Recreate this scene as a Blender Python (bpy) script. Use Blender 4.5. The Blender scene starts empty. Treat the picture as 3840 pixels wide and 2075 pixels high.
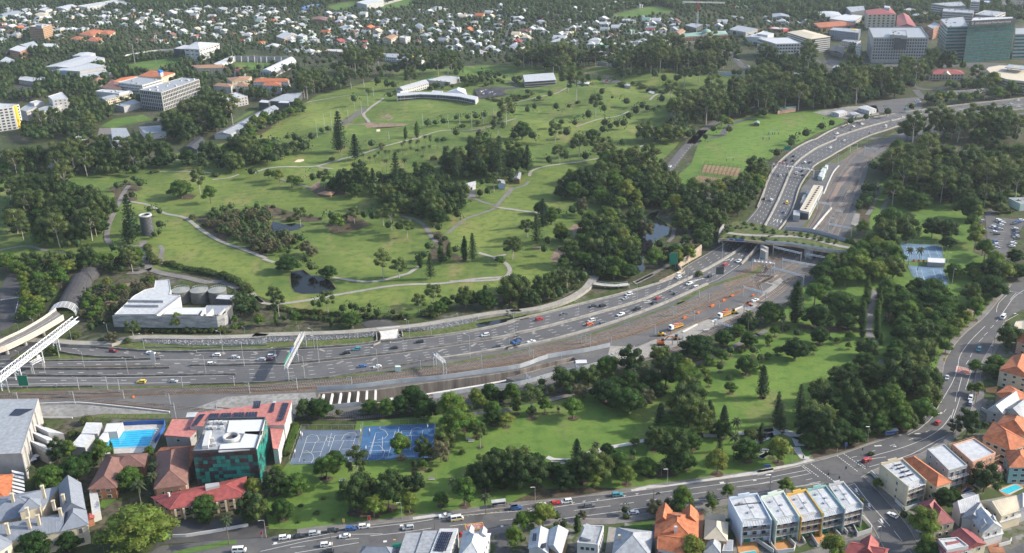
import bpy,math,random
import numpy as np
from mathutils import Vector,Matrix,noise as mnoise
from mathutils.geometry import delaunay_2d_cdt
sc=bpy.context.scene
C=sc.collection
R=random.Random(7)
rad=math.radians
# == camera, sky, sun, exposure
F,PITCH,ROLL,CZ=3733.0,21.56,-1.7,240.0
_p,_r=rad(PITCH),rad(ROLL)
FW=np.array([0,math.cos(_p),-math.sin(_p)])
_rt=np.array([1.0,0,0]);_up=np.cross(_rt,FW)
RT=math.cos(_r)*_rt+math.sin(_r)*_up
UP=-math.sin(_r)*_rt+math.cos(_r)*_up
cd=bpy.data.cameras.new('camera');cam=bpy.data.objects.new('camera',cd);C.objects.link(cam)
cd.sensor_width=36.0;cd.lens=36.0*F/3840;cd.clip_start=1;cd.clip_end=30000
m=Matrix(((RT[0],UP[0],-FW[0],0),(RT[1],UP[1],-FW[1],0),(RT[2],UP[2],-FW[2],CZ),(0,0,0,1)))
cam.matrix_world=m
sc.camera=cam
SUN_EL,SUN_AZ=29.0,90.0-3.0
w=bpy.data.worlds.new('World');sc.world=w;w.use_nodes=True
nt=w.node_tree
sky=nt.nodes.new('ShaderNodeTexSky');sky.sky_type='NISHITA';sky.sun_disc=False
sky.sun_elevation=rad(SUN_EL);sky.sun_rotation=rad(SUN_AZ);sky.air_density=1.0;sky.dust_density=2.0
nt.links.new(sky.outputs[0],nt.nodes['Background'].inputs[0]);nt.nodes['Background'].inputs[1].default_value=0.15
sl=bpy.data.lights.new('sun','SUN');sun=bpy.data.objects.new('sun',sl);C.objects.link(sun)
sl.energy=3.2;sl.angle=rad(0.6);sl.color=(1.0,0.93,0.80)
sd=Vector((math.cos(rad(SUN_EL))*math.sin(rad(SUN_AZ)),math.cos(rad(SUN_EL))*math.cos(rad(SUN_AZ)),math.sin(rad(SUN_EL))))
sun.rotation_euler=(-sd).to_track_quat('-Z','Y').to_euler();sun.location=(0,0,1500)
vs=sc.view_settings;vs.view_transform='Standard';vs.look='None';vs.gamma=1;vs.use_curve_mapping=False
vs.exposure=1.12
HAZE=0.00004
sc.cycles.max_bounces=5;sc.cycles.diffuse_bounces=2;sc.cycles.transparent_max_bounces=6;sc.cycles.volume_bounces=0
# == pixel <-> place helpers (used only to find where things stand on the ground)
Va='white_wall'
Vb='white_roof'
Vc='silver_roof'
Vd='cream_wall'
Ve='dark_wall'
Vf='grey_wall'
Vg='concrete_wall'
Vh='orange_roof'
Vi='white_membrane'
Vj='brick_wall'
Vk='tan_brick'
Vl='path_bitumen'
Vm='terracotta_paving'
Vn='roadside_barrier'
Vo='gable'
Vp='skillion'
Vq='cream_roof'
Vr='red_paint'
Vs='orange_paint'
Vt='tan_roof'
EYE=np.array([0,0,CZ])
def U(px,py,z=0.0):
 d=FW+RT*((px-1920)/F)-UP*((py-1037.5)/F)
 return EYE+d*((z-CZ)/d[2])
def PR(p):
 v=np.array(p,float)-EYE;d=v@FW
 return 1920+F*(v@RT)/d,1037.5-F*(v@UP)/d
def depth(p):return(np.array(p,float)-EYE)@FW
TX=(0,950,1900,2840);TY=(0,520,1030,1535)
K=1000/2576
def T(t,x,y):
 if t[0]=='0':return x*3840/2576,y*3840/2576
 return TX[int(t[1])-1]+x*K,TY[int(t[0])-1]+y*K
def pts(s):return[tuple(map(float,q.split(',')))for q in s.split()]
def S(s):
 out,t,k=[],'00',1
 for q in s.split():
  if ':' in q:(t,q),k=q.split(':'),1
  if ';' in q:(t,q),k=q.split(';'),10
  if q:out.append(T(t,*(float(v)*k for v in q.split(','))))
 return out
def G(s,z=0.0):return[U(a,b,z)[:2]for a,b in S(s)]
# == polygons
def inside(P,poly):
 P=np.atleast_2d(np.asarray(P,float));r=np.zeros(len(P),bool);q=np.asarray(poly,float)
 a,b=q,np.roll(q,-1,0)
 for(x1,y1),(x2,y2)in zip(a,b):
  if y1==y2:continue
  c=((P[:,1]<y1)!=(P[:,1]<y2))&(P[:,0]<(x2-x1)*(P[:,1]-y1)/(y2-y1)+x1)
  r^=c
 return r
def edist(P,poly):
 P=np.atleast_2d(np.asarray(P,float));d=np.full(len(P),1e9);q=np.asarray(poly,float)
 for a,b in zip(q,np.roll(q,-1,0)):
  e=b-a;t=np.clip(((P-a)@e)/max(e@e,1e-9),0,1)
  d=np.minimum(d,np.hypot(*(P-a-t[:,None]*e).T))
 return d
def area(q):q=np.asarray(q);x,y=q[:,0],q[:,1];return .5*np.sum(x*np.roll(y,-1)-y*np.roll(x,-1))
def ccw(q):q=[np.asarray(v[:2],float)for v in q];return q if area(q)>0 else q[::-1]
def smooth(p,step=4.0):
 p=[np.asarray(v,float)for v in p]
 if len(p)<3:
  n=max(1,int(np.linalg.norm(p[1]-p[0])/step));return[p[0]+(p[1]-p[0])*i/n for i in range(n+1)]
 q=[2*p[0]-p[1]]+p+[2*p[-1]-p[-2]];out=[]
 for i in range(1,len(q)-2):
  a,b,c,d=q[i-1:i+3];n=max(1,int(np.linalg.norm(c-b)/step))
  for k in range(n):
   t=k/n
   out.append(.5*(2*b+(c-a)*t+(2*a-5*b+4*c-d)*t*t+(3*b-a-3*c+d)*t**3))
 return out+[p[-1]]
def resample(p,n):
 p=np.asarray(p);s=np.r_[0,np.cumsum(np.hypot(*np.diff(p,axis=0).T))];u=np.linspace(0,s[-1],n)
 return np.c_[np.interp(u,s,p[:,0]),np.interp(u,s,p[:,1])]
def sideways(p):
 p=np.asarray(p);d=np.gradient(p,axis=0);d/=np.maximum(np.hypot(*d.T),1e-9)[:,None];return np.c_[-d[:,1],d[:,0]]
# == the golf course's gentle mounds
GOLF=G('00:0,430 200,440 380,405 470,380 600,352 700,300 800,240 900,215 1000,180 1200,165 1500,160 1800,180 2000,200 2060,215 1900,240 1760,290 1700,370 1640,430 1560,500 1500,560 1460,690 1380,740 1180,745 1040,800 900,800 760,785 640,742 560,695 400,680 290,655 0,665')
POND={'pond near the road':G('22:365,1290 480,1270 560,1330 32:600,10 740,60 800,140 760,160 620,185 480,188 400,170 370,120 360,30'),'pond in the wood':G('22:175,850 190,800 300,830 400,820 500,845 430,880 330,900 190,910'),'creek':G('23:1250,830 1320,770 1400,720 1480,700 1440,760 1530,810 1575,870 1560,930 1500,955 1420,1000 1390,1110 1310,1180 1335,1270 1270,1310 1262,1230 1255,1100 1270,900')}
_gp=np.array(GOLF)
def H(x,y):
 P=np.c_[np.ravel(x),np.ravel(y)].astype(float)
 i=inside(P,_gp);z=np.zeros(len(P))
 if i.any():
  Q=P[i];m_=np.clip(edist(Q,_gp)/60,0,1)
  for q in POND.values():
   e=np.where(inside(Q,q),0,edist(Q,q));m_=m_*np.clip((e-4)/25,0,1)
  m_=m_*m_*(3-2*m_)
  X,Y=Q.T
  k=np.clip((Y-450)/500,.55,1.4)
  z[i]=m_*k*(1.6*np.sin(X/17+.6*np.sin(Y/31))*np.sin(Y/27+.9*np.sin(X/41)+1)+1.3*np.sin(X/37+Y/29+2)+.9*np.sin(Y/13.5+X/60)*np.sin(X/23+.5)+1.2)
 return z
def h1(x,y):return float(H([x],[y])[0])
# == materials
MATS={}
def mat(name,col,rough=.8,var=.12,scale=1.0,bump=0,metal=0,spec=.3,col2=None,emit=None,coord='Position',stretch=None,detail=4):
 if name in MATS:return MATS[name]
 ma=bpy.data.materials.new(name);ma.use_nodes=True;n=ma.node_tree.nodes;L=ma.node_tree.links;b=n['Principled BSDF']
 b.inputs['Roughness'].default_value=rough;b.inputs['Metallic'].default_value=metal;b.inputs['Specular IOR Level'].default_value=spec
 c=tuple(col)+(1,)if len(col)==3 else col
 if var or col2:
  g=n.new('ShaderNodeNewGeometry')if coord=='Position' else n.new('ShaderNodeTexCoord')
  tx=n.new('ShaderNodeTexNoise');tx.inputs['Scale'].default_value=scale;tx.inputs['Detail'].default_value=detail;tx.inputs['Roughness'].default_value=.65
  src=g.outputs[coord]
  if stretch:
   mp=n.new('ShaderNodeMapping');mp.inputs['Scale'].default_value=stretch;L.new(src,mp.inputs[0]);src=mp.outputs[0]
  L.new(src,tx.inputs['Vector'])
  r=n.new('ShaderNodeValToRGB');e=r.color_ramp.elements;e[0].position=.34;e[1].position=.66
  d=tuple(max(0,v*(1-var))for v in c[:3])+(1,);u=tuple(min(1,v*(1+var))for v in c[:3])+(1,)
  if col2:u=tuple(col2)+(1,);d=c
  e[0].color,e[1].color=d,u
  L.new(tx.outputs[0],r.inputs[0]);L.new(r.outputs[0],b.inputs['Base Color'])
  if bump:
   bp=n.new('ShaderNodeBump');bp.inputs['Strength'].default_value=bump;bp.inputs['Distance'].default_value=.3
   L.new(tx.outputs[0],bp.inputs['Height']);L.new(bp.outputs[0],b.inputs['Normal'])
 else:b.inputs['Base Color'].default_value=c
 if emit:b.inputs['Emission Color'].default_value=tuple(col)+(1,);b.inputs['Emission Strength'].default_value=emit
 MATS[name]=ma;return ma
def mixchain(name,base,layers,rough=.9,bump=None):
 """ground-type material: base colour, then layers (colour, noise scale, lo, hi, detail[, stretch]) laid over it by noise masks"""
 ma=bpy.data.materials.new(name);ma.use_nodes=True;n=ma.node_tree.nodes;L=ma.node_tree.links;b=n['Principled BSDF']
 b.inputs['Roughness'].default_value=rough;b.inputs['Specular IOR Level'].default_value=.15
 g=n.new('ShaderNodeNewGeometry');cur=None
 for i,(col,s,lo,hi,det,*st)in enumerate(layers):
  tx=n.new('ShaderNodeTexNoise');tx.inputs['Scale'].default_value=s;tx.inputs['Detail'].default_value=det;tx.inputs['Roughness'].default_value=.6
  mp=n.new('ShaderNodeMapping');mp.inputs['Location'].default_value=(i*37.1,i*11.3,0);mp.inputs['Scale'].default_value=st[0]if st else(1,1,1)
  mp.inputs['Rotation'].default_value=(0,0,.5*i+.3)
  L.new(g.outputs['Position'],mp.inputs[0]);L.new(mp.outputs[0],tx.inputs['Vector'])
  mr=n.new('ShaderNodeMapRange');mr.inputs[1].default_value=lo;mr.inputs[2].default_value=hi;L.new(tx.outputs[0],mr.inputs[0])
  mx=n.new('ShaderNodeMix');mx.data_type='RGBA';L.new(mr.outputs[0],mx.inputs[0])
  if cur is None:mx.inputs[6].default_value=tuple(base)+(1,)
  else:L.new(cur,mx.inputs[6])
  mx.inputs[7].default_value=tuple(col)+(1,);cur=mx.outputs[2]
 L.new(cur,b.inputs['Base Color'])
 if bump:
  tx=n.new('ShaderNodeTexNoise');tx.inputs['Scale'].default_value=bump[0];tx.inputs['Detail'].default_value=3;L.new(g.outputs['Position'],tx.inputs['Vector'])
  bp=n.new('ShaderNodeBump');bp.inputs['Strength'].default_value=bump[1];bp.inputs['Distance'].default_value=bump[2];L.new(tx.outputs[0],bp.inputs['Height']);L.new(bp.outputs[0],b.inputs['Normal'])
 MATS[name]=ma;return ma
# == meshes
class MB:
 def __init__(s):s.v,s.f,s.m=[],[],[]
 def poly(s,ps,mi=0):
  k=len(s.v);s.v+=[tuple(map(float,p))for p in ps];s.f.append(tuple(range(k,k+len(ps))));s.m.append(mi)
 def raw(s,v,f,mi=0):
  k=len(s.v);s.v+=[tuple(map(float,p))for p in v];s.f+=[tuple(k+i for i in q)for q in f];s.m+=[mi]*len(f)
 def prism(s,q,z0,z1,mi=0,mt=None,bottom=False):
  q=ccw(q);n=len(q);z1=z1 if hasattr(z1,'__len__')else[z1]*n
  k=len(s.v);s.v+=[(a[0],a[1],z0)for a in q]+[(a[0],a[1],z)for a,z in zip(q,z1)]
  for i in range(n):j=(i+1)%n;s.f.append((k+i,k+j,k+n+j,k+n+i));s.m.append(mi)
  s.f.append(tuple(k+n+i for i in range(n)));s.m.append(mi if mt is None else mt)
  if bottom:s.f.append(tuple(k+n-1-i for i in range(n)));s.m.append(mi)
  return s
 def box(s,c,d,rz=0,mi=0,mt=None):
  x,y=d[0]/2,d[1]/2;cs,sn=math.cos(rz),math.sin(rz)
  q=[(c[0]+a*cs-b*sn,c[1]+a*sn+b*cs)for a,b in((-x,-y),(x,-y),(x,y),(-x,y))]
  return s.prism(q,c[2],c[2]+d[2],mi,mt,True)
 def bar(s,a,b,r,n=4,mi=0,r2=None):
  a,b=Vector(a),Vector(b);d=(b-a)
  if d.length<1e-6:return s
  d.normalize();t=d.orthogonal().normalized()if abs(d.z)<.99 else Vector((1,0,0));u=d.cross(t);r2=r if r2 is None else r2
  k=len(s.v)
  for c,rr in((a,r),(b,r2)):
   for i in range(n):
    g=2*math.pi*(i+.5)/n;s.v.append(tuple(c+(t*math.cos(g)+u*math.sin(g))*rr))
  for i in range(n):j=(i+1)%n;s.f.append((k+i,k+j,k+n+j,k+n+i));s.m.append(mi)
  s.f+=[tuple(k+n-1-i for i in range(n)),tuple(k+n+i for i in range(n))];s.m+=[mi,mi]
  return s
 def lathe(s,c,prof,n=20,mi=0):
  k=len(s.v)
  for r,z in prof:
   for i in range(n):g=2*math.pi*i/n;s.v.append((c[0]+r*math.cos(g),c[1]+r*math.sin(g),c[2]+z))
  for a in range(len(prof)-1):
   for i in range(n):j=(i+1)%n;s.f.append((k+a*n+i,k+a*n+j,k+a*n+n+j,k+a*n+n+i));s.m.append(mi)
  return s
 def ball(s,c,rx,ry,rz,mi=0,n=8,l=5):
  s.lathe(c,[(math.sin(math.pi*i/l)*1.0+1e-4,0)for i in range(l+1)],n,mi)
  k=len(s.v)-n*(l+1)
  for a in range(l+1):
   for i in range(n):
    g=2*math.pi*i/n;r=math.sin(math.pi*a/l);s.v[k+a*n+i]=(c[0]+rx*r*math.cos(g),c[1]+ry*r*math.sin(g),c[2]+rz*-math.cos(math.pi*a/l))
  return s
 def data(s,name,mats,off=(0,0,0)):
  me=bpy.data.meshes.new(name);o=np.asarray(off,float)
  me.from_pydata([(a-o[0],b-o[1],c-o[2])for a,b,c in s.v],[],s.f)
  for q in(mats if isinstance(mats,(list,tuple))else[mats]):me.materials.append(q)
  if any(s.m):me.polygons.foreach_set('material_index',s.m)
  me.update();return me
OFF={}
def place(o,parent=None,kind=None,label=None,cat=None,group=None):
 C.objects.link(o)
 if parent is not None:o.parent=parent
 for k,v in(('kind',kind),('label',label),('category',cat),('group',group)):
  if v:o[k]=v
 return o
def obj(name,mb,mats,parent=None,kind=None,label=None,cat=None,group=None,world=True):
 """mesh in world coordinates; a child's mesh is moved into its thing's frame (things have no rotation of their own)"""
 off=OFF.get(parent.name,(0,0,0))if parent is not None and world else(0,0,0)
 o=bpy.data.objects.new(name,mb.data(name,mats,off));OFF[o.name]=off
 return place(o,parent,kind,label,cat,group)
def thing(name,label,cat,loc,group=None,rz=0):
 o=bpy.data.objects.new(name,None);o.location=tuple(map(float,loc));o.rotation_euler=(0,0,rz);o.empty_display_size=1
 OFF[o.name]=tuple(map(float,loc));return place(o,None,None,label,cat,group)
def lone(name,mb,mats,label,cat,loc=None,group=None):
 if loc is None:
  v=np.array(mb.v);loc=((v[:,0].min()+v[:,0].max())/2,(v[:,1].min()+v[:,1].max())/2,v[:,2].min())
 o=bpy.data.objects.new(name,mb.data(name,mats,loc));o.location=tuple(map(float,loc));OFF[o.name]=tuple(map(float,loc))
 return place(o,None,None,label,cat,group)
AUTO=[]
def auto(o,base):AUTO.append((o,base));return o
LAND=[]
def landmark(phrase,p,z=0):LAND.append((phrase,PR((p[0],p[1],z))))
# == sheets and ribbons laid on the ground
def sheet(mb,poly,z,step=None,holes=(),mi=0):
 q=ccw(poly)
 P=[tuple(v)for v in q];faces=[list(range(len(q)))]
 hl=[ccw(hh)for hh in holes]
 for hh in hl:faces.append(list(range(len(P),len(P)+len(hh))));P+=[tuple(v)for v in hh]
 if step:
  a=np.array(q);x0,y0=a.min(0);x1,y1=a.max(0)
  g=np.array([(x,y)for x in np.arange(x0+step/2,x1,step)for y in np.arange(y0+step/2,y1,step)])
  if len(g):
   g=g[inside(g,a)]
   if len(g):g=g[edist(g,a)>step*.4]
   P+=[tuple(v)for v in g]
 v,_,f,*_=delaunay_2d_cdt([Vector(p)for p in P],[],faces,0,1e-4)
 V=np.array([(p.x,p.y)for p in v]);cen=np.array([V[list(t)].mean(0)for t in f]);ok=inside(cen,np.array(q))
 for hh in hl:ok&=~inside(cen,np.array(hh))
 Z=H(V[:,0],V[:,1])+z
 mb.raw([(a,b,c)for(a,b),c in zip(V,Z)],[t if area(V[list(t)])>0 else t[::-1]for t,k in zip(f,ok)if k],mi)
 return mb
def ribbon(mb,p,wd,z,mi=0,step=5,sm=True,thick=0):
 p=np.asarray(smooth(p,step)if sm else p);n=len(p);s=sideways(p)
 wd=np.interp(np.linspace(0,1,n),np.linspace(0,1,len(wd)),wd)if hasattr(wd,'__len__')else np.full(n,wd)
 a,b=p+s*wd[:,None]/2,p-s*wd[:,None]/2
 za,zb=H(a[:,0],a[:,1])+z,H(b[:,0],b[:,1])+z
 zz=np.maximum(za,zb)if thick==0 else za
 mb.raw([(x,y,q)for(x,y),q in zip(a,zz)]+[(x,y,q)for(x,y),q in zip(b,zz)],[(i,n+i,n+i+1,i+1)for i in range(n-1)],mi)
 return mb
def wall(mb,p,t,z0,z1,mi=0,step=6,sm=True,mt=None):
 p=np.asarray(smooth(p,step)if sm else p);s=sideways(p)*t/2;n=len(p)
 z0=np.interp(np.linspace(0,1,n),np.linspace(0,1,len(z0)),z0)if hasattr(z0,'__len__')else np.full(n,z0)
 z1=np.interp(np.linspace(0,1,n),np.linspace(0,1,len(z1)),z1)if hasattr(z1,'__len__')else np.full(n,z1)
 k=len(mb.v)
 for i in range(n):
  a,b=p[i]+s[i],p[i]-s[i];mb.v+=[(a[0],a[1],z0[i]),(b[0],b[1],z0[i]),(b[0],b[1],z1[i]),(a[0],a[1],z1[i])]
 for i in range(n-1):
  o,q=k+4*i,k+4*i+4
  mb.f+=[(o,q,q+3,o+3),(o+1,o+2,q+2,q+1),(o+3,q+3,q+2,o+2)];mb.m+=[mi,mi,mi if mt is None else mt]
 for o,fl in((k,0),(k+4*n-4,1)):mb.f.append((o,o+3,o+2,o+1)if not fl else(o,o+1,o+2,o+3));mb.m.append(mi)
 return mb
def dashes(mb,p,wd,z,on,off,mi=0):
 p=np.asarray(smooth(p,2));s=np.r_[0,np.cumsum(np.hypot(*np.diff(p,axis=0).T))]
 at=lambda u:np.array([np.interp(u,s,p[:,0]),np.interp(u,s,p[:,1])])
 u=0
 while u+on<s[-1]:
  a,b=at(u),at(u+on);d=(b-a)/np.linalg.norm(b-a);t=np.array([-d[1],d[0]])*wd/2
  mb.poly([(*(a-t),z),(*(b-t),z),(*(b+t),z),(*(a+t),z)],mi);u+=on+off
 return mb
def text(name,body,size,parent,m_,loc,rot,scale,align='LEFT'):
 fd=bpy.data.curves.new(name,'FONT');fd.body=body;fd.size=size;fd.align_x=align;fd.align_y='CENTER' if align=='CENTER' else 'BOTTOM_BASELINE';fd.extrude=.01
 t=bpy.data.objects.new(name,fd);C.objects.link(t);me=bpy.data.meshes.new_from_object(t.evaluated_get(bpy.context.evaluated_depsgraph_get()));bpy.data.objects.remove(t)
 me.materials.clear();me.materials.append(m_);o=bpy.data.objects.new(name,me);o.location,o.rotation_euler,o.scale=loc,rot,scale;return place(o,parent)
AVOID=[]
# == GROUND
mixchain('suburb_ground',(.045,.05,.025),[((.10,.085,.06),.02,.45,.6,5),((.055,.075,.022),.05,.48,.56,4),((.13,.125,.12),.035,.6,.68,3),((.03,.04,.018),.3,.45,.65,3)],bump=(.25,.5,.6))
mixchain('leaf_litter',(.075,.055,.038),[((.04,.045,.022),.12,.42,.6,5),((.12,.085,.06),.35,.5,.7,4)],bump=(.8,.5,.3))
mixchain('bare_earth',(.20,.145,.10),[((.13,.10,.07),.15,.4,.65,5),((.27,.21,.16),.5,.5,.7,3)],bump=(.6,.5,.3))
mixchain('weeds',(.075,.105,.03),[((.12,.13,.05),.2,.4,.6,5),((.05,.075,.02),.5,.45,.65,5),((.13,.10,.07),.12,.55,.7,5)],bump=(1.2,.8,.5))
mixchain('gravel',(.20,.195,.185),[((.27,.265,.25),.08,.42,.62,5),((.15,.145,.14),.4,.45,.65,5),((.20,.17,.135),.05,.55,.7,4)],bump=(2,.4,.2))
mixchain('grey_ballast',(.095,.094,.096),[((.135,.13,.125),.06,.4,.62,5),((.10,.10,.10),.8,.45,.65,4)],bump=(2.5,.4,.2))
mixchain('brown_ballast',(.150,.102,.070),[((.19,.145,.108),.06,.4,.62,5),((.095,.07,.055),.5,.45,.65,5),((.10,.11,.05),.09,.62,.75,5)],bump=(2.5,.4,.2))
mixchain('asphalt',(.092,.092,.095),[((.118,.118,.12),.05,.42,.6,5,(.3,1,1)),((.085,.085,.088),.35,.5,.68,5)],rough=.85)
mixchain('street_asphalt',(.088,.088,.091),[((.11,.108,.106),.06,.45,.6,5),((.08,.08,.083),.3,.52,.68,5),((.07,.07,.072),.11,.62,.66,2)],rough=.85)
mixchain('dark_asphalt',(.055,.055,.058),[((.075,.072,.07),.1,.45,.6,5)],rough=.85)
mixchain('path_concrete',(.25,.235,.21),[((.30,.28,.25),.1,.42,.6,4),((.2,.185,.165),.5,.5,.7,4)])
mixchain(Vl,(.15,.14,.135),[((.19,.18,.165),.1,.42,.6,4),((.12,.115,.11),.5,.5,.7,4)])
mixchain('pale_concrete',(.40,.385,.36),[((.46,.445,.42),.15,.42,.6,4),((.32,.31,.29),.6,.5,.7,4)])
def lawn_mat(name,dark,light,bare,fine):
 ma=mixchain(name,dark,[])if False else bpy.data.materials.new(name);ma.use_nodes=True;n=ma.node_tree.nodes;L=ma.node_tree.links;b=n['Principled BSDF']
 b.inputs['Roughness'].default_value=.95;b.inputs['Specular IOR Level'].default_value=.1
 at=n.new('ShaderNodeAttribute');at.attribute_name='mow';g=n.new('ShaderNodeNewGeometry')
 def nz(s,det,lo,hi,st=(1,1,1),rot=0):
  mp=n.new('ShaderNodeMapping');mp.inputs['Scale'].default_value=st;mp.inputs['Rotation'].default_value=(0,0,rot);L.new(g.outputs['Position'],mp.inputs[0])
  t=n.new('ShaderNodeTexNoise');t.inputs['Scale'].default_value=s;t.inputs['Detail'].default_value=det;t.inputs['Roughness'].default_value=.62;L.new(mp.outputs[0],t.inputs['Vector'])
  mr=n.new('ShaderNodeMapRange');mr.inputs[1].default_value=lo;mr.inputs[2].default_value=hi;L.new(t.outputs[0],mr.inputs[0]);return mr.outputs[0]
 def mix(f,a,c,k=1.0):
  mx=n.new('ShaderNodeMix');mx.data_type='RGBA'
  if k!=1.0:
   mu=n.new('ShaderNodeMath');mu.operation='MULTIPLY';mu.inputs[1].default_value=k;L.new(f,mu.inputs[0]);f=mu.outputs[0]
  L.new(f,mx.inputs[0])
  for i,q in((6,a),(7,c)):
   if isinstance(q,tuple):mx.inputs[i].default_value=q+(1,)
   else:L.new(q,mx.inputs[i])
  return mx.outputs[2]
 c=mix(at.outputs['Fac'],dark,light)
 c=mix(nz(.012,4,.40,.62),c,tuple(.55*a+.45*b_ for a,b_ in zip(dark,light)),.75)
 c=mix(nz(.05,5,.48,.66,(1,1.8,1),.4),c,light,.5)
 c=mix(nz(.03,6,.54,.70,(1.5,.6,1),1.1),c,bare,.7)
 c=mix(nz(.6,4,.40,.70),c,fine,.45)
 c=mix(nz(.16,5,.48,.66),c,dark,.62)
 L.new(c,b.inputs['Base Color'])
 t=n.new('ShaderNodeTexNoise');t.inputs['Scale'].default_value=.5;t.inputs['Detail'].default_value=4;L.new(g.outputs['Position'],t.inputs['Vector'])
 bp=n.new('ShaderNodeBump');bp.inputs['Strength'].default_value=.5;bp.inputs['Distance'].default_value=.25;L.new(t.outputs[0],bp.inputs['Height']);L.new(bp.outputs[0],b.inputs['Normal'])
 MATS[name]=ma;return ma
lawn_mat('golf_grass',(.044,.090,.023),(.180,.212,.052),(.24,.19,.09),(.10,.145,.035))
lawn_mat('park_grass',(.048,.105,.023),(.150,.220,.046),(.20,.17,.08),(.085,.14,.032))
def lawn(name,poly,mt,patches=(),base=.35,step=9,z=.10):
 mb=sheet(MB(),poly,z,step);V=np.array(mb.v)[:,:2];v=np.full(len(V),float(base))
 for q,val,soft in patches:
  d=np.where(inside(V,q),edist(V,q),-edist(V,q));k=np.clip(d/soft+.5,0,1);k=k*k*(3-2*k);v=v*(1-k)+val*k
 o=obj(name,mb,MATS[mt],kind='structure');a=o.data.attributes.new('mow','FLOAT','POINT');a.data.foreach_set('value',v.astype(np.float32))
 o.data.polygons.foreach_set('use_smooth',[True]*len(o.data.polygons));return o
def st(name,mb,mt,parent=None,kind='structure'):return obj(name,mb,MATS[mt]if isinstance(mt,str)else mt,parent,None if parent is not None and kind=='structure' else kind)
TRENCH=G('32:640,1150 1190,1115 1500,1075 1800,1035 2200,985 2576,925 33:300,880 640,800 690,830 300,925 0,1005 32:2576,1050 2200,1120 1720,1190 1500,1225 1200,1250 1000,1262 740,1285 600,1262')
xs=np.r_[-3800,-2600,np.arange(-1600,1601,80),2600,3800];ys=np.r_[-300,0,150,np.arange(250,2700,70),3500,5800]
tq=ccw(TRENCH);tb=np.array(tq)
g=[(x,y)for x in xs for y in ys];gp=np.array(g);keep=~inside(gp,GOLF)
P=[tuple(v)for v in gp[keep]];k0=len(P);gl=ccw(GOLF);P+=[tuple(v)for v in gl];fc=[list(range(k0,k0+len(gl)))]
k1=len(P);P+=[tuple(v)for v in tq];fc.append(list(range(k1,k1+len(tq))))
v,_,f,*_=delaunay_2d_cdt([Vector(p)for p in P],[],fc,0,1e-4)
V=np.array([(p.x,p.y)for p in v]);cen=np.array([V[list(t)].mean(0)for t in f]);ok=~(inside(cen,tb)|inside(cen,np.array(gl)))
mb=MB();mb.raw([(a,b,-.04)for a,b in V],[t for t,k in zip(f,ok)if k]);st('ground',mb,'suburb_ground')
FW_=[(G('21;150,100 160,78 190,93 220,112 258,122 32;0,16 36,19 56,24 40,33 10,30 31;225,0 210,4 190,-6'),.95,25),(G('32;3,25 20,29 56,25 110,15 180,10 240,4 252,1 256,16 235,19 220,25 170,22 150,33 120,30 70,26 30,33 10,30'),.95,20),(G('22;60,118 100,88 150,101 160,108 156,118 130,129 90,136 70,130'),.55,40),(G('22;100,120 130,115 140,123 120,130 100,129'),.85,25),(G('22;188,92 210,78 235,72 258,73 23;15,76 10,90 0,96 22;240,108 220,110 200,105'),.95,30),(G('23;0,56 6,48 26,40 70,26 93,21 85,30 60,33 50,40 45,56 56,62 35,70 0,68'),.65,40),(G('21;135,60 145,40 170,36 200,34 258,40 22;30,40 56,52 90,60 110,65 80,72 50,74 10,64 21;250,62 200,68 160,72'),.62,50),(G('21;126,64 142,65 140,69 125,73'),.95,12),(G('22;24,21 33,19 44,20 42,24 28,25'),.98,10),(G('22;65,27 76,22 96,18 120,26 150,30 170,33 145,33 120,38 90,33'),.85,30),(G('22;0,36 48,28 62,29 52,44 30,42 10,35'),.7,30),(G('12;0,134 20,120 52,101 93,96 108,110 80,123 50,130 20,139 22;0,6 30,0'),.8,40),(G('12;113,110 140,100 170,97 210,100 220,110 180,118 130,118'),.35,40),(G('12;64,93 90,80 120,75 150,74 145,80 110,85 85,90'),.7,30),(G('13;0,120 40,118 90,115 150,118 130,130 60,139 0,139'),.7,40),(G('13;90,83 150,80 140,100 100,100 70,100'),.5,40),(G('13;20,100 50,90 80,100 70,112 30,112'),.35,40),(G('23;0,69 40,74 18,90 0,96'),.8,25),(G('23;6,123 25,106 44,101 56,118 50,127 30,139 0,139'),.97,20),(G('33;0,0 30,0 16,12 0,16'),.97,15)]
lawn('golf_lawn',GOLF,'golf_grass',FW_,.22,8)
lawn('sports_field',G('14;0,109 20,111 42,108 70,104 85,117 70,125 58,129 40,139 24;30,6 6,25 2,40 23;250,43 220,54 200,56 160,40 178,25 190,-8'),'park_grass',[(G('13;225,126 258,118 14;0,118 52,110 80,120 60,130 24;25,8 23;240,30 188,24'),.75,30)],.35,12)
PARK=G('42;15,116 10,90 30,56 42,42 90,48 100,12 175,6 205,4 33;38,123 80,112 130,99 170,89 190,78 215,64 244,54 34;0,56 12,48 34,26 44,13 64,0 24;72,117 100,108 118,45 133,32 150,28 190,20 220,13 258,6 258,54 220,65 215,80 208,110 230,118 243,139 34;244,9 220,37 199,54 185,70 178,87 175,113 169,133 44;164,5 142,23 118,29 80,42 55,50 43;258,59 155,74 120,79 70,84 0,92 42;230,95 179,102 108,111 50,116')
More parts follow.
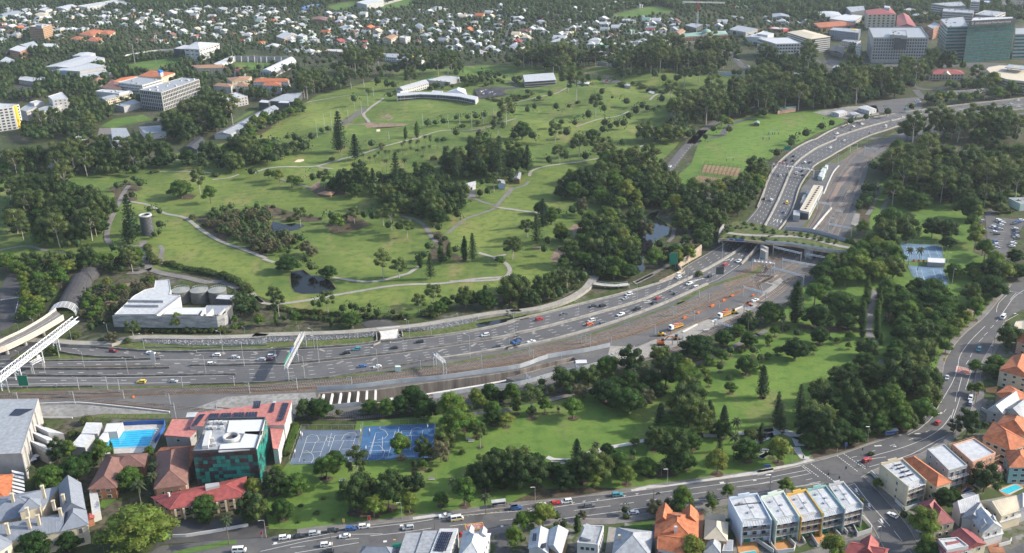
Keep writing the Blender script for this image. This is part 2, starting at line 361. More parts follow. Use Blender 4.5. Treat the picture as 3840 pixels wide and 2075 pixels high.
lawn('park_lawn',PARK,'park_grass',[(G('34;0,88 30,83 70,76 100,76 90,90 74,100 78,115 60,120 35,130 0,139 44;0,20 43;220,23 230,0 33;200,126'),.9,25),(G('43;10,13 70,2 130,6 140,20 90,33 40,46 6,50 0,30'),.55,40),(G('43;6,26 60,13 100,6 140,2 135,11 80,16 30,23 6,34'),.95,15),(G('42;50,80 100,56 170,56 220,40 258,30 210,65 160,85 150,95 70,110 30,100'),.75,40),(G('42;195,60 215,62 218,67 200,66'),.9,10),(G('24;152,70 190,68 208,85 204,105 190,120 185,139 34;195,15 160,1'),.3,20)],.4,9)
for nm,q in(('school_oval','11:1180,660 1300,610 1500,580 1760,560 1740,640 1500,680 1300,680'),('stadium_pitch','11:2250,650 2290,600 2576,610 12:180,610 60,680 11:2400,680'),('far_oval','12:720,60 850,30 1000,10 1050,60 900,100 770,100'),('far_pitch','12:1180,75 1420,0 1580,0 1620,40 1450,70 1250,85'),('far_reserve','13:1000,150 1250,90 1450,50 1600,100 1720,110 1500,140 1250,170 1050,180'),('college_lawn','11:960,1225 1100,1150 1380,1110 1480,1160 1300,1190 1100,1240'),('verge','11:2240,1180 2420,1070 2490,1065 2260,1190'),('far_paddock','11:1790,0 1880,0 1880,50 1790,40'),('hill_lawn','12:2030,660 2180,655 2576,660 2400,700 2200,720 2030,730'),('hospital_lawn','14:1640,920 1760,950 1760,980 1620,930')):
 st(nm,sheet(MB(),G(q),.12,25),'park_grass');AVOID.extend([([v-np.array([0,k])for v in G(q)],1)for k in(0,12,24)]if nm!='hospital_lawn' else[])
LIT=['21;102,50 124,40 138,48 133,60 124,64 118,62 108,70 100,78 96,76 106,64','21;187,79 200,77 220,90 240,107 258,111 258,117 240,111 215,101 198,89','22;69,85 90,73 115,83 100,88 76,92','22;156,74 170,76 164,80 136,73 130,69','22;56,52 65,48 80,50 95,56 88,57 64,57','22;170,92 180,90 190,100 199,115 208,116 205,120 173,119 170,111 176,100','21;169,56 180,53 190,55 186,59 176,59','22;13,64 40,71 66,77 66,80 48,81 18,79','33;89,123 100,129 120,131 136,125 142,121 130,119','43;25,6 30,10 24,12 18,10','42;90,100 120,90 140,93 138,99 110,106 92,104','33;178,87 190,80 205,73 226,65 240,56 243,60 225,72 190,85','33;40,120 82,110 80,114 42,124','34;144,70 170,60 175,64 170,74 145,76','43;5,90 30,78 50,77 90,76 110,77 70,84 30,88','44;52,42 80,34 125,24 143,23 118,29 80,42 54,48','34;38,48 90,50 100,56 70,56 40,52','43;131,64 150,57 170,59 164,65 140,68','24;100,70 108,74 109,88 96,90','12;0,130 14,120 33,110 48,101 50,103 35,113 16,125 6,131']
mb=MB()
for q in LIT:sheet(mb,G(q),.17,8)
st('mulch_beds',mb,'leaf_litter')
mb=MB()
for q in('23:410,1180 480,1060 700,1000 760,950 760,900 640,900 640,1000 600,1080 560,1180 500,1200','23:600,880 650,830 780,840 760,900 620,900','23:250,1060 300,1050 380,1070 280,1080','13:690,670 870,665 1060,690 1000,700 800,690','13:680,730 760,710 1060,740 960,760 740,760','12:900,1190 1140,1200 1500,1210 1450,1230 1100,1250 880,1220','12:1230,1150 1300,1110 1360,1150 1300,1180','42:2000,630 2080,625 2150,650 2040,655','22:640,420 650,480 560,520 540,490','21:260,170 430,160 440,230 330,240','21:1130,1180 1230,1110 1220,1160 1140,1190','31:1200,90 1500,40 1440,100 1280,160 1100,300 900,290 1000,200','34:1920,340 2050,310 2180,330 2100,400 1950,410'):sheet(mb,G(q),.16,10)
st('bare_earth',mb,'bare_earth')
mb=MB()
for q in('22:395,232 430,205 490,198 490,210 450,228','22:255,210 300,198 290,212','12:1190,1255 1225,1250 1225,1270 1190,1275'):sheet(mb,G(q),.2,6)
st('sand_bunkers',mb,mat('bunker_sand',(.52,.44,.33),scale=.5))
# == golf and park paths
def paths(name,mt,rows,z=.22):
 mb=MB()
 for wd,s in rows:ribbon(mb,G(s),wd,z)
 return st(name,mb,mt)
paths('golf_paths','path_concrete',[(3.2,'22:0,350 100,322 250,300 480,282 620,262 680,240 740,218 800,215 860,190 960,175 1200,120 1400,75 1620,0'),(3,'22:615,262 680,298 770,305'),(2.6,'12:1540,1360 1720,1300 1850,1265 2000,1250 2300,1222 2450,1200 2540,1175'),(2.6,'12:520,990 600,975 750,960 930,955'),(2.6,'13:60,990 280,965 450,930 580,880'),(2.4,'13:670,1235 900,1170 1060,1125 1180,1075'),(3,'13:1380,990 1450,950 1560,905 1540,890 1480,880'),(3,'23:220,385 240,350 350,315 560,265 800,225 940,205'),(3,'23:0,690 330,727'),(3,'23:1190,115 1330,65'),(3,'22:2330,680 2576,707'),(3,'23:735,790 870,775'),(3,'22:2170,1110 2250,1130 2320,1148 2440,1122'),(3,'22:2320,1150 2430,1200 2480,1270 2440,1340 2350,1370 2100,1385 1900,1391'),(3,'32:2400,30 2150,50 1800,100 1500,115 1100,155 800,200 500,255 250,285 100,280 40,240 0,190'),(3,'31:2440,180 2490,240 2540,270'),(3,'32:770,28 900,52 1100,80 1270,65 1400,30 1500,0 22:1560,1270 1620,1235'),(3.2,'21:1220,620 1400,640 1500,680 1600,745 1790,790 1950,900 2150,1020 2400,1110 2576,1170 22:100,1175 200,1205'),(2.4,'21:1425,245 1600,215 1770,210'),(2.4,'21:1440,330 1560,325 1780,335 2040,345'),(2.5,'21:2050,400 2200,380 2310,350'),(3.5,'12:1260,960 1200,1010 1120,1060 1065,1100 1095,1150 1120,1200')])
paths('service_paths',Vl,[(4,'21:1260,420 1200,550 1130,680 1060,830 1035,930 1040,990 1065,1030'),(3.2,'21:0,1080 200,1042 300,1040 420,1075 640,1105'),(3,'21:1540,1040 1572,1080 1552,1150 1580,1212'),(2.6,'21:1160,1050 1400,1042'),(5.5,'21:1380,1000 1400,1130 1430,1270 1330,1300 1230,1300'),(5.5,'21:1430,1260 1600,1310 1800,1345 2000,1391 31:2150,70 2300,140'),(3.4,'22:1370,755 1450,770 1540,790 1650,850 1700,920 1770,1010'),(3,'22:1870,920 1950,860 2050,790 2300,710 2360,660 2420,580 2500,470'),(3,'22:2130,590 2200,630 2330,665'),(3,'23:0,570 60,470 70,480 180,450 215,420'),(2.8,'13:1545,1215 1580,1130 1610,1080'),(3,'22:270,425 360,450 550,485'),(3,'33:850,0 780,100 640,220 500,260 23:800,1391 850,1310'),(3.4,'33:400,1220 820,1110 1100,1040 1600,920 1900,840 2250,670 2430,580 34:0,590 90,540'),(2.8,'23:1620,830 1600,960 1560,1000'),(3,'23:1780,830 1740,960 1670,1040 1560,1220 1240,1391 33:1240,90 1420,0'),(3.2,'23:2140,760 2090,850 2130,900 2200,930'),(3,'24:1330,315 1430,285'),(3,'24:1890,215 2050,190 2180,140 2290,90'),(3.4,'24:1160,460 1150,550 1100,680 1060,740'),(2.8,'24:1180,480 1250,490 1300,500 1280,560 1220,660 1210,710'),(4.2,'34:1135,150 1110,240 1080,400 1075,560 1145,690'),(2.6,'34:1200,830 1180,880'),(3,'42:2130,45 2500,10')])
paths('white_paths','pale_concrete',[(2.6,'43:390,465 450,490 560,497 650,485 760,440 860,405 1000,370 1180,340 1330,305'),(1.5,'43:430,505 600,505 700,480 800,450 920,415'),(1,'43:520,525 610,525'),(3,'43:1900,258 2030,260'),(3,'43:2240,235 2350,240 2576,200 44:0,215 180,195'),(3.4,'43:2250,340 2400,320 2576,245 44:0,280 120,245 250,215'),(3,'43:2440,470 2576,400 44:0,385 100,430 30,470'),(5,'44:250,215 340,250 400,280 450,250'),(5,'44:380,270 400,320 420,360'),(3,'44:380,370 400,420 440,470 500,480'),(2,'23:2120,900 2200,930')],.24)
# == water
wm=mat('still_water',(.010,.012,.013),rough=.05,var=.3,scale=.05,spec=.45);pondw=mat('pond_water',(.006,.007,.007),rough=.12,var=.3,scale=.05,spec=.12)
for nm,q in POND.items():
 o=st('creek' if nm=='creek' else 'pond',sheet(MB(),q,.2,12),wm if nm=='creek' else pondw);AVOID.extend([([v-np.array([0,k])for v in q],1)for k in((0,7,13,19,25)if nm=='creek' else(0,7))]);landmark('the '+('creek' if nm=='creek' else nm),np.mean(q,axis=0))
mb=MB()
for nm,q in POND.items():ribbon(mb,list(q)+[q[0]],2.2,.12)
st('pond_banks',mb,'weeds')
# == FREEWAY
white=mat('road_paint',(.55,.54,.51),var=.15,scale=.7);yellow=mat('yellow_paint',(.55,.36,.06),var=.1)
conc=mat('barrier_concrete',(.26,.245,.215),var=.25,scale=.25,bump=.2);dconc=mat('stained_concrete',(.15,.143,.13),var=.4,scale=.3,bump=.2);pconc=mat('new_concrete',(.52,.5,.46),var=.12,scale=.3)
galv=mat('galvanised_steel',(.42,.43,.44),rough=.45,var=.1,metal=.5);wst=mat('white_steel',(.62,.63,.64),rough=.4,var=.05)
FT=G('31:1900,745 2576,735 32:200,728 600,712 1000,685 1160,662 1440,632 1740,602 2000,565 2300,510 2576,440 33:0,462 330,385 700,290 1100,190 1500,75 1720,-20 23:1680,1260 1900,1130 2060,1035 2180,940 24:0,670 60,520 100,400 150,310 220,220 300,150 400,80 520,20 14:560,1350 700,1270 850,1210 1000,1165 1300,1105 1600,1062 2000,1012 2576,950')
FC=G('31:1840,880 2540,864 32:300,868 560,845 1000,800 1450,750 2000,670 2300,625 2576,578 33:0,592 250,540 490,480 860,380 1260,265 1500,165 1740,50 23:1740,1365 1900,1280 2080,1180 2340,1010 2440,930 24:100,795 150,700 200,600 260,460 330,300 400,215 500,140 600,80 760,10 14:760,1330 900,1280 1100,1220 1300,1170 1700,1090 2576,1015')
FB=G('31:1840,1068 2576,1048 32:330,1032 730,1000 900,970 1150,930 1400,885 1750,825 2100,775 2576,690 33:0,722 250,675 500,620 860,520 1150,425 1400,330 1560,265 1940,95 23:2040,1370 2270,1215 2450,1065 2560,960 24:230,862 290,780 330,715 365,620 380,560 410,470 450,400 500,330 560,260 700,180 800,120 1050,-10 14:1250,1262 1450,1200 1900,1122 2576,1060')
LEFT=G('31:0,610 430,640 600,650 800,680 1000,700 1200,722 1400,735 1900,745 1840,1068 900,1085 300,1100 0,1112')
fw=st('freeway',sheet(MB(),list(FT)+list(FB)[::-1],.02),'asphalt')
mb=sheet(MB(),LEFT,.03);st('ramp_surface',mb,'asphalt',fw)
AVOID+=[(list(FT)+list(FB)[::-1],5),(LEFT,4)]
mk=MB();wr=MB()
def lanes(A,B,n,z=.05,ea=.06,eb=.06,on=3.0,off=7.5):
 A,B=resample(smooth(A),400),resample(smooth(B),400)
 for i in range(n):
  for o_ in(-.055,.055):f=ea+(1-ea-eb)*(i+.5+o_*4)/n;ribbon(wr,(A*(1-f)+B*f)[::4],.9,.035,sm=False)
 for i in range(n+1):
  f=ea+(1-ea-eb)*i/n;L_=A*(1-f)+B*f
  if i in(0,n):ribbon(mk,L_[::4],.2,z,sm=False)
  else:dashes(mk,L_[::3],.26,z,on,off)
lanes(FT,FC,4);lanes(FC,FB,4)
for a,b in(('31:0,862 600,860 1000,868 1500,862 1800,858',1),('31:0,945 600,946 1200,955 1700,945 2300,940',1),('31:0,1030 600,1022 1200,1022 1800,1018',1),('31:700,715 1000,740 1300,765 1700,795',1)):dashes(mk,G(a),.34,.05,3,8)
for a in('31:0,1065 700,1050 1300,1050 1840,1042','31:0,890 900,898 1600,885','31:0,998 800,1000 1500,990 2200,975','31:1550,825 1900,825 2500,820','31:0,846 800,842 1500,835'):ribbon(mk,G(a),.28,.05)
for s in('33:1320,255 1390,248','33:1330,272 1400,262','33:1800,75 1850,45','33:1830,60 1900,35','23:2110,1180 2160,1165','23:2160,1185 2190,1160','23:1770,1380 1830,1365','24:150,805 180,780','24:190,810 200,780','24:225,815 240,780','33:105,690 165,680','33:870,490 930,470'):ribbon(mk,G(s),.5,.05,sm=False)
st('lane_markings',mk,white,fw);mk=MB();mixchain('worn_asphalt',(.085,.085,.087),[((.11,.11,.112),.04,.45,.6,4)],rough=.7);st('wheel_tracks',wr,'worn_asphalt',fw)
for s in('31:670,670 690,690','31:925,695 945,718','31:1215,725 1240,745','31:1520,748 1545,765','31:1840,752 1865,770','31:2150,752 2170,770','31:2455,745 2485,768','32:330,738 370,760','32:640,722 690,742','32:465,888 525,868','32:805,864 870,835','32:1140,832 1185,805','32:1470,794 1515,767','32:1790,747 1840,720','32:2105,695 2150,665','32:2408,635 2450,605','33:250,570 270,548','33:530,500 545,482','33:795,415 805,405','33:1035,345 1045,338'):ribbon(mk,G(s),1.5,.05,sm=False)
st('joint_strips',mk,'path_concrete',fw)
isl=st('traffic_island',sheet(MB(),G('31:430,715 700,775 1000,803 1300,803 1100,815 600,835 200,830 100,800 250,740'),.14,6),'weeds')
def barrier(name,s,mt,hgt=1.0,t=.6,base=0.0,parent=None):
 return st(name,wall(MB(),s if not isinstance(s,str)else G(s),t,base,hgt),mt,parent)
barrier('median_barrier',FC[:8],dconc,1.1,.9);barrier('median_barrier',FC[7:21],conc,1.1,1.2);barrier('median_barrier',FC[20:],conc,1.1,1.0)
barrier(Vn,FT[:8],dconc,1.1,.8);barrier(Vn,FT[7:18],conc,1.0,.6);barrier(Vn,FT[21:],conc,1.0,.8)
barrier(Vn,FB[:8],dconc,1.0,.6);barrier(Vn,FB[7:18],conc,1.1,1.6);barrier(Vn,FB[20:],conc,1.1,.9)
for s in('31:0,842 600,838 1200,828 1550,815','31:0,912 300,915 900,918 1300,912 1640,905','31:0,975 700,982 1200,985 1700,978 2280,968','31:1840,885 2200,880 2540,868','31:430,660 800,695 1000,712 1400,742 1900,752','31:430,722 700,774 1000,803 1300,805','31:0,1105 300,1095 720,1088 900,1085'):barrier(Vn,s,dconc,1.1,.8)
st('dark_verge',sheet(MB(),G('31:300,895 900,885 1300,878 1640,880 1600,902 900,912 300,905'),.12),'leaf_litter')
CP=G('31:0,640 430,632 700,655 900,660 1080,655 1200,615 1400,600 1700,602 2000,605 2576,588 32:0,582 600,565 900,552 1190,528',1.6);CP2=G('32:1190,528 1420,508 1600,490 1900,440 2200,390 2400,360 2576,345 33:0,365 300,325 500,270 640,210 760,130 850,10',1.4)
canal=st('canal_bed',sheet(MB(),G('31:1100,690 1380,650 1700,690 2576,690 32:0,665 600,640 1160,610 1160,660 600,712 0,735 31:1900,742 1400,730'),.06,8),'weeds')
st('canal_bed',sheet(MB(),G('32:1440,560 1650,545 2150,450 2300,430 2576,370 33:300,340 560,300 730,240 880,230 700,285 330,380 0,455 32:2576,435 2300,505 1740,600 1440,628'),.06,8),'weeds')
st('canal',ribbon(MB(),G('32:2160,495 2330,465 2500,435 2576,420 33:100,425 200,405'),6,.1),wm)
st('canal',ribbon(MB(),G('31:1400,705 1700,705 1950,715 2150,700 2576,685'),1.2,.1),wm)
for c in(CP,CP2):st('cycle_path',ribbon(MB(),c,4.6,1.6),'path_concrete');st('path_edge',wall(MB(),np.asarray(c)-sideways(c)*2.6,.5,0,1.75),conc);AVOID.append((list(np.asarray(c)+sideways(c)*3)+list(np.asarray(c)-sideways(c)*6)[::-1],1))
mb=MB()
for c in(CP,CP2):
 c=np.asarray(smooth(c));n=sideways(c);a,b=c+n*2.2,c+n*6.5
 mb.raw([(x,y,1.58)for x,y in a]+[(x,y,.0)for x,y in b],[(i,len(a)+i,len(a)+i+1,i+1)for i in range(len(a)-1)])
st('path_batter',mb,'weeds')
rock=mat('riprap_rock',(.20,.205,.215),var=.45,scale=.45,bump=.4);mb=MB();rr=random.Random(3)
bed=MB()
for s1,s2 in(('31:1380,612 1700,615 2000,618 2576,602 32:0,598 400,585 700,575 1180,556','31:1380,660 1700,676 2000,682 2576,668 32:0,662 400,640 700,630 1180,596'),('32:1430,530 1650,510 1900,462 2200,410','32:1440,548 1650,540 1900,505 2150,452')):
 A,B=resample(smooth(G(s1,1.3)),140),resample(smooth(G(s2)),140)
 bed.raw([(x,y,1.4)for x,y in A]+[(x,y,.08)for x,y in B],[(i,140+i,141+i,i+1)for i in range(139)])
 L_=np.hypot(*np.diff(A,axis=0).T).sum();N=int(L_*9)
 for _ in range(N):
  i=rr.uniform(0,138);f=rr.random();k=int(i);t=i-k;p=(A[k]*(1-t)+A[k+1]*t)*(1-f)+(B[k]*(1-t)+B[k+1]*t)*f;z=1.4*(1-f);r=rr.uniform(.25,.65)
  q=[(p[0]+r*math.cos(g_)*rr.uniform(.7,1.2),p[1]+r*math.sin(g_)*rr.uniform(.7,1.2),z)for g_ in(rr.random(),1.8+rr.random(),3.4+rr.random(),5+rr.random()*.6)]
  tp=(p[0]+rr.uniform(-.15,.15),p[1]+rr.uniform(-.15,.15),z+r*rr.uniform(.6,1.1));mb.raw(q+[tp],[(0,1,4),(1,2,4),(2,3,4),(3,0,4)])
rw=obj('rock_wall',bed,mat('rock_bed',(.08,.085,.09)),kind='structure');obj('rocks',mb,rock,rw,kind='stuff')
aq=G('32:1190,528 1420,508 1390,545 1400,600 1330,605 1235,615 1230,570',1.0);az=[1.62,1.62,1.5,.3,.2,.3,1.2];k_=1 if area(aq)>0 else-1;ap=MB().prism(aq[::k_],0,az[::k_]);st('canal_bridge',ap,pconc)
st('bridge_apron',sheet(MB(),G('32:1235,612 1395,600 1440,650 1420,655 1200,680 1235,650'),.05),'asphalt')
for s in('32:1188,560 1195,640 1170,665','32:1220,560 1236,610 1225,660 1160,690','32:1395,545 1405,610 1450,632','32:1432,530 1445,610'):barrier('bridge_parapet',s,conc,.9,.5)
rl=MB();ribbon(rl,G('32:1325,615 1325,662 1440,650'),.3,.07,sm=False);ribbon(rl,G('32:1355,612 1355,628 1370,634'),1.0,.07,sm=False);st('apron_markings',rl,white)
st('service_yard',sheet(MB(),G('32:1040,470 1130,445 1410,470 1410,520 1110,525'),.15),'dark_asphalt')
b=thing('cycle_bridge','low pale truss cycle bridge arching over the creek mouth beside the freeway','bridge',(*G('33:1000,100')[0],0))
BRG=G('33:840,85 950,100 1080,105 1180,92',2);obj('deck',ribbon(MB(),BRG,4,2.0),MATS['pale_concrete'],b);rm=MB()
n_=np.asarray(smooth(BRG));s_=sideways(n_)
for sg in(-2,2):
 wall(rm,n_+s_*sg,.12,2.0,2.15,sm=False);wall(rm,n_+s_*sg,.12,3.0,3.15,sm=False)
 for p in(n_+s_*sg)[::1]:rm.bar((*p,2),(*p,3.1),.09)
obj('railing',rm,galv,b)
for p in BRG:obj('pier',MB().bar((*p,0),(*p,2),.4,6),conc,b)
timb=mat('weathered_timber',(.23,.17,.12),var=.3,scale=.4)
barrier('portal_wall',np.asarray(FT[15:19])+np.array([-1.5,1]),mat('rendered_wall',(.34,.27,.20),var=.3,scale=.2),[.8,2,5,7.6],.8)
barrier('portal_wall','23:2265,1218 2400,1100 2500,1010 2570,950',conc,[1.2,2.5,6,6.3],1.0)
# == RAILWAY
RB=G('31:0,1112 720,1090 1400,1086 2576,1050 32:330,1034 730,1004 900,973 1400,888 1750,828 2100,778 2576,693 33:250,678 500,623 860,523 1150,428 1400,333 1560,268 1940,98 23:2050,1370 2280,1215 2480,1040 24:250,870 340,715 400,560 430,470 560,330 700,220 900,110 1100,-10 14:1300,1310 1500,1225 1900,1150 2576,1090')
RE=G('31:0,1391 1300,1391 32:300,1391 33:0,1150 480,1060 900,960 1200,880 1500,790 1700,710 1900,600 2140,480 2440,360 34:0,430 290,260 440,120 640,0 24:600,1330 740,1160 820,980 900,850 960,680 1000,540 1050,350 1080,240 1200,130 1440,10 14:1460,1360 1800,1250 2200,1180 2576,1130')
holes=[TRENCH]
st('rail_corridor',sheet(MB(),list(RB)+list(RE)[::-1],.02,holes=holes),'grey_ballast');AVOID.append((list(RB)+list(RE)[::-1],1))
st('brown_ballast_bed',sheet(MB(),G('31:0,1140 900,1118 1500,1105 2576,1062 32:420,1035 950,985 1450,915 2000,860 2576,750 33:300,705 700,620 1180,482 1600,325 2100,130 23:2100,1391 2500,1150 24:60,1150 200,1080 330,1060 24:250,1160 100,1250 0,1330 33:2560,30 2230,190 1850,345 1650,430 1280,575 800,705 0,880 32:2576,870 1800,985 1000,1085 500,1130 0,1150 31:1800,1140 1000,1190 500,1210 0,1220'),.05),'brown_ballast')
st('weed_strip',sheet(MB(),G('32:740,1003 910,975 1330,930 1800,875 2200,795 2576,735 33:200,712 720,600 1250,420 1700,260 1760,250 1300,420 800,590 400,680 0,770 32:2576,760 2300,810 1900,885 1450,930 1000,995 500,1040 100,1060 31:2200,1085 1800,1092 900,1105 300,1130 0,1140 0,1115 320,1095 900,1090 1840,1070 32:300,1045'),.09,6),'weeds')
st('weed_strip',sheet(MB(),G('24:420,880 500,770 560,640 620,560 640,580 560,720 460,890'),.09,6),'weeds');st('weed_strip',sheet(MB(),G('24:700,230 900,100 1080,0 14:1150,1350 1350,1270 1440,1230 1440,1260 24:1100,60 900,160 760,240'),.09,6),'weeds')
st('weed_strip',sheet(MB(),G('31:700,1385 1000,1350 1400,1345 1650,1350 1650,1380 1300,1391 800,1391'),.09,6),'weeds');st('weed_strip',sheet(MB(),G('23:2370,1290 2520,1180 2560,1190 2450,1290 33:1950,130 1650,300 1640,270 1900,120'),.09,6),'weeds')
st('gravel_yard',sheet(MB(),G('31:0,1250 740,1250 1640,1340 1600,1350 1000,1345 600,1391 0,1391'),.07),'gravel');st('gravel_yard',sheet(MB(),G('31:1850,1300 2200,1180 2576,1160 32:600,1140 620,1230 380,1260 360,1310 0,1310 31:2576,1320 2150,1330'),.07),'gravel')
st('haul_road',sheet(MB(),G('33:1000,690 1260,700 1500,600 1700,530 2050,390 2300,270 2440,190 2576,100 34:0,60 200,0 280,100 0,290 33:2440,330 2200,420 1900,560 1750,640 1540,740 1260,830 950,900 960,850'),.06),'path_concrete')
mat('earth_orange',(.34,.17,.08),var=.3,scale=.1)
st('spoil_patch',sheet(MB(),G('24:700,640 690,600 780,420 860,320 940,230 950,250 880,330 880,380 800,480 760,560 710,650'),.09),mat('orange_earth',(.26,.15,.09),var=.4,scale=.12,col2=(.16,.15,.14)))
rust=mat('rail_steel',(.055,.04,.032),rough=.5,var=.2,scale=.3);slp=mat('concrete_sleeper',(.36,.32,.275),var=.25,scale=.3);slb=mat('dusty_sleeper',(.29,.225,.17),var=.25,scale=.3)
mixchain('rusty_ballast',(.215,.155,.108),[((.15,.13,.115),.12,.42,.6,5)])
def track(s,sm_=slp,z=0.0,bed=None):
 p=np.asarray(smooth(s if not isinstance(s,str)else G(s),4));n=sideways(p)
 t=st('railway_track',ribbon(MB(),p,2.9,z+.10,sm=False,thick=1),bed or('brown_ballast' if sm_ is slb else 'grey_ballast'))
 for sg in(-.6,.6):obj('rail',wall(MB(),p+n*sg,.24,z+.1,z+.36,sm=False),rust,t)
 sb=MB();q=np.asarray(smooth(p,1))if False else p;L_=np.r_[0,np.cumsum(np.hypot(*np.diff(p,axis=0).T))];u=np.arange(.5,L_[-1],.85)
 X,Y=np.interp(u,L_,p[:,0]),np.interp(u,L_,p[:,1]);NX,NY=np.interp(u,L_,n[:,0]),np.interp(u,L_,n[:,1])
 for x,y,a,b in zip(X,Y,NX,NY):
  if 0>y>2000:continue
  sb.poly([(x-a*1.25-b*-.19,y-b*1.25-a*.19,z+.17),(x+a*1.25-b*-.19,y+b*1.25-a*.19,z+.17),(x+a*1.25+b*-.19,y+b*1.25+a*.19,z+.17),(x-a*1.25+b*-.19,y-b*1.25+a*.19,z+.17)])
 obj('sleepers',sb,sm_,t,kind='stuff');return t
track('31:0,1162 900,1145 1200,1132 1800,1108 2576,1082 32:420,1052 950,1005 1500,935 1900,882 2576,765 33:300,705 730,632 1180,500 1630,342 2100,150 2440,0 23:2500,1225 2576,1170 24:140,1120 260,1060')
track('31:0,1178 900,1160 1300,1148 1800,1130 2576,1100 32:420,1078 950,1040 1500,972 1900,918 2576,800 33:300,748 750,662 1200,530 1640,370 2120,180 2500,10 24:70,1220 200,1140 300,1075')
track('31:0,1198 500,1190 1000,1180 1800,1150 2576,1125 32:500,1103 1000,1062 1500,1010 1800,968 2576,848 33:300,800 800,690 1280,558 1600,430 1800,350 2200,190 2576,22 24:0,1330 120,1240 250,1150 330,1090',slb)
track('31:400,1190 700,1198 1000,1222 1400,1252 1800,1290 2150,1330 2400,1350')
track('33:1460,628 1720,508 2050,380 2280,280 2450,195 34:0,60',bed='rusty_ballast')
track('33:1560,745 1720,668 1900,565 2150,450 2440,325 2576,268 34:0,268 180,150 340,20 24:470,1330 640,1200 700,1150',bed='rusty_ballast')
track('33:1590,775 1750,695 1960,580 2180,465 2440,362 34:0,320 220,170 400,20 24:530,1350 700,1190',bed='rusty_ballast')
track('24:40,1391 200,1290 360,1180 480,1080 560,1020',bed='rusty_ballast');track('24:120,1391 330,1260 520,1130 600,1060',bed='rusty_ballast');track('24:250,1391 430,1300 560,1190 640,1100',bed='rusty_ballast')
for q in('24:470,890 560,740 620,590 700,440 800,270 950,120 1100,40 1250,-10','24:490,895 590,730 660,580 740,440 830,290 980,130 1130,50 1280,0','24:545,905 680,740 790,620 870,480 960,330 1040,210 1150,110 1340,20','24:590,920 720,740 830,590 900,470 1000,300 1080,180 1200,90 1360,30','24:690,950 760,800 830,680 900,540 980,380 1030,260','24:750,960 810,820 870,690 920,560 985,390','24:660,945 720,860 790,690 880,500'):track(q,bed='rusty_ballast')
track('32:1000,1372 880,1388 400,1391');track('32:380,1362 1010,1337 1730,1252 2100,1188 2576,1105 33:400,1065 1000,905 1560,762');track('32:380,1391 1050,1382 1750,1275 2150,1205')
tr=thing('rail_cutting','open concrete rail cutting with stained walls and a row of cross struts','cutting',(*np.mean(TRENCH,0),0))
obj('cutting_wall',wall(MB(),list(TRENCH)+[TRENCH[0]],.8,-7.2,.25,sm=False),mat('cutting_concrete',(.19,.165,.14),var=.5,scale=.22,bump=.2,stretch=(1,1,.12)),tr)
obj('cutting_floor',MB().prism(TRENCH,-7.6,[-7.0]*len(TRENCH)),MATS['pale_concrete'],tr)
TF=G('32:1350,1215 1700,1165 2200,1082 2576,1010 33:300,945 690,850',-2);tf=track(TF,slp,-2.4)
mb=MB().prism(G('32:1300,1235 1700,1180 2200,1098 2576,1030 33:300,962 690,868 690,838 300,925 32:2576,990 2200,1062 1700,1145 1300,1195',-2.5),-7.0,-2.45);obj('track_bench',mb,pconc,tr)
for x0,y0,x1,y1 in((680,1162,655,1262),(765,1156,740,1276),(848,1150,825,1272),(932,1143,912,1265),(1015,1136,1002,1258),(1098,1130,1092,1220),(1182,1122,1178,1222)):
 a,b_=G('32:%d,%d %d,%d'%(x0,y0,x1,y1));mb=MB();wall(mb,[a,b_],1.0,-.9,.5,sm=False);obj('strut',mb,pconc,tr)
landmark('the open rail cutting',np.mean(TRENCH,0))
grey=mat('grey_fence_panel',(.36,.385,.41),var=.1,scale=.3,rough=.5)
def fence(name,s,hgt,mt,label,cat='fence',gap=6,z=0,t=.15,pr=.12,pmt=None):
 p=np.asarray(smooth(s if not isinstance(s,str)else G(s),gap));o=thing(name,label,cat,(*p[len(p)//2],z));k=0
 me=None
 for a,b_ in zip(p[:-1],p[1:]):
  obj('fence_panel',wall(MB(),[a,b_],t,z+.1,z+hgt,sm=False),mt,o)
 po=MB()
 for a in p:po.bar((*a,z),(*a,z+hgt+.15),pr)
 obj('posts',po,pmt or galv,o,kind='stuff');return o
fence('noise_fence','32:620,1125 1000,1100 1400,1052 1800,1015 2200,960 2576,905 33:400,810 740,755 1000,700',2.6,grey,'long grey panelled fence on the far lip of the rail cutting')
fence('noise_fence','32:1740,1200 2100,1135 2576,1072 33:480,975 720,930 900,880',2.6,grey,'grey panelled fence on the near side of the rail cutting under the trees')
fence('noise_fence','32:730,1295 1000,1270 1040,1268',2.2,grey,'short grey fence at the near lip of the strutted cutting')
fence('noise_fence','24:270,880 500,900 700,950 920,1020',2.6,grey,'grey screen along the far edge of the planted bridge')
for s in('24:530,900 620,790 712,680',):barrier('platform_wall',s,pconc,1.2,1.2)
for s in('24:640,540 690,420 740,320 790,265','33:1700,560 1840,485','33:1980,460 2100,395 2300,300','33:1900,545 1960,530'):barrier('concrete_trough',s,pconc,.5,1.0)
barrier('boundary_wall','31:0,1262 400,1255 760,1245 1200,1285 1640,1335',pconc,.8,.5);barrier('boundary_wall','31:380,1391 700,1391',pconc,.8,.5)
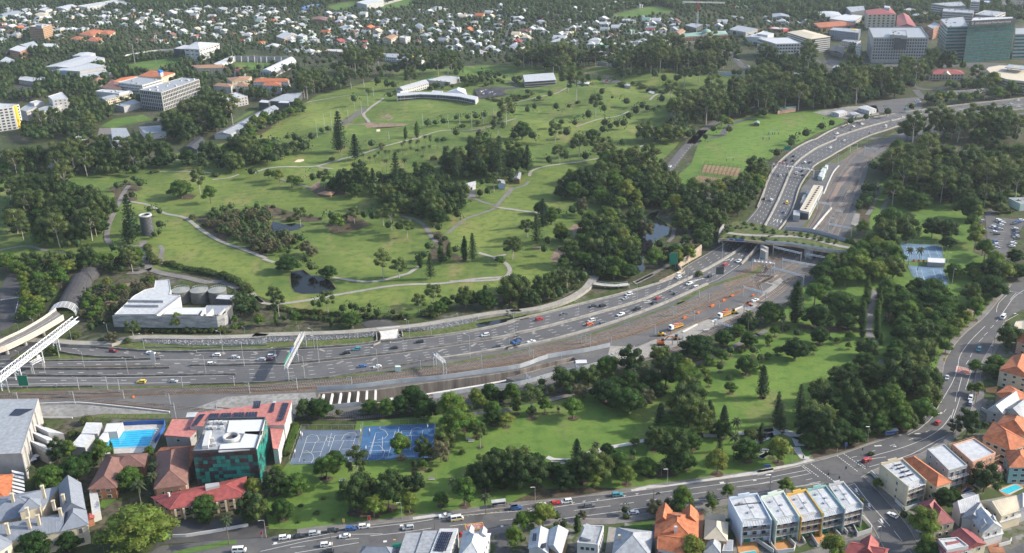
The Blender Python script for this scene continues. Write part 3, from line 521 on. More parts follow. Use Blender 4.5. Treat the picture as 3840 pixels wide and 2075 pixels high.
# == STREETS
TU=G('41:1400,1400 1560,1320 1900,1290 2300,1230 2450,1215 2576,1250 42:90,1262 200,1225 420,1205 600,1180 1080,1128 1540,1072 1790,1040 2300,968 2576,935 43:300,905 700,850 1200,800 1550,750 2100,675 2576,608 44:550,508 800,440 1180,308 1430,240 1540,170 1620,80 1690,0 34:1720,1300 1780,1120 1800,880 1880,720 2000,575 2200,405 2350,225 2460,90 2576,0')
TL=G('41:1300,1480 42:0,1480 1000,1480 1200,1400 1480,1330 43:0,1135 560,1058 1000,1058 1400,1000 1800,930 1900,918 2070,880 2576,795 44:300,770 640,715 850,740 1000,660 1100,600 1330,505 1600,420 1800,280 1950,150 2050,40 34:2060,1320 2110,1150 2110,970 2250,700 2380,470 2440,400 2576,330')
stt=st('street',sheet(MB(),list(TU)+list(TL)[::-1],.03),'street_asphalt')
SIDE=G('44:840,745 1130,1160 1200,1300 1300,1480 1620,1480 1480,1170 1200,830 1020,650')
obj('side_street',sheet(MB(),SIDE,.035),MATS['street_asphalt'],stt)
LANE=G('44:300,1420 1130,1190 1200,1290 700,1430');obj('lane_surface',sheet(MB(),LANE,.04),MATS[Vl],stt)
S2=G('42:2330,1400 2380,1180 2500,1120 43:60,1100 60,1300 0,1420');obj('side_street',sheet(MB(),S2,.036),MATS['street_asphalt'],stt)
S3=G('44:2330,1420 2576,1290 2576,1440');obj('side_street',sheet(MB(),S3,.036),MATS['street_asphalt'],stt)
DRV=G('41:1450,1391 1560,1305 2576,1240 2576,1110 2480,1080 2300,1050 2000,1080 1700,1060 1600,1180');obj('school_drive',sheet(MB(),DRV,.038),MATS['dark_asphalt'],stt)
for q in(list(TU)+list(TL)[::-1],SIDE,LANE,S2,DRV):AVOID.append((q,.5))
obj('grass_verge',sheet(MB(),G('41:1650,1391 1800,1350 2200,1265 2290,1270 2280,1300 1900,1380 1850,1391'),.14),mat('verge_grass',(.075,.13,.03),scale=.3),stt)
fp=MB();ribbon(fp,np.asarray(smooth(TU[8:36],5))+sideways(smooth(TU[8:36],5))*1.6,3.0,.13,sm=False);obj('footpath',fp,MATS[Vl],stt)
fp=MB();sheet(fp,G('43:1200,780 1380,735 1560,735 2100,650 2576,570 2576,610 2100,678 1550,752 1350,768 1340,782 1210,798'),.15);sheet(fp,G('44:0,590 200,555 380,525 500,480 560,495 350,550 200,580 0,618'),.15);sheet(fp,G('42:1540,1045 1790,1012 1800,1040 1545,1070'),.15);obj('new_footpath',fp,MATS['pale_concrete'],stt)
kb=MB();wall(kb,TU[8:36],.3,.02,.16);obj('kerb',kb,MATS['path_concrete'],stt)
kb=MB();wall(kb,TL[4:15],.3,.02,.16);wall(kb,TL[16:28],.3,.02,.16);wall(kb,SIDE[0:4],.3,.02,.16);wall(kb,SIDE[4:],.3,.02,.16);obj('kerb',kb,MATS['path_concrete'],stt)
fp=MB();ribbon(fp,np.asarray(smooth(TL[4:14],5))-sideways(smooth(TL[4:14],5))*2,3.6,.13,sm=False);ribbon(fp,np.asarray(smooth(TL[17:28],5))-sideways(smooth(TL[17:28],5))*2,3.6,.13,sm=False)
ribbon(fp,np.asarray(smooth(SIDE[4:],5))-sideways(smooth(SIDE[4:],5))*1.6,2.6,.13,sm=False);obj('footpath',fp,MATS[Vl],stt)
mk=MB();Z=.07
for s in('42:180,1312 600,1230 1000,1160 1500,1100 2000,1030 2576,985 43:130,998 750,905 1300,830 2000,735 2576,655','42:400,1391 1020,1290','43:555,1055 1000,1000 1400,940','43:1790,880 2070,862 2350,825 2576,795','44:0,640 420,548','44:120,660 465,592','44:0,725 500,625','44:1070,465 1400,372 1640,275 1790,170 1870,60','44:960,500 1240,462','44:500,720 610,700','44:1080,558 1330,490 1480,440 1650,350 1810,265','44:430,550 520,625','44:965,500 1045,560','44:0,822 300,760 600,715','44:940,720 1060,880 1200,1040 1280,1130','44:890,750 985,830','44:1050,935 1105,980','44:1165,1075 1235,1140','44:860,745 940,718','34:1700,1360 1800,1190 1890,1030 1935,900 1960,780 2060,640 2200,500','34:1870,1391 1900,1300','34:2010,1110 2060,960 2110,840','34:2310,455 2400,330 2480,220 2576,150','34:2310,365 2330,280 2450,160','34:2440,160 2560,185','34:2380,460 2520,385','34:2090,880 2120,840','44:1450,250 1560,195 1650,120 1740,20','42:2280,1180 2450,1160'):
 ribbon(mk,G(s),.22,Z,sm=len(s.split())>2)
for s in('42:70,1375 490,1280 920,1210 1250,1205','42:360,1338 500,1322','42:890,1260 1020,1248','42:1130,1225 1420,1195 1720,1150','42:1900,1130 2050,1110','42:2380,1075 2510,1062','43:650,980 1005,935','43:1100,918 1230,902','43:1350,882 1470,868','43:1580,850 1730,832 1930,800','43:2220,752 2576,705','43:2030,775 2110,770','44:470,685 530,672','44:910,468 965,455','44:1090,412 1140,400','44:1280,355 1330,340','44:1460,300 1510,280','44:1630,222 1665,205','44:1800,30 1825,0','34:1890,1391 1930,1280 1960,1180','34:1910,1230 1930,1130','34:1940,1130 1975,990','34:2015,870 2040,830','34:2055,800 2075,760','34:2140,650 2180,610','34:2190,590 2225,560','34:2250,520 2285,490','34:2440,245 2500,180','44:1320,1175 1400,1275','44:1460,1360 1490,1391'):
 ribbon(mk,G(s),.2,Z,sm=False)
for s in('44:520,530 745,700','44:445,545 600,660','44:770,450 985,615','44:835,432 1060,590'):dashes(mk,G(s),.4,Z,.7,.6)
for s in('44:1130,357 1200,352','44:1520,240 1580,236','44:950,765 965,800','44:1075,910 1085,945','44:1190,1060 1215,1105','34:1745,1350 1785,1335','34:2480,380 2500,375'):ribbon(mk,G(s),.8,Z,sm=False)
for s in('42:1010,1100 1180,1090 1350,1075','43:20,985 400,938 640,905','43:750,890 880,872 1140,835 1260,818'):
 for p in smooth(G(s),8):ribbon(mk,[p+np.array([-.8,0]),p+np.array([.8,.2])],.2,Z,sm=False);ribbon(mk,[p,p+np.array([-.2,-1.0])],.2,Z,sm=False)
for s in('42:1415,1125 1450,1122','42:1255,1280 1290,1276','42:195,1297 230,1293','43:2060,715 2100,708','43:2380,688 2410,683','42:2390,1133 2415,1131'):ribbon(mk,G(s),1.2,Z,sm=False)
obj('street_markings',mk,white,stt)
mk=MB()
for s in('42:180,1130 110,1140','42:1350,1262 1376,1260','42:2470,985 2500,980'):ribbon(mk,G(s),.6,Z,sm=False)
for k in range(9):q=G('42:%d,%d'%(2030+k*45,1042-k*7))[0];mk.box((*q,Z),(.9,.18,.01))
obj('yellow_markings',mk,yellow,stt)
redp=mat('red_school_paint',(.30,.085,.06),var=.35,scale=.5)
for q,ed in(('34:1930,885 2060,915 2050,970 1915,945','34'),('42:2045,1115 2215,1095 2230,1150 2060,1170','42')):
 P=G(q);o=obj('painted_panel',sheet(MB(),P,.06),redp,stt);bd=MB();wall(bd,P+[P[0]],.3,.06,.075,sm=False);obj('panel_border',bd,yellow if ed=='42' else white,o)
 P=np.array(P);c=P.mean(0);e=P[1]-P[0];up_=P[0]-P[3];an=math.atan2(e[1],e[0])
 text('lettering','SCHOOL\nZONE',1,o,white,(*c,.09),(0,0,an),(np.linalg.norm(e)*.2,np.linalg.norm(up_)*.4,1),'CENTER')
landmark('the red school zone panel',G('34:1985,930')[0]);landmark('the traffic-light crossing',G('44:760,560')[0])
mixchain('house_yards',(.13,.12,.105),[((.06,.085,.03),.06,.46,.52,4),((.20,.19,.175),.09,.55,.6,3),((.05,.07,.025),.4,.5,.66,4)])
for q in(list(TL[4:15])+G('44:840,745 1130,1160 1200,1300 1300,1480 42:1000,1480'),list(TL[16:28])+G('34:2640,900 44:2640,1480 1620,1480 1480,1170 1200,830 1020,650')):st('house_yards',sheet(MB(),q,.01),'house_yards')
paths('road','street_asphalt',[(9,'23:1440,390 1520,350 1590,270 1680,150 1780,40 1900,-80 13:1780,1391 1850,1310 1960,1220 2150,1110 2300,1060 2420,1010'),(7,'13:2430,1010 2576,940 14:250,1000 500,900'),(6,'13:1950,1340 2080,1310 2120,1240 2200,1190 2380,1140'),(9,'14:1450,800 1540,850 1700,870 1830,845'),(8,'14:1530,870 1580,930 1640,960'),(7,'14:1420,790 1500,840'),(10,'12:2400,520 2420,400 2470,300 2500,260'),(7,'13:160,270 240,180 320,110'),(7,'13:680,340 740,280'),(9,'13:2060,440 2150,510 2240,600 2290,650 2400,665 2576,670 14:0,665'),(8,'14:530,570 640,620 720,660'),(10,'14:1200,650 1500,660'),(9,'14:2050,650 2200,690 2200,720')],.16)
paths('dirt_verge','bare_earth',[(4,'13:1900,1245 2080,1130 2300,1040 2420,1000'),(4,'23:1460,370 1540,330')],.15)
for nm,q,mt in(('car_park','12:2130,870 2180,940 2576,935 13:0,930 140,890 100,850 13:0,810 12:2576,810 2300,860','dark_asphalt'),('car_park','24:2200,750 2230,690 2400,650 2420,690 2250,720 2300,760 2576,790 2576,830 2430,1040 2400,1210 2260,1200 2220,1000','street_asphalt'),('car_park','14:1050,1000 1300,960 1560,940 1600,1000 1580,1060 1380,1090 1150,1090','asphalt'),('works_yard','14:530,1085 880,1030 1150,1020 1180,1110 860,1150 700,1130','gravel'),('old_road','31:0,560 0,160 60,20 110,0 160,20 220,240 170,420 90,520','dark_asphalt'),('car_park','11:60,940 150,830 400,840 320,950','dark_asphalt'),('gravel_court','11:920,1391 960,1240 1080,1240 1100,1391',Vl),('gravel_court','11:1480,1160 1560,1150 1640,1240 1600,1330 1560,1190',Vl),('gravel_court','22:2050,500 2140,500 2150,600 2070,600',Vl),('car_park','13:920,770 1060,765 1120,800 940,800',Vl),('works_yard','24:940,720 1060,740 1000,860 900,830','gravel'),('car_park','14:2050,660 2210,680 2190,730 2100,720','asphalt'),('hospital_road','14:700,570 820,600 740,640 640,600','asphalt'),('forecourt','14:960,600 1100,615 1640,628 1800,592 2450,618 2200,660 1990,640 1500,668 1200,652','asphalt'),('highway','14:2300,30 2450,60 2560,150 2576,0 2350,0','asphalt')):
 o=st(nm,sheet(MB(),G(q),.15),mt);AVOID.append((G(q),2))
mk=MB()
for s in('24:2255,840 2395,790','24:2290,930 2340,930'):ribbon(mk,G(s),.25,.2,sm=False)
for k in range(9):ribbon(mk,G('24:%d,%d %d,%d'%(2300-k*5+30,900+k*22,2370-k*6+30,903+k*22)),.2,.2,sm=False)
for k in range(14):ribbon(mk,G('31:%d,%d %d,%d'%(10+k*15,250-k*2,20+k*15,240-k*2)),.5,.2,sm=False)
ribbon(mk,G('31:150,370 175,260'),.3,.2,sm=False);dashes(mk,G('23:1500,390 1600,290 1720,140 1800,40'),.25,.2,3,6)
st('parking_markings',mk,white)
# == TREES
def leafmat(name,a,b,c):
 ma=bpy.data.materials.new(name);ma.use_nodes=True;n=ma.node_tree.nodes;L=ma.node_tree.links;p=n['Principled BSDF']
 p.inputs['Roughness'].default_value=.65;p.inputs['Specular IOR Level'].default_value=.25
 oi=n.new('ShaderNodeObjectInfo');ge=n.new('ShaderNodeNewGeometry')
 r=n.new('ShaderNodeValToRGB');e=r.color_ramp.elements;e[0].color=tuple(a)+(1,);e[1].color=tuple(c)+(1,);k=r.color_ramp.elements.new(.5);k.color=tuple(b)+(1,)
 L.new(oi.outputs['Random'],r.inputs[0])
 hs=n.new('ShaderNodeHueSaturation');mr=n.new('ShaderNodeMapRange');mr.inputs[3].default_value=.62;mr.inputs[4].default_value=1.45
 L.new(ge.outputs['Random Per Island'],mr.inputs[0]);L.new(mr.outputs[0],hs.inputs['Value'])
 m2=n.new('ShaderNodeMapRange');m2.inputs[3].default_value=.475;m2.inputs[4].default_value=.52;L.new(ge.outputs['Random Per Island'],m2.inputs[0]);L.new(m2.outputs[0],hs.inputs['Hue'])
 L.new(r.outputs[0],hs.inputs['Color']);L.new(hs.outputs[0],p.inputs['Base Color'])
 tr=n.new('ShaderNodeBsdfTranslucent');mx=n.new('ShaderNodeMixShader');mx.inputs[0].default_value=.5;L.new(hs.outputs[0],tr.inputs[0]);L.new(p.outputs[0],mx.inputs[1]);L.new(tr.outputs[0],mx.inputs[2]);L.new(mx.outputs[0],n['Material Output'].inputs[0])
 MATS[name]=ma;return ma
leafmat('gum_leaves',(.048,.080,.022),(.075,.112,.028),(.118,.150,.044))
leafmat('bushy_leaves',(.024,.052,.014),(.050,.088,.021),(.100,.132,.034))
leafmat('fig_leaves',(.020,.056,.012),(.040,.092,.016),(.078,.148,.024))
leafmat('shade_leaves',(.062,.130,.020),(.095,.165,.025),(.165,.200,.036))
leafmat('shrub_leaves',(.045,.082,.020),(.080,.118,.030),(.130,.155,.046))
leafmat('pine_leaves',(.016,.044,.018),(.028,.062,.022),(.050,.086,.028))
leafmat('palm_leaves',(.045,.070,.028),(.060,.085,.032),(.085,.105,.045))
leafmat('yellow_leaves',(.13,.14,.022),(.15,.15,.025),(.16,.16,.03))
leafmat('pale_leaves',(.10,.105,.055),(.13,.125,.065),(.15,.14,.08))
bark=mat('grey_bark',(.13,.11,.09),var=.3,scale=1.5);pbark=mat('pale_bark',(.33,.30,.26),var=.25,scale=1.5)
npr=np.random.RandomState(5)
def leaves(mb,P,N,s,jit=.6,mi=0):
 n=len(P);D=N+npr.normal(0,jit,(n,3));D/=np.linalg.norm(D,axis=1)[:,None]
 A=np.cross(D,npr.normal(0,1,(n,3)));A/=np.linalg.norm(A,axis=1)[:,None];B=np.cross(D,A)
 s=s*npr.uniform(.6,1.35,(n,1));k=len(mb.v)
 Q=np.stack([P-A*s*.62,P-B*s*.42+D*s*.14,P+A*s*.62,P+B*s*.42+D*s*.14],1).reshape(-1,3)
 mb.v+=[tuple(q)for q in Q.tolist()];mb.f+=[(k+4*i,k+4*i+1,k+4*i+2,k+4*i+3)for i in range(n)];mb.m+=[mi]*n
def lobe(mb,c,r,n,s,low=-.35,core=True,jit=.55):
 c,r=np.array(c),np.array(r);D=npr.normal(0,1,(int(n*1.6)+4,3));D/=np.linalg.norm(D,axis=1)[:,None];D=D[D[:,2]>low][:n]
 leaves(mb,c+D*r*npr.uniform(.82,1.08,(len(D),1)),D/r*r.mean(),s,jit)
 if core:mb.ball(c,*(r*.80),n=7,l=4)
PROTO={}
def trunk(h,r,limbs,lean=0):
 t=MB();t.bar((0,0,-.02),(lean,0,h),r,6,0,r*.6)
 for q in limbs:t.bar((lean*.9,0,h*.85),q,r*.5,4,0,r*.2)
 return t
def make(kind,i):
 c=MB();u=npr.uniform
 if kind=='gum':
  hh=(1.25,1.5,1.7,1.4,1.6)[i];L_=[]
  for k in range(11):
   a=2.4*k+u(-.4,.4);z=hh*(.50+.45*k/10);r=.36*math.sin(min(1,.25+(1.06-z/hh)*1.9)*1.5)
   L_.append((r*math.cos(a),r*math.sin(a),z));s=u(.13,.20);lobe(c,L_[-1],(s,s,s*.85),85,.05,-.6,True,.7)
  D=npr.normal(0,1,(130,3));D/=np.linalg.norm(D,axis=1)[:,None];leaves(c,np.array([0,0,hh*.74])+D*np.array([.46,.46,hh*.27])*u(.8,1.05,(130,1)),D,.05,.8)
  return c,trunk(hh*.55,.028,L_[::2],u(-.05,.05)),'gum_leaves',pbark,hh
 if kind=='fig':
  hh=(.78,.86,.72,.82)[i];lobe(c,(0,0,hh*.42),(.37,.37,hh*.36),60,.045)
  for k in range(17):
   a=2.4*k;f=math.sqrt((k+.6)/17);z=hh*(.84-.52*f*f)+u(-.03,.03);s=u(.11,.165);lobe(c,(.39*f*math.cos(a)+u(-.03,.03),.39*f*math.sin(a)+u(-.03,.03),z),(s,s,s*.8),125,.036,-.3)
  return c,trunk(hh*.3,.05,[(.15,.1,hh*.5),(-.16,.05,hh*.5),(0,-.15,hh*.5)]),'fig_leaves',bark,hh
 if kind=='shade':
  hh=(1.0,1.12,.95,1.2)[i];lobe(c,(0,0,hh*.6),(.30,.30,hh*.28),40,.05)
  for k in range(12):
   a=2.4*k;f=math.sqrt((k+.4)/12);z=hh*(.86-.42*f*f)+u(-.05,.05);s=u(.13,.2);lobe(c,(.33*f*math.cos(a)+u(-.05,.05),.33*f*math.sin(a)+u(-.05,.05),z),(s,s,s*.85),110,.045,-.55)
  return c,trunk(hh*.45,.032,[(.15,.1,hh*.6),(-.16,.05,hh*.62),(.02,-.16,hh*.58)]),'shade_leaves',bark,hh
 if kind in('bushy','pale'):
  hh=(1.05,1.25,1.15,1.4,.95)[i];lobe(c,(0,0,hh*.5),(.27,.27,hh*.33),30,.05)
  for k in range(14):
   a=2.4*k;t=(k+.5)/14;z=hh*(.28+.64*t);r=.36*math.sqrt(max(0,1-((t-.35)/.75)**2));s=u(.12,.2);lobe(c,(r*math.cos(a)+u(-.05,.05),r*math.sin(a)+u(-.05,.05),z),(s,s,s),80,.048,-.7,True,.65)
  return c,trunk(hh*.4,.03,[(.1,.1,hh*.55),(-.1,0,hh*.6)]),'bushy_leaves' if kind=='bushy' else 'pale_leaves',bark,hh
 if kind=='shrub':
  hh=(.62,.75,.55,.8)[i]
  for k in range(9):
   a=2.4*k;f=math.sqrt((k+.3)/9);s=u(.17,.25);lobe(c,(.30*f*math.cos(a),.30*f*math.sin(a),hh*(.62-.30*f*f)),(s,s,s*.9),70,.06,-.5)
  return c,trunk(hh*.3,.03,[]),'shrub_leaves',bark,hh
 if kind=='pine':
  hh=(2.5,2.2,2.9)[i];n=13
  for k in range(n):
   t=k/(n-1);z=hh*(.14+.83*t);r=.5*(1-t)**.75*(.85+.3*((k*7)%3)/2)+.05
   for b in range(7):
    a=b*.9+k*.5;L_=r*u(.8,1.1)
    for f in(.35,.6,.82,1.0):
     p=np.array([L_*f*math.cos(a),L_*f*math.sin(a),z+.05*f*hh*.3-.02]);leaves(c,p+npr.normal(0,.035,(5,3)),np.tile([0,0,1.],(5,1)),.075,.5)
   c.lathe((0,0,z-.03),[(r*.5,0),(.02,.16)],7)
  return c,trunk(hh*.97,.03,[]),'pine_leaves',bark,hh
 if kind=='palm':
  hh=(1.7,2.1,1.4)[i]
  for k in range(22):
   a=2.4*k;e=1.15-1.7*k/22;L_=.5*u(.85,1.05);pr=None
   for s in range(6):
    f=s/5;q=np.array([L_*f*math.cos(a)*math.cos(e*.6),L_*f*math.sin(a)*math.cos(e*.6),hh+L_*(math.sin(e)*f-.75*f*f)]);w_=.075*(math.sin(math.pi*min(1,f*.9+.12)))+.004;t=np.array([-math.sin(a),math.cos(a),0])*w_
    cur=[q-t+np.array([0,0,-w_*.6]),q,q+t+np.array([0,0,-w_*.6])]
    if pr is not None:c.poly([pr[0],cur[0],cur[1],pr[1]]);c.poly([pr[1],cur[1],cur[2],pr[2]])
    pr=cur
  return c,trunk(hh,.032,[]),'palm_leaves',bark,hh+.15
 if kind=='cypress':
  hh=(2.2,2.6)[i]
  for k in range(12):
   t=k/11;r=.36*math.sin(math.pi*(.16+.80*t))**.8+.04;lobe(c,(u(-.08,.08),u(-.08,.08),hh*(.10+.84*t)),(r,r,.22),90,.075,-.8)
  return c,trunk(hh*.3,.04,[]),'fig_leaves',bark,hh
KN={'gum':5,'fig':4,'shade':4,'bushy':5,'pale':3,'shrub':4,'pine':3,'palm':3,'cypress':2}
for k,n in KN.items():
 for i in range(n):
  c,t,lm,bm,hh=make(k,i);a=np.array(c.v)
  jm=MB();jm.raw(c.v,c.f,0);jm.raw(t.v,t.f,1)
  PROTO[k,i]=(c.data('crown',MATS[lm]),t.data('trunk',bm),jm.data(k+'_tree',[MATS[lm],bm]),hh)
NAME={'gum':('gum_tree','gum tree'),'fig':('fig_tree','fig tree'),'shade':('shade_tree','shade tree'),'bushy':('bushy_tree','tree'),'pale':('pale_tree','pale tree'),'shrub':('shrub','shrub'),'pine':('hoop_pine','pine'),'palm':('palm_tree','palm'),'cypress':('cypress_tree','cypress')}
LOOK={'gum':('grey-green gum tree with pale trunk','tall thin grey-green gum tree'),'fig':('dense dark-green domed fig tree','wide dark fig tree with lumpy crown'),'shade':('bright green round-crowned shade tree','light green spreading shade tree'),'bushy':('dull dark-green bushy tree','olive-green bushy tree'),'pale':('pale thin-leaved tree','pale washed-out tree'),'shrub':('low olive-green shrub','low leafy shrub'),'pine':('dark tiered conifer','tall dark pine with tiered branches'),'palm':('palm with drooping fronds','tall feathery palm'),'cypress':('narrow dark-green columnar tree','slim pointed columnar tree')}
GROUP={'gum':'gum trees','fig':'fig trees','shade':'shade trees','bushy':'bushy trees','pale':'pale trees','shrub':'shrubs','pine':'pines','palm':'palms','cypress':'columnar trees'}
COUNT={}
MULCH=[]
TREES=[]
def tree_at(kind,x,y,wd,special=None):
 z=h1(x,y);TREES.append((kind,x,y,z,wd,wd*F/depth((x,y,z)),special))
def trees(kind,s,special=None):
 t='00'
 for q in s.split():
  if ';' in q:t,q=q.split(';')
  x,y,wd=(float(v)*k for v,k in zip(q.split(','),(10,10,5)));px,py=T(t,x,y);w_=wd*(K if t[0]!='0' else 3840/2576)
  hh=PROTO[kind,0][3];fr={'palm':1.0,'pine':.5,'cypress':.5,'gum':.68,'shrub':.5}.get(kind,.55)
  g_=U(px,py,0);W_=w_*depth(g_)/F;z=fr*hh*W_
  for _ in range(2):g_=U(px,py,z);W_=w_*depth(g_)/F;z=fr*hh*W_+h1(g_[0],g_[1])
  tree_at(kind,g_[0],g_[1],W_*(1 if special or kind in('palm','pine','cypress')or W_>9.5 else 1.3),special)
  if t in('33','34','42','43','44')and kind in('shade','fig','bushy','pine','gum')and W_<12:MULCH.append((g_[0],g_[1],min(2.6,.28*W_+.3)))
def woods(s,mix,wd,sp,seed=0,zt=0,keep=1.0,jit=.3):
 sp_=S(s);ys_=[b for _,b in sp_];y0,y1=min(ys_),max(ys_)
 q=np.array([U(a,b,(1.3 if mix.get('gum',0)>1 else .9)*wd*(y1-b)/(y1-y0))[:2]for a,b in sp_]);rg=random.Random(seed+len(s));x0,y0=q.min(0);x1,y1=q.max(0);d=wd*sp;got={};n=int((x1-x0)*(y1-y0)/d/d*5)
 ks,ps=zip(*mix.items());cand=np.array([(rg.uniform(x0,x1),rg.uniform(y0,y1))for _ in range(n)]);ok=inside(cand,q)
 for A,mg in AVOID:
  A_=np.array(A)
  if A_[:,0].max()+mg<x0 or A_[:,0].min()-mg>x1 or A_[:,1].max()+mg<y0 or A_[:,1].min()-mg>y1:continue
  lo,hi=A_.min(0)-max(mg,0),A_.max(0)+max(mg,0);sb=np.where(ok&(cand[:,0]>lo[0])&(cand[:,0]<hi[0])&(cand[:,1]>lo[1])&(cand[:,1]<hi[1]))[0]
  if len(sb):ok[sb]&=~(inside(cand[sb],A_)|(edist(cand[sb],A_)<mg))
 for x,y in cand[ok]:
  k=(int(x//d),int(y//d))
  if any(math.hypot(x-a,y-b)<d for i in(-1,0,1)for j in(-1,0,1)for a,b in[got.get((k[0]+i,k[1]+j),(1e9,1e9))]):continue
  got[k]=(x,y)
  if rg.random()>keep:continue
  kd=rg.choices(ks,ps)[0];sc_={'shrub':.6,'pine':.45,'palm':.55,'cypress':.45,'pale':.75}.get(kd,1)
  tree_at(kd,x,y,wd*sc_*rg.uniform(1-jit,1+jit))
# == BUILDINGS: helpers
def HT(s):
 if not isinstance(s,str):return float(s)
 (a,b),(c,d)=S(s);g_=U(c,d);lo,hi=0.,230.
 for _ in range(40):
  m_=(lo+hi)/2
  if PR((g_[0],g_[1],m_))[1]>b:lo=m_
  else:hi=m_
 return lo
glass=mat('dark_window_glass',(.035,.045,.055),rough=.12,var=.3,scale=.2,spec=.6);wframe=mat('window_frame',(.55,.55,.54),var=.05)
for nm,c,rg,vr in((Va,(.43,.426,.415),.8,.06),(Vd,(.46,.40,.29),.8,.08),(Vf,(.30,.30,.30),.8,.1),(Vj,(.28,.13,.075),.85,.2),(Vk,(.36,.24,.14),.85,.18),('stone_wall',(.46,.40,.30),.85,.18),(Ve,(.06,.065,.07),.6,.2),('ochre_wall',(.56,.33,.08),.8,.08),('teal_wall',(.22,.36,.35),.8,.08),('pale_blue_wall',(.46,.52,.60),.8,.06),('salmon_wall',(.50,.30,.22),.8,.1),('timber_wall',(.20,.11,.06),.8,.2),(Vg,(.31,.30,.285),.85,.15),('mint_wall',(.50,.58,.50),.8,.06),(Vb,(.40,.41,.42),.55,.16),(Vc,(.25,.265,.285),.5,.2),('grey_roof',(.24,.26,.29),.5,.12),('slate_roof',(.17,.19,.225),.5,.12),('red_roof',(.24,.06,.055),.6,.25),('maroon_roof',(.22,.06,.06),.6,.15),(Vh,(.35,.115,.05),.75,.32),(Vt,(.28,.165,.10),.75,.18),('brown_roof',(.16,.085,.07),.8,.2),('green_roof',(.20,.30,.25),.6,.1),(Vq,(.46,.40,.30),.7,.08),('pink_roof',(.36,.14,.12),.6,.22),('dark_roof',(.06,.062,.07),.7,.15),(Vi,(.50,.505,.51),.6,.05),('blue_panel',(.02,.14,.46),.5,.08),('yellow_panel',(.62,.42,.03),.6,.08),('green_glass',(.03,.13,.115),.1,.35),('teal_glass',(.03,.22,.18),.12,.2),('solar_cell',(.018,.022,.04),.15,.2),('deck_timber',(.33,.17,.07),.7,.2),(Vm,(.42,.21,.08),.8,.15),(Vs,(.55,.13,.025),.5,.1),(Vr,(.42,.025,.02),.4,.08),('blue_paint',(.03,.10,.34),.4,.08),('yellow_machine',(.62,.36,.02),.5,.1),('green_sign',(.01,.17,.10),.4,.05),('black_rubber',(.02,.02,.02),.8,.1)):
 mat(nm,c,rg,vr,scale=.55 if 'roof' in nm else .25)
def col(nm):return MATS[nm]
def inset(q,d):
 q=[np.asarray(v)for v in ccw(q)];n=len(q);out=[]
 for i in range(n):
  a,b_,c=q[i-1],q[i],q[(i+1)%n];e1=(b_-a)/np.linalg.norm(b_-a);e2=(c-b_)/np.linalg.norm(c-b_);n1,n2=np.array([-e1[1],e1[0]]),np.array([-e2[1],e2[0]])
  s=n1+n2;out.append(b_+s*d/max(.3,1+n1@n2))
 return out
def ribs(mb,a,b_,c,d,n,hgt=.12,w_=.08,mi=0):
 a,b_,c,d=map(np.asarray,(a,b_,c,d))
 for i in range(1,n):
  t=i/n;p,q=a+(b_-a)*t,d+(c-d)*t;u=(b_-a)/np.linalg.norm(b_-a)*w_;up=np.array([0,0,hgt])
  mb.poly([p-u,p+u,q+u,q-u][::1]if False else[p-u+up*.2,p+up,q+up,q-u+up*.2],mi);mb.poly([p+up,p+u+up*.2,q+u+up*.2,q+up],mi)
def roofmesh(q,z,kind,rise,over=.5,seams=0,barrel=0):
 """q: 4 eave corners (ccw).  hip / gable / skillion / pyramid / barrel; ridge along the longer side"""
 mb=MB();q=inset(q,-over)if over else[np.asarray(v)for v in ccw(q)]
 if np.linalg.norm(q[1]-q[0])+np.linalg.norm(q[3]-q[2])<np.linalg.norm(q[2]-q[1])+np.linalg.norm(q[0]-q[3]):q=q[1:]+q[:1]
 e=[np.array([*v,z])for v in q];L_=np.linalg.norm(q[1]-q[0]);W_=np.linalg.norm(q[2]-q[1]);m1,m2=(e[0]+e[3])/2,(e[1]+e[2])/2;up=np.array([0,0,rise])
 if kind=='hip':f=min(.5,.5*W_/L_);r1,r2=m1+(m2-m1)*f+up,m2+(m1-m2)*f+up
 elif kind==Vo:r1,r2=m1+up,m2+up
 elif kind==Vp:r1,r2=e[3]+up,e[2]+up
 if kind==Vp:
  mb.poly([e[0],e[1],r2,r1]);mb.poly([e[0],r1,e[3]]);mb.poly([e[1],e[2],r2]);mb.poly([e[2],e[3],r1,r2])
  if seams:ribs(mb,e[0],e[1],r2,r1,seams)
 elif kind=='barrel':
  n=8;ring=[[(e[0]if k==0 else e[1])*(1-i/n)+(e[3]if k==0 else e[2])*(i/n)+np.array([0,0,rise*math.sin(math.pi*i/n)])for i in range(n+1)]for k in(0,1)]
  for i in range(n):mb.poly([ring[0][i],ring[1][i],ring[1][i+1],ring[0][i+1]])
  mb.poly(ring[0][::1]);mb.poly(ring[1][::-1])
 else:
  if abs(L_-W_)<.05*L_ and kind=='hip':r1=r2=(r1+r2)/2
  mb.poly([e[0],e[1],r2,r1]if kind==Vo or L_!=W_ else[e[0],e[1],r1]);mb.poly([e[2],e[3],r1,r2]);mb.poly([e[3],e[0],r1]);mb.poly([e[1],e[2],r2])
  if seams and kind==Vo:ribs(mb,e[0],e[1],r2,r1,seams);ribs(mb,e[3],e[2],r2,r1,seams)
  t=.09
  for p_,q_ in((r1,r2),(e[0],r1),(e[3],r1),(e[1],r2),(e[2],r2)):mb.bar(p_+np.array([0,0,.03]),q_+np.array([0,0,.03]),t,4)
 mb.poly([e[3],e[2],e[1],e[0]]);return mb
WIN={}
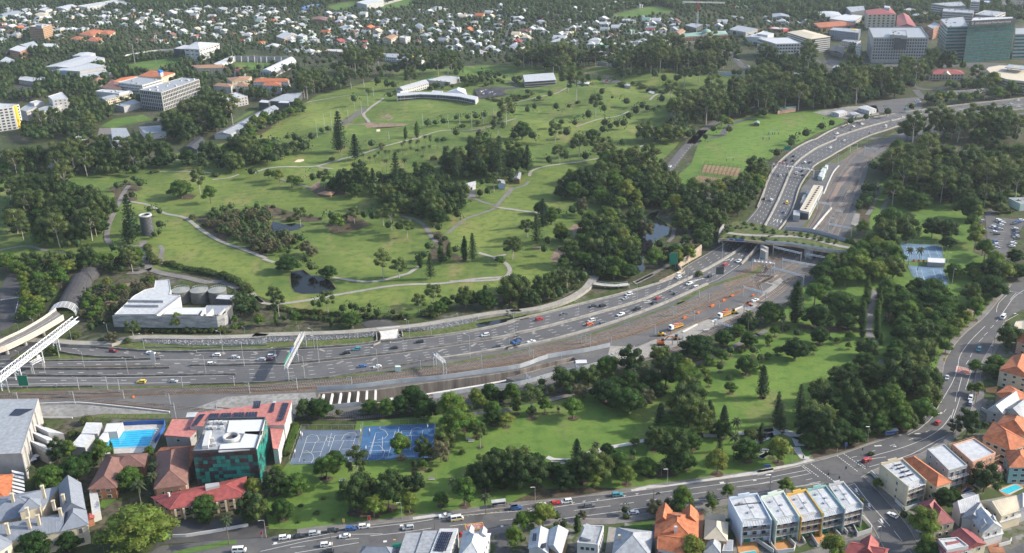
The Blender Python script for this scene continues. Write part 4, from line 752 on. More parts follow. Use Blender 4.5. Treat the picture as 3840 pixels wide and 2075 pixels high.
def winmesh(w_,h_,fm,gm,dep=.16):
 k=(round(w_,2),round(h_,2),fm,gm)
 if k not in WIN:
  m_=MB();f=min(.09,w_*.12);t=dep
  m_.raw([(-w_/2,-t,-h_/2),(w_/2,-t,-h_/2),(w_/2,-t,h_/2),(-w_/2,-t,h_/2),(-w_/2,.05,-h_/2),(w_/2,.05,-h_/2),(w_/2,.05,h_/2),(-w_/2,.05,h_/2)],[(0,1,5,4),(1,2,6,5),(2,3,7,6),(3,0,4,7)])
  a,c=w_/2-f,h_/2-f;m_.raw([(-w_/2,-t,-h_/2),(w_/2,-t,-h_/2),(w_/2,-t,h_/2),(-w_/2,-t,h_/2),(-a,-t,-c),(a,-t,-c),(a,-t,c),(-a,-t,c)],[(0,1,5,4),(1,2,6,5),(2,3,7,6),(3,0,4,7)])
  m_.poly([(-a,-t+.06,-c),(a,-t+.06,-c),(a,-t+.06,c),(-a,-t+.06,c)],1)
  WIN[k]=m_.data('window',[MATS[fm],MATS[gm]])
 return WIN[k]
def inst(name,me,parent,at,rz=0,label=None):
 o=bpy.data.objects.new(name,me);of=OFF.get(parent.name,(0,0,0));o.location=tuple(float(a)-b_ for a,b_ in zip(at,of));o.rotation_euler=(0,0,rz);return place(o,parent,label=label)
class Bd:
 def __init__(s,name,label,cat,first,group=None,lm=None):
  q=G(first[0],HT(first[1]))if isinstance(first[0],str)else first[0]
  s.t=thing(name,label or name.replace('_',' '),cat,(*np.mean(q,0),0),group);s.n=0
  if not label:auto(s.t,name.replace('_',' '))
  if lm:landmark(lm,np.mean(q,0),HT(first[1])*.6)
 def block(s,q,h,wm_=Va,rm_=Vb,kind='flat',rise=2.5,over=.4,z0=0.0,seams=0,win=None,parapet=.5,rname='roof',avoid=True):
  h=HT(h);q=ccw(G(q,h)if isinstance(q,str)else q)
  if avoid:AVOID.extend([(q,1.5)]+([([v-np.array([0,min(17,9+h*.5)])for v in q],1)]if q[0][1]>560 else[]))
  obj('wall',MB().prism(q,z0-.05,h),MATS[wm_],s.t)
  if kind=='flat':
   rb=MB()
   if parapet>0:
    i=inset(q,.35)
    for a in range(len(q)):
     b_=(a+1)%len(q);A,B_,c,d=q[a],q[b_],i[b_],i[a];zt=h+parapet
     rb.raw([(*A,h+.003),(*B_,h+.003),(*B_,zt),(*A,zt),(*c,h+.05),(*d,h+.05),(*c,zt),(*d,zt)],[(0,1,2,3),(3,2,6,7),(7,6,4,5)],1)
    rb.poly([(*v_,h+.06)for v_ in i],0)
   else:rb.prism(q,h+.003,h+.2)
   obj(rname,rb,[MATS[rm_],MATS[wm_]],s.t)
  else:
   rb=roofmesh(q,h+.01,kind,rise,over,seams);obj(rname,rb,MATS[rm_],s.t)
   if kind==Vo:
    pass
  s.q,s.h=q,h
  if win:s.windows(q,z0,h,**win)
  return s
 def windows(s,q,z0,h,fl=3.2,dx=3.0,w=1.4,hh=1.5,fm='window_frame',gm='dark_window_glass',edges=None,band=False,first=0,m=1.0,name='window',top=.3):
  q=ccw(q);nf=max(1,int(round((h-z0)/fl)));f_=(h-z0)/nf
  for i in range(len(q)):
   a,b_=q[i],q[(i+1)%len(q)];e=b_-a;L_=np.linalg.norm(e);u=e/L_;nrm=np.array([u[1],-u[0]]);mid=(a+b_)/2
   if edges is not None and i not in edges:continue
   if nrm@(np.array([0,0])-mid)<0 and edges is None:continue
   if L_<3:continue
   rz=math.atan2(u[1],u[0])
   for k in range(first,nf):
    zc=z0+f_*(k+.5)+.1
    if band:
     me=winmesh(L_-2*m,hh,fm,gm);inst(name,me,s.t,(*(mid+nrm*.02),zc),rz);s.n+=1
    else:
     n=max(1,int((L_-2*m)/dx));g_=(L_-2*m)/n;me=winmesh(w,hh,fm,gm)
     for j in range(n):
      if s.n>290:return s
      inst(name,me,s.t,(*(a+u*(m+g_*(j+.5))+nrm*.02),zc),rz);s.n+=1
  return s
 def extra(s,name,mb,m_):return obj(name,mb,MATS[m_]if isinstance(m_,str)else m_,s.t)
 def plant(s,n=5,seed=1,size=2.0,mt=Vg,name='roof_unit'):
  rg=random.Random(seed);q=np.array(inset(s.q,min(3,.2*np.linalg.norm(s.q[1]-s.q[0]))));rz=math.atan2(*(s.q[1]-s.q[0])[::-1])
  for _ in range(n):
   a,b_=rg.random(),rg.random();p=(q[0]*(1-a)+q[1]*a)*(1-b_)+(q[3]*(1-a)+q[2]*a)*b_;k=rg.uniform(.5,1)*size
   obj(name,MB().box((*p,s.h+.06),(k*rg.uniform(.8,1.8),k,k*.6),rz),MATS[mt],s.t)
  return s
 def solar(s,q,z,nx,ny,tilt=0.0,mt='solar_cell'):
  P=[np.array([*G_,zz])for G_,zz in zip([U(a,b_,zz)[:2]for(a,b_),zz in zip(S(q),z if hasattr(z,'__len__')else[z]*4)],z if hasattr(z,'__len__')else[z]*4)]
  n=np.cross(P[1]-P[0],P[3]-P[0]);n=n/np.linalg.norm(n)*(1 if n[2]>0 else-1)
  for i in range(nx):
   for j in range(ny):
    c=lambda a,b_:(P[0]*(1-a)+P[1]*a)*(1-b_)+(P[3]*(1-a)+P[2]*a)*b_
    a0,a1,b0,b1=(i+.05)/nx,(i+.95)/nx,(j+.04)/ny,(j+.96)/ny;v_=[c(a0,b0)+n*.12,c(a1,b0)+n*.12,c(a1,b1)+n*.12,c(a0,b1)+n*.12]
    m_=MB();m_.raw(v_+[x-n*.1 for x in v_],[(0,1,2,3),(0,4,5,1),(1,5,6,2),(2,6,7,3),(3,7,4,0)]);obj('solar_panel',m_,MATS[mt],s.t)
  return s
def simple(name,label,cat,q,h,wm_,rm_,kind='flat',rise=2.5,win=None,group=None,lm=None,plant=0,**kw):
 b=Bd(name,label,cat,(q,h),group,lm).block(q,h,wm_,rm_,kind,rise,win=win,**kw)
 if plant:b.plant(plant,seed=int(b.t.location[0])+3)
 return b
def W(dx=3,w=1.5,hh=1.5,fl=3.2,**k):return dict(dx=dx,w=w,hh=hh,fl=fl,**k)
# == BUILDINGS: far and middle
WF=W(4,2.2,1.6,3.3)
b=Bd('glass_office','long grey office block with deep grid of tall windows facing the trees','office building',('11:1345,872 1558,898 1925,768 1765,752','11:1558,898 1555,1075'),lm='the grey glass office')
b.block('11:1345,872 1558,898 1925,768 1765,752','11:1558,898 1555,1075',Vg,Vc,win=W(3.4,2.6,3.6,4.6,fm=Va)).plant(14,3,2.4,Va)
b=simple('white_block','white flat-roofed campus block with strip windows and a blue-capped lift tower','college building','11:1142,800 1375,828 1565,772 1330,745','11:1375,828 1372,935',Va,Vc,win=W(3,2.4,1.6,3.6),plant=6);q=G('11:1530,735 1555,745 1580,735 1555,728',b.h)
b.extra('lift_tower',MB().prism(q,b.h,b.h+7),Va);b.extra('blue_cap',MB().prism(inset(q,-.1),b.h+5,b.h+7.6),'blue_panel')
simple('campus_wing','low grey-roofed wing with two rows of windows beside the office','college building','11:950,950 1022,968 1282,892 1235,870','11:1022,968 1022,1020',Vd,Vc,Vo,1.5,win=W(3,1.6,1.6));simple('campus_annex','flat white-roofed annex with roof plant in front of orange roofs','college building','11:915,885 1150,908 1245,882 1000,864',9,Va,Vb,plant=6)
simple('lecture_hall','windowless round-shouldered grey hall below the office','hall','11:1115,1015 1195,1035 1360,990 1290,965','11:1195,1035 1195,1090',Vf,Vc,parapet=.3)
for i,(q,h,rm_,lb)in enumerate((('11:985,850 1172,862 1165,800 1080,765',9,'brown_roof','brown hipped roof beside the white campus block'),('11:1050,800 1290,760 1400,735 1190,755',10,Vh,'long orange hipped roof behind the white block'),('11:1335,735 1560,750 1690,705 1460,680',12,Vh,'large bright orange hipped roof behind the blue-capped tower'),('11:880,790 960,810 1010,760 930,750',7,Vt,'small tan roof among trees left of the campus'),('11:1850,630 1900,660 2190,655 2150,625',9,Vt,'long tan roof below the sports stadium'),('11:2190,755 2240,790 2395,772 2430,740',10,Vt,'tan hipped roof of a college wing'),('11:2060,828 2230,842 2245,818 2105,803',11,Vt,'small-windowed college block under a tan roof'),('11:2275,832 2395,838 2410,808 2310,800',10,Vt,'squat college block under a tan roof near trees'),('11:2450,790 2576,795 2576,755 2470,760',9,Vt,'tan-roofed college wing at the tree edge'),('12:0,792 335,788 352,765 30,758',10,Vh,'long orange-roofed college block'),('12:85,826 262,828 268,800 115,795','12:262,828 262,905',Vh,'white four-storey block with small square windows and an orange roof'),('11:2260,690 2350,700 2370,670 2290,665',8,'red_roof','low red-roofed hall by the stadium'))):
 simple('college_house',lb,'college building',q,h,Va if i>5 else  Vd,rm_,'hip',2.5,win=W(4,1.3,1.3),group='hip-roofed college buildings')
b=Bd('sports_centre','large white low-pitched sports centre with stepped roofs and a blue corner','sports centre',('11:425,650 680,655 1010,562 800,540',10),lm='the white sports centre')
for q,h in(('11:425,650 680,655 1010,562 800,540',10),('11:478,690 770,690 1025,640 790,612',9.5),('11:560,765 780,752 1090,705 960,688',6)):b.block(q,h,Vf,Vb,Vo,1.6,.6,seams=14,win=None)
b.block('11:530,700 580,712 580,690 545,688',9.9,'blue_panel','blue_panel',parapet=0);b.block('11:700,540 850,552 920,515 780,508',9,Va,Vb,Vo,1.2)
b=simple('arena','big white angular arena raised on legs above the oval','arena','11:1780,470 1925,478 2118,420 1890,408','11:1925,478 1930,590',Va,Vb,'hip',5,over=1.5,win=W(8,6,1.6,6,first=1),lm='the white arena');b.block('11:1675,472 1790,478 1890,440 1780,435',12,Ve,Vb,parapet=.3)
w_=thing('walkway','long white curved footbridge along the oval leading to the arena','footbridge',(*G('11:1250,540')[0],0));wk=MB();c=np.asarray(smooth(G('11:990,605 1080,595 1180,545 1300,520 1500,490 1690,478',4)));ribbon(wk,c,4,4,sm=False);wall(wk,c-sideways(c)*2,.3,3.2,5.2,sm=False);obj('deck',wk,MATS[Va],w_);pm=MB();[pm.bar((*p,0),(*p,4),.4,6)for p in c[::4]];obj('piers',pm,conc,w_,kind='stuff')
b=simple('brick_tower','nine-storey brown brick apartment tower with balconies and an orange spine','apartment tower','11:280,258 412,268 500,240 390,228','11:412,268 445,402',Vk,Vb,win=W(3.4,2.3,1.7,3.1,gm=Ve,fm=Vj),plant=3,lm='the brown apartment tower');b.block('11:345,248 400,252 412,235 360,230',b.h+5,Vf,'grey_roof',z0=b.h,avoid=False)
q=b.q;fin=MB().prism([b.t.location[:2]]*0 or inset(G('11:398,266 420,268 418,258 402,256',20),0),0,HT('11:412,268 445,402')+1);b.extra('spine',fin,Vs)
b=simple('yellow_tower','tall white apartment tower of stacked balconies with a yellow stripe','apartment tower','11:-70,1062 128,1036 184,1012 0,1000','11:184,1012 232,1222',Va,Vb,win=W(4.2,3.2,1.9,3.0,m=.6),plant=3,lm='the yellow-striped tower');fin=MB().prism(G('11:118,1036 150,1032 165,1020 130,1024',b.h),0,b.h+.4);b.extra('yellow_stripe',fin,'yellow_panel')
b=Bd('apartment_block','stepped white apartment block with punched windows beside the yellow tower','apartments',('11:300,1078 425,1084 672,988 570,985',14));b.block('11:300,1078 425,1084 672,988 570,985','11:425,1084 432,1195',Vg,Vc,win=W(3.2,1.3,1.4));b.block('11:465,935 505,968 655,952 600,892',b.h+7,Va,Vb,win=W(4,2,1.5));b.block('11:285,992 330,1006 425,985 360,970',14,Va,Vb);b.block('11:190,1062 255,1082 365,1032 270,1008',11,Vg,Vc,win=W(3,1.3,1.4))
for q,h,lb in(('11:92,486 192,502 278,462 172,450',12,'red and grey house-like block under a white skillion roof'),('11:195,432 300,470 360,440 325,408',9,'white roofed shed behind the red and grey block'),('11:418,458 572,462 545,425 418,428',8,'long white roof among trees below the brown tower'),('11:0,592 102,608 140,590 60,558',7,'white pavilion roof at the left edge'),('11:735,1330 832,1322 842,1350 740,1368',5,'small pale green shed below the campus wood'),('11:180,770 330,790 350,760 200,745',6,'white roof half hidden in the left wood'),('11:360,770 455,780 460,760 380,750',6,'second white roof half hidden in the left wood')):simple('white_pavilion',lb,'building',q,h,Vj if h==12 else  Va,Vb,Vp,1.5,win=W(4,1.5,1.5))
b=Bd('garden_complex','low grey metal-roofed garden complex with ribbed roofs','low building',('11:1075,1248 1215,1238 1300,1391 1095,1391',6));b.block('11:1075,1248 1215,1238 1290,1385 1095,1391',6,Va,Vc,Vp,1,seams=12);b.block('11:1345,1235 1572,1210 1605,1282 1400,1295',6,Va,Vc,Vp,1,seams=12);b.block('21:955,45 1150,12 1300,25 1110,120 975,142',5,Va,Vc,parapet=.2);b.solar('21:975,55 1130,28 1180,75 985,130',5.3,8,4,mt=Vc)
b=Bd('shed_row','very long low shed with a grey upper slope and white lower slope','long shed',('11:2070,1300 2230,1300 12:245,1048 165,1028',5));b.block('11:2070,1300 2230,1300 12:245,1048 165,1028',5,Va,Vc,Vo,2.5,seams=20)
b=Bd('gym_building','grey angular gymnasium with two white flat bays over glass','gymnasium',('12:150,985 395,985 472,892 300,922',8));b.block('12:150,985 395,985 472,892 300,922',8,Ve,Vc,Vp,1.5,seams=8);b.block('12:50,990 145,998 168,972 80,965',9,Ve,Vb,parapet=.2);b.block('12:235,995 345,1000 352,975 262,970',9,Ve,Vb,parapet=.2)
simple('dark_hall','dark pitched roof hidden by trees above the golf course','hall','21:1790,75 1900,110 1980,30 1930,-30',4,Ve,'dark_roof',Vo,1.5);simple('golf_shed','small cream flat-roofed shed by the dark roof','shed','21:1955,85 2000,95 2050,75 2000,68',3.2,Vd,Vq,parapet=.1)
simple('campus_lab','white building with a red roof stripe and brick columns by the wood','college building','11:2018,965 2120,990 2392,932 2282,895','11:2392,932 2385,1010',Vg,Vb,win=W(4,2,2,3.4),plant=4).block('11:2110,975 2170,985 2360,925 2310,912',9,'red_roof','red_roof',avoid=False,parapet=0)
b=Bd('grandstand','white barrel-vaulted grandstand with ribbed roof beside a pitch','grandstand',('12:60,690 190,702 415,592 345,556',8),lm='the barrel-vaulted grandstand');b.block('12:60,690 190,702 415,592 345,556',7,Vf,Vi,'barrel',3.5,0,win=W(5,2.5,3.5,7));b.block('11:2070,622 2112,638 2275,552 2240,545',6,Va,Vb,Vp,1)
sw=MB();wall(sw,G('11:2270,552 2576,558 12:335,560',6),.6,0,8,sm=False);b.extra('back_stand',sw,Vg);rbm=MB();c=smooth(G('11:2270,600 2576,606 12:335,610'),9);[rbm.bar((*p,0),(p[0],p[1]+3,8.2),.5)for p in c];o=b.extra('stand_ribs',rbm,Va);o['kind']='stuff'
b=Bd('grandstand','far white-roofed grandstand with stepped seats beside a green pitch','grandstand',('12:1000,32 1095,45 1260,5 1180,-15',12));b.block('12:1000,32 1095,45 1260,5 1180,-15',12,Vf,Vb,Vp,2);sm_=MB()
A,B_=G('12:1080,55 1400,-10'),G('12:1180,78 1440,5')
for k in range(6):p=[A[0]*(1-k/6)+B_[0]*k/6,A[1]*(1-k/6)+B_[1]*k/6];wall(sm_,p,4,0,7-k*1.1,sm=False)
o=b.extra('seating_tiers',sm_,Vg);o['kind']='stuff'
for nm,lb,q,h,wl,rf,kd in(('flats','brown brick walk-up flats with a grey roof above the stadium','12:222,362 300,378 388,330 310,318','12:300,378 302,428',Vk,Vc,Vp),('flats','white stepped flats beside the brown brick flats','12:335,388 378,398 424,365 382,355','12:378,398 380,425',Va,Vb,'flat'),('flats','white curved-looking modern flats behind the stepped flats','12:425,345 480,360 520,345 470,325',8,Va,Vb,'flat'),('flats','long pale terrace of flats under a grey roof in the suburb','12:822,268 905,285 985,265 900,250','12:905,285 905,312',Va,Vc,Vo),('flats','cream five-storey flats with stepped gables','12:1246,368 1332,383 1395,350 1320,338','12:1250,380 1250,440',Vd,Vt,Vo),('flats','grey-roofed block of flats facing down the hill','12:1560,248 1612,285 1668,268 1620,232','12:1612,285 1612,318',Vd,Vc,Vo),('flats','wide tan brick flats with rows of balconies','12:690,492 862,508 912,482 740,475','12:862,508 863,552',Vk,Vb,'flat'),('hall','long brown-roofed church hall among the houses','12:560,190 715,205 725,170 585,165',6,Vj,'brown_roof',Vo),('flats','white cubic modern flats with dark balconies','12:1410,362 1470,374 1518,356 1452,346','12:1415,370 1420,425',Va,Vb,'flat'),('flats','red brick block with a white roof beside a street','12:2155,512 2212,528 2262,498 2190,482','12:2212,528 2212,545',Vj,Vb,'flat'),('flats','grey-roofed pale house-block below the flats','12:1235,548 1392,562 1402,522 1262,518',6,Va,Vc,'flat'),('flats','long cream brick flats under a white roof by the wood','13:1028,428 1235,448 1242,432 1045,412','13:1235,448 1235,472',Vd,Vb,'flat'),('flats','tan-roofed long low flats','13:90,495 280,498 290,475 100,475',6,Vd,Vt,'hip'),('flats','cream gabled flats beside the crane','13:1620,315 1670,330 1725,300 1670,280','13:1620,315 1625,350',Vd,Vt,Vo),('hall','white flat-roofed hall before the domed building','13:1420,400 1570,430 1640,400 1520,385',8,Va,Vb,'flat'),('hall','half-built grey block under the crane','13:1715,245 1830,275 1900,235 1790,225','13:1715,245 1720,285',Ve,Vc,'flat'),('hall','pale industrial shed at the top edge','11:535,75 640,95 745,60 660,45',7,Va,Vb,Vo),('hall','long stepped white flats along the top edge','11:750,60 840,75 1220,15 1110,0',9,Va,Vb,'flat'),('hall','long grey shed at the far left','11:0,140 40,165 230,120 120,105',7,Vf,'grey_roof',Vo),('hall','yellow-roofed shed near the far left','11:330,140 390,165 500,150 440,120',6,Vd,Vq,Vo),('flats','white three-storey flats near the yellow shed','11:375,95 440,110 505,90 440,78',9,Va,Vb,'flat'),('hall','white lodge roof beside the top-edge flats','11:1160,45 1250,60 1290,40 1210,20',7,Va,Vb,Vo),('shed','blue-roofed low stand beside a far oval','12:470,75 600,55 660,40 560,45',5,'blue_panel',Vc,'flat')):
 simple(nm,lb,nm if nm!='hall' else 'hall',q,h,wl,rf,kd,2,win=W(3.6,2.0,1.6,3.0),plant=2 if kd=='flat' else 0,group='larger buildings in the suburb')
b=simple('mansion_flats','orange-roofed cluster of hipped town houses in the far suburb','town houses','11:760,330 900,350 1000,300 880,285',7,Vd,Vh,'hip',2.5)
for q in('11:950,320 1060,345 1125,300 1010,290','11:840,390 950,405 1000,370 900,355','11:680,375 780,390 830,365 740,350','11:880,300 960,310 990,295 900,280'):b.block(q,6,Vd,Vh,'hip',2.2)
b=simple('childcare_centre','white-roofed centre with blue, yellow and green shade sails','childcare centre','12:1380,578 1505,592 1535,562 1425,545',6,Va,Vb,win=W(4,2,1.5));b.block('12:1560,580 1620,590 1660,550 1600,540',6,Va,Vb,Vo,2)
for q,m_ in(('12:1410,545 1520,552 1500,525 1430,522','blue_panel'),('12:1530,560 1560,562 1560,545 1535,545','yellow_panel'),('12:1560,545 1610,545 1600,530 1565,530','green_sign'),('12:1440,540 1480,545 1480,535 1450,532',Vr)):P=G(q,6.5);b.extra('shade_sail',MB().prism(P,6.4,[6.5,7.2,6.6,7.3],bottom=True),m_)
dk=G('12:1385,928 1600,912 1800,918 1990,936 2142,968 2168,936 2000,905 1800,894 1600,891 1388,902',8);b=Bd('driving_range','long curved two-storey driving range with open dark bays under a white roof','driving range',(dk,8),lm='the driving range')
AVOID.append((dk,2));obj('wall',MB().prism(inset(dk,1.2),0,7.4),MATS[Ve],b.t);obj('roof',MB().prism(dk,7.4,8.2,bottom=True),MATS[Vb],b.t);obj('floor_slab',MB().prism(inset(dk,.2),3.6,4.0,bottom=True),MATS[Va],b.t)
pm=MB();fr=np.asarray(smooth(dk[:5],4));fr=fr+sideways(fr)*.5;[pm.bar((*p,0),(*p,7.4),.16)for p in fr];o=b.extra('bay_posts',pm,Va);o['kind']='stuff';q=G('12:1386,930 1500,920 1505,908 1390,912',7.3);b.extra('clad_end',MB().prism(inset(q,-.3),0,7.39),Va);b.extra('end_frame',MB().prism(G('12:2138,966 2166,938 2172,942 2146,970',8),1.5,8.3),Va)
simple('marquee','white tent-roofed marquee behind the driving range','marquee','12:1862,895 2062,918 2045,862 1925,868',6,Va,Vi,'hip',3.5);simple('range_office','small white flat roof behind the driving range','office','12:1720,892 1820,900 1832,882 1740,876',6,Va,Vb)
b=simple('old_clubhouse','white gabled clubhouse with a rounded veranda end','clubhouse','12:1385,848 1445,868 1692,798 1640,774',7,Va,Vb,Vo,2,seams=16,win=W(4,2,1.8,3.5));b.block('12:1378,870 1420,892 1492,876 1450,856',5,Va,Vb,parapet=.9)
simple('club_entry','wide flat white canopy roof of the golf club entrance','canopy building','12:1680,775 1900,795 2022,752 1860,728',6,Vf,Vb,over=1,parapet=.2);simple('container','dark green container beside the club roofs','container','12:1668,772 1760,755 1740,745 1655,762',4,'green_sign','green_sign',parapet=0)
b=Bd('function_centre','wide three-level function centre with dark verandas and a white roof','function centre',('13:182,792 472,772 445,724 165,745','13:472,772 482,842'),lm='the function centre');b.block('13:182,792 472,772 445,724 165,745','13:472,772 482,842',Ve,Vb,Vp,2.5,1,seams=18)
for z in(.33,.66):b.extra('veranda_slab',MB().prism(inset(b.q,-1.2),b.h*z,b.h*z+.35,bottom=True),Vf)
for q,lb in(('13:660,805 790,815 800,795 690,790','white shade sails by the function centre car park'),('13:560,830 620,835 620,820 570,820','small white umbrellas canopy near the gum trees')):simple('shade_canopy',lb,'canopy',q,3,Ve,Vi,'hip',1.2)
for q,lb in(('13:1370,900 1420,910 1425,888 1385,885','grey triangular park shelter among shrubs on the far lawn'),('13:1140,830 1190,832 1190,815 1145,812','small grey park shelter ringed by shrubs')):simple('park_shelter',lb,'shelter',q,3,Vf,Vc,Vp,.8)
b=simple('picnic_pavilion','low brown picnic pavilion with open sides beside the central wood','pavilion','22:635,530 745,545 780,520 690,512',3.5,'timber_wall',Vt,'hip',1.5,over=1.2,lm='the picnic pavilion')
b=simple('green_keepers_shed','long white-roofed greenkeepers shed beside dark pines','shed','22:1900,470 1990,490 2148,445 2145,412',5,Va,Vb,Vo,1.5,seams=14,win=W(6,2.4,2.6,5),lm='the long white golf shed');simple('works_hut','small blue-grey hut among trees by the golf shed','hut','22:2370,430 2430,438 2420,400 2360,400',5,'pale_blue_wall',Vc,Vp,.8);simple('path_hut','narrow grey-roofed hut beside the path','hut','23:72,385 125,395 140,330 98,322',4,'timber_wall',Vc,Vo,1)
simple('cart_shed','brown roofed hall hidden in the left wood','hall','21:270,190 430,210 430,165 280,175',4,Vj,Vt,Vo,1.5);simple('cart_shed','grey domed-roof hall hidden in the left wood','hall','21:470,275 610,300 600,260 490,245',4,Vf,'grey_roof','barrel',2)
b=Bd('heritage_building','long brick and cream heritage building with columned portico and green dome','heritage building',('13:1690,358 2135,332 2112,300 1700,325','13:2135,332 2138,405'),lm='the domed heritage building');b.block('13:1690,358 2135,332 2112,300 1700,325','13:2135,332 2138,405',Vj,'green_roof','hip',3,win=W(5,2.2,2.6,4.2,fm=Vd));q=ccw(G('13:1895,350 1985,346 1985,330 1895,334',b.h));b.extra('portico',MB().prism(q,0,b.h*.3),Vd);b.extra('entablature',MB().prism(inset(q,-.5),b.h*.88,b.h+1.2),Vd);rf=roofmesh(inset(q,-.6),b.h+1.2,Vo,3,0);b.extra('pediment',rf,Vd)
f0,f1=np.array(G('13:1900,351 1980,347',b.h))
for k in range(6):p=f0+(f1-f0)*k/5;b.extra('column',MB().bar((*p,b.h*.3),(*p,b.h*.88),.6,8),Vd)
b.extra('cornice',MB().prism(inset(b.q,-.45),b.h-1.6,b.h-.9,bottom=True),Vd);b.extra('base_course',MB().prism(inset(b.q,-.3),0,4.5),Vd);c=G('13:1930,318',b.h+3)[0];dm=MB().lathe((*c,b.h+1),[(7.5,0),(7.5,3),(6.8,4.5),(5,6.3),(2.5,7.5),(.8,7.9),(.6,9.5),(.05,9.8)],16);b.extra('dome',dm,'green_roof')
b=Bd('school_complex','sprawling white-roofed school building with a four-storey end','school',('14:0,372 180,428 418,422 300,365','14:180,428 180,580'),lm='the white-roofed school');b.block('14:0,372 180,428 418,422 300,365','14:180,428 180,580',Va,Vb,win=W(4,3,2.4,4));b.block('13:2310,355 2576,395 14:110,330 13:2500,300',10,Va,Vb,Vo,2).plant(5);b.block('13:2150,285 2310,312 2425,290 2235,256',9,Vf,Vc,Vp,1.5);b.block('14:0,330 100,345 160,325 60,300',14,Va,Vb,avoid=False)
b=simple('parking_deck','cream-roofed multi-storey car park with open decks','car park building','14:292,312 512,380 706,356 452,288','14:512,380 502,520',Va,Vq,'hip',2,over=1,win=W(4,1.6,1.6,3,band=True,gm=Ve,m=.5),lm='the cream car park building')
b=Bd('ward_tower','cream hospital ward tower with rows of windows under a red hipped roof','hospital building',('14:1062,142 1342,140 1290,78 1045,100','14:1342,140 1336,292'),lm='the red-roofed ward tower');b.block('14:1062,142 1342,140 1290,78 1045,100','14:1342,140 1336,292',Vd,'red_roof','hip',4,win=W(6.2,3.4,2.6,4.2,gm=Ve));b.block('14:1225,75 1280,80 1285,62 1230,58',b.h+6,Va,Vb,z0=b.h,avoid=False)
b.block('14:1350,262 1540,266 1462,152 1352,150',12,Vd,'red_roof',Vo,5,rname='roof')
for q,h,lb,wl,rf,kd in(('14:700,195 930,212 1012,152 860,150',8,'large white-roofed hall before the ward tower',Va,Vb,Vp),('14:855,70 905,122 1042,100 1030,58',14,'dark-walled block with a grey panelled roof by the ward tower',Ve,Vc,'flat'),('14:510,132 700,172 822,152 780,115',7,'white wavy-roofed hall left of the ward tower',Va,Vb,'barrel'),('14:145,135 300,145 312,165 150,168',6,'grey industrial shed at the far right wood',Vf,'grey_roof',Vo),('14:545,225 602,268 950,242 870,195','14:602,268 602,308','long brick wing under an orange hipped roof',Vj,Vh,'hip'),('14:700,292 980,322 1000,282 735,268','14:700,292 700,375','blue scaffolded block with a yellow panel','slate_roof',Vc,'flat'),('14:712,492 822,526 842,452 722,448',6,'dark low-pitched hall below the car park building',Ve,'dark_roof',Vo),('14:1640,255 1702,285 1772,245 1710,212','14:1702,285 1700,385','old brick block beside the green towers',Vj,Vc,'flat'),('14:815,395 960,420 1000,395 850,385',8,'grey concrete podium behind the dark hall',Vf,'grey_roof','flat'),('14:1415,95 1480,110 1532,95 1470,78',8,'flat white plant building behind the red roofs',Vf,Vb,'flat'),('14:1580,120 1620,135 1660,118 1610,105',9,'small white block with a yellow base','yellow_panel',Vb,'flat'),('14:1480,150 1560,175 1600,150 1520,135',7,'grey shed behind the old brick block',Vf,'grey_roof',Vo),('14:960,440 1000,450 1010,430 980,420','14:980,450 980,580','slim striped white stair tower beside the grid building',Va,Vb,'flat'),('14:95,275 250,290 310,275 180,262',4,'red and white canopy row beyond the school',Vr,Vb,'flat'),('14:2180,20 2240,30 2250,10 2200,5',10,'blue-sided plant block at the top right','blue_panel',Vb,'flat')):
 b=simple('hospital_block',lb,'hospital building',q,h,wl,rf,kd,2.5,win=W(4,2,1.6,3.5),plant=3 if kd=='flat' else 0)
 if 'yellow panel' in lb:b.extra('yellow_hoarding',MB().prism(G('14:905,312 960,318 965,310 910,305',10),0,14),'yellow_panel')
b=Bd('grid_building','grey clinic building with a gridded facade and a dark glass notch','clinic',('14:1120,374 1656,374 1582,268 1075,270','14:1120,374 1110,608'),lm='the grey grid building');b.block('14:1120,374 1656,374 1582,268 1075,270','14:1120,374 1110,608',Vg,Vc,win=W(3.2,2.2,2.4,3.9,fm=Va,first=1),parapet=1.5);b.block('14:1325,374 1446,374 1430,355 1340,355',b.h+.6,Ve,'grey_roof',z0=b.h*.6,avoid=False);o=b.extra('glass_notch',MB().prism(G('14:1325,376 1446,376 1446,372 1325,372',b.h),b.h*.6,b.h+.8),Ve);b.block('14:1280,340 1450,350 1440,300 1300,300',b.h+4,Vg,Vc,z0=b.h,avoid=False).plant(6)
H1=HT('14:2035,250 1978,612');b=Bd('research_tower','tall green glass research tower with pale floor bands and a rooftop name sign','research tower',('14:2035,250 2492,222 2470,165 2085,172',H1),lm='the green glass tower')
b.block('14:2035,250 2492,222 2470,165 2085,172',H1,Ve,Vb,win=W(4,2,2.6,4.4,band=True,gm='green_glass',fm='teal_wall',m=.1)).plant(8);b.block('14:1838,264 2036,258 1990,165 1768,192','14:1838,264 1802,575',Vf,Vc,win=W(4,2,2.4,4.4,band=True,gm='green_glass',fm='teal_wall',m=.1)).plant(8)
b.block('14:2492,335 2700,330 2680,270 2495,275','14:2492,335 2450,570',Vf,Vc,win=W(4,2,2.4,4.4,band=True,gm='green_glass',fm='teal_wall',m=.1))
a,c=np.array(G('14:2040,252 2490,224',H1));e=(c-a)/np.linalg.norm(c-a);nn=np.array([e[1],-e[0]]);sg=MB();wall(sg,[a+nn*.3,c+nn*.3],.5,H1-1,H1+6.5,sm=False);b.extra('name_sign',sg,Ve)
L_=np.linalg.norm(c-a);p=a+e*L_*.13+nn*.62;text('sign_lettering','QIMR Clive Berghofer Medical Research Institute',1,b.t,white,(p[0]-b.t.location[0],p[1]-b.t.location[1],H1+1.6),(math.pi/2,0,math.atan2(e[1],e[0])),(L_*.84/22,3.6,1))
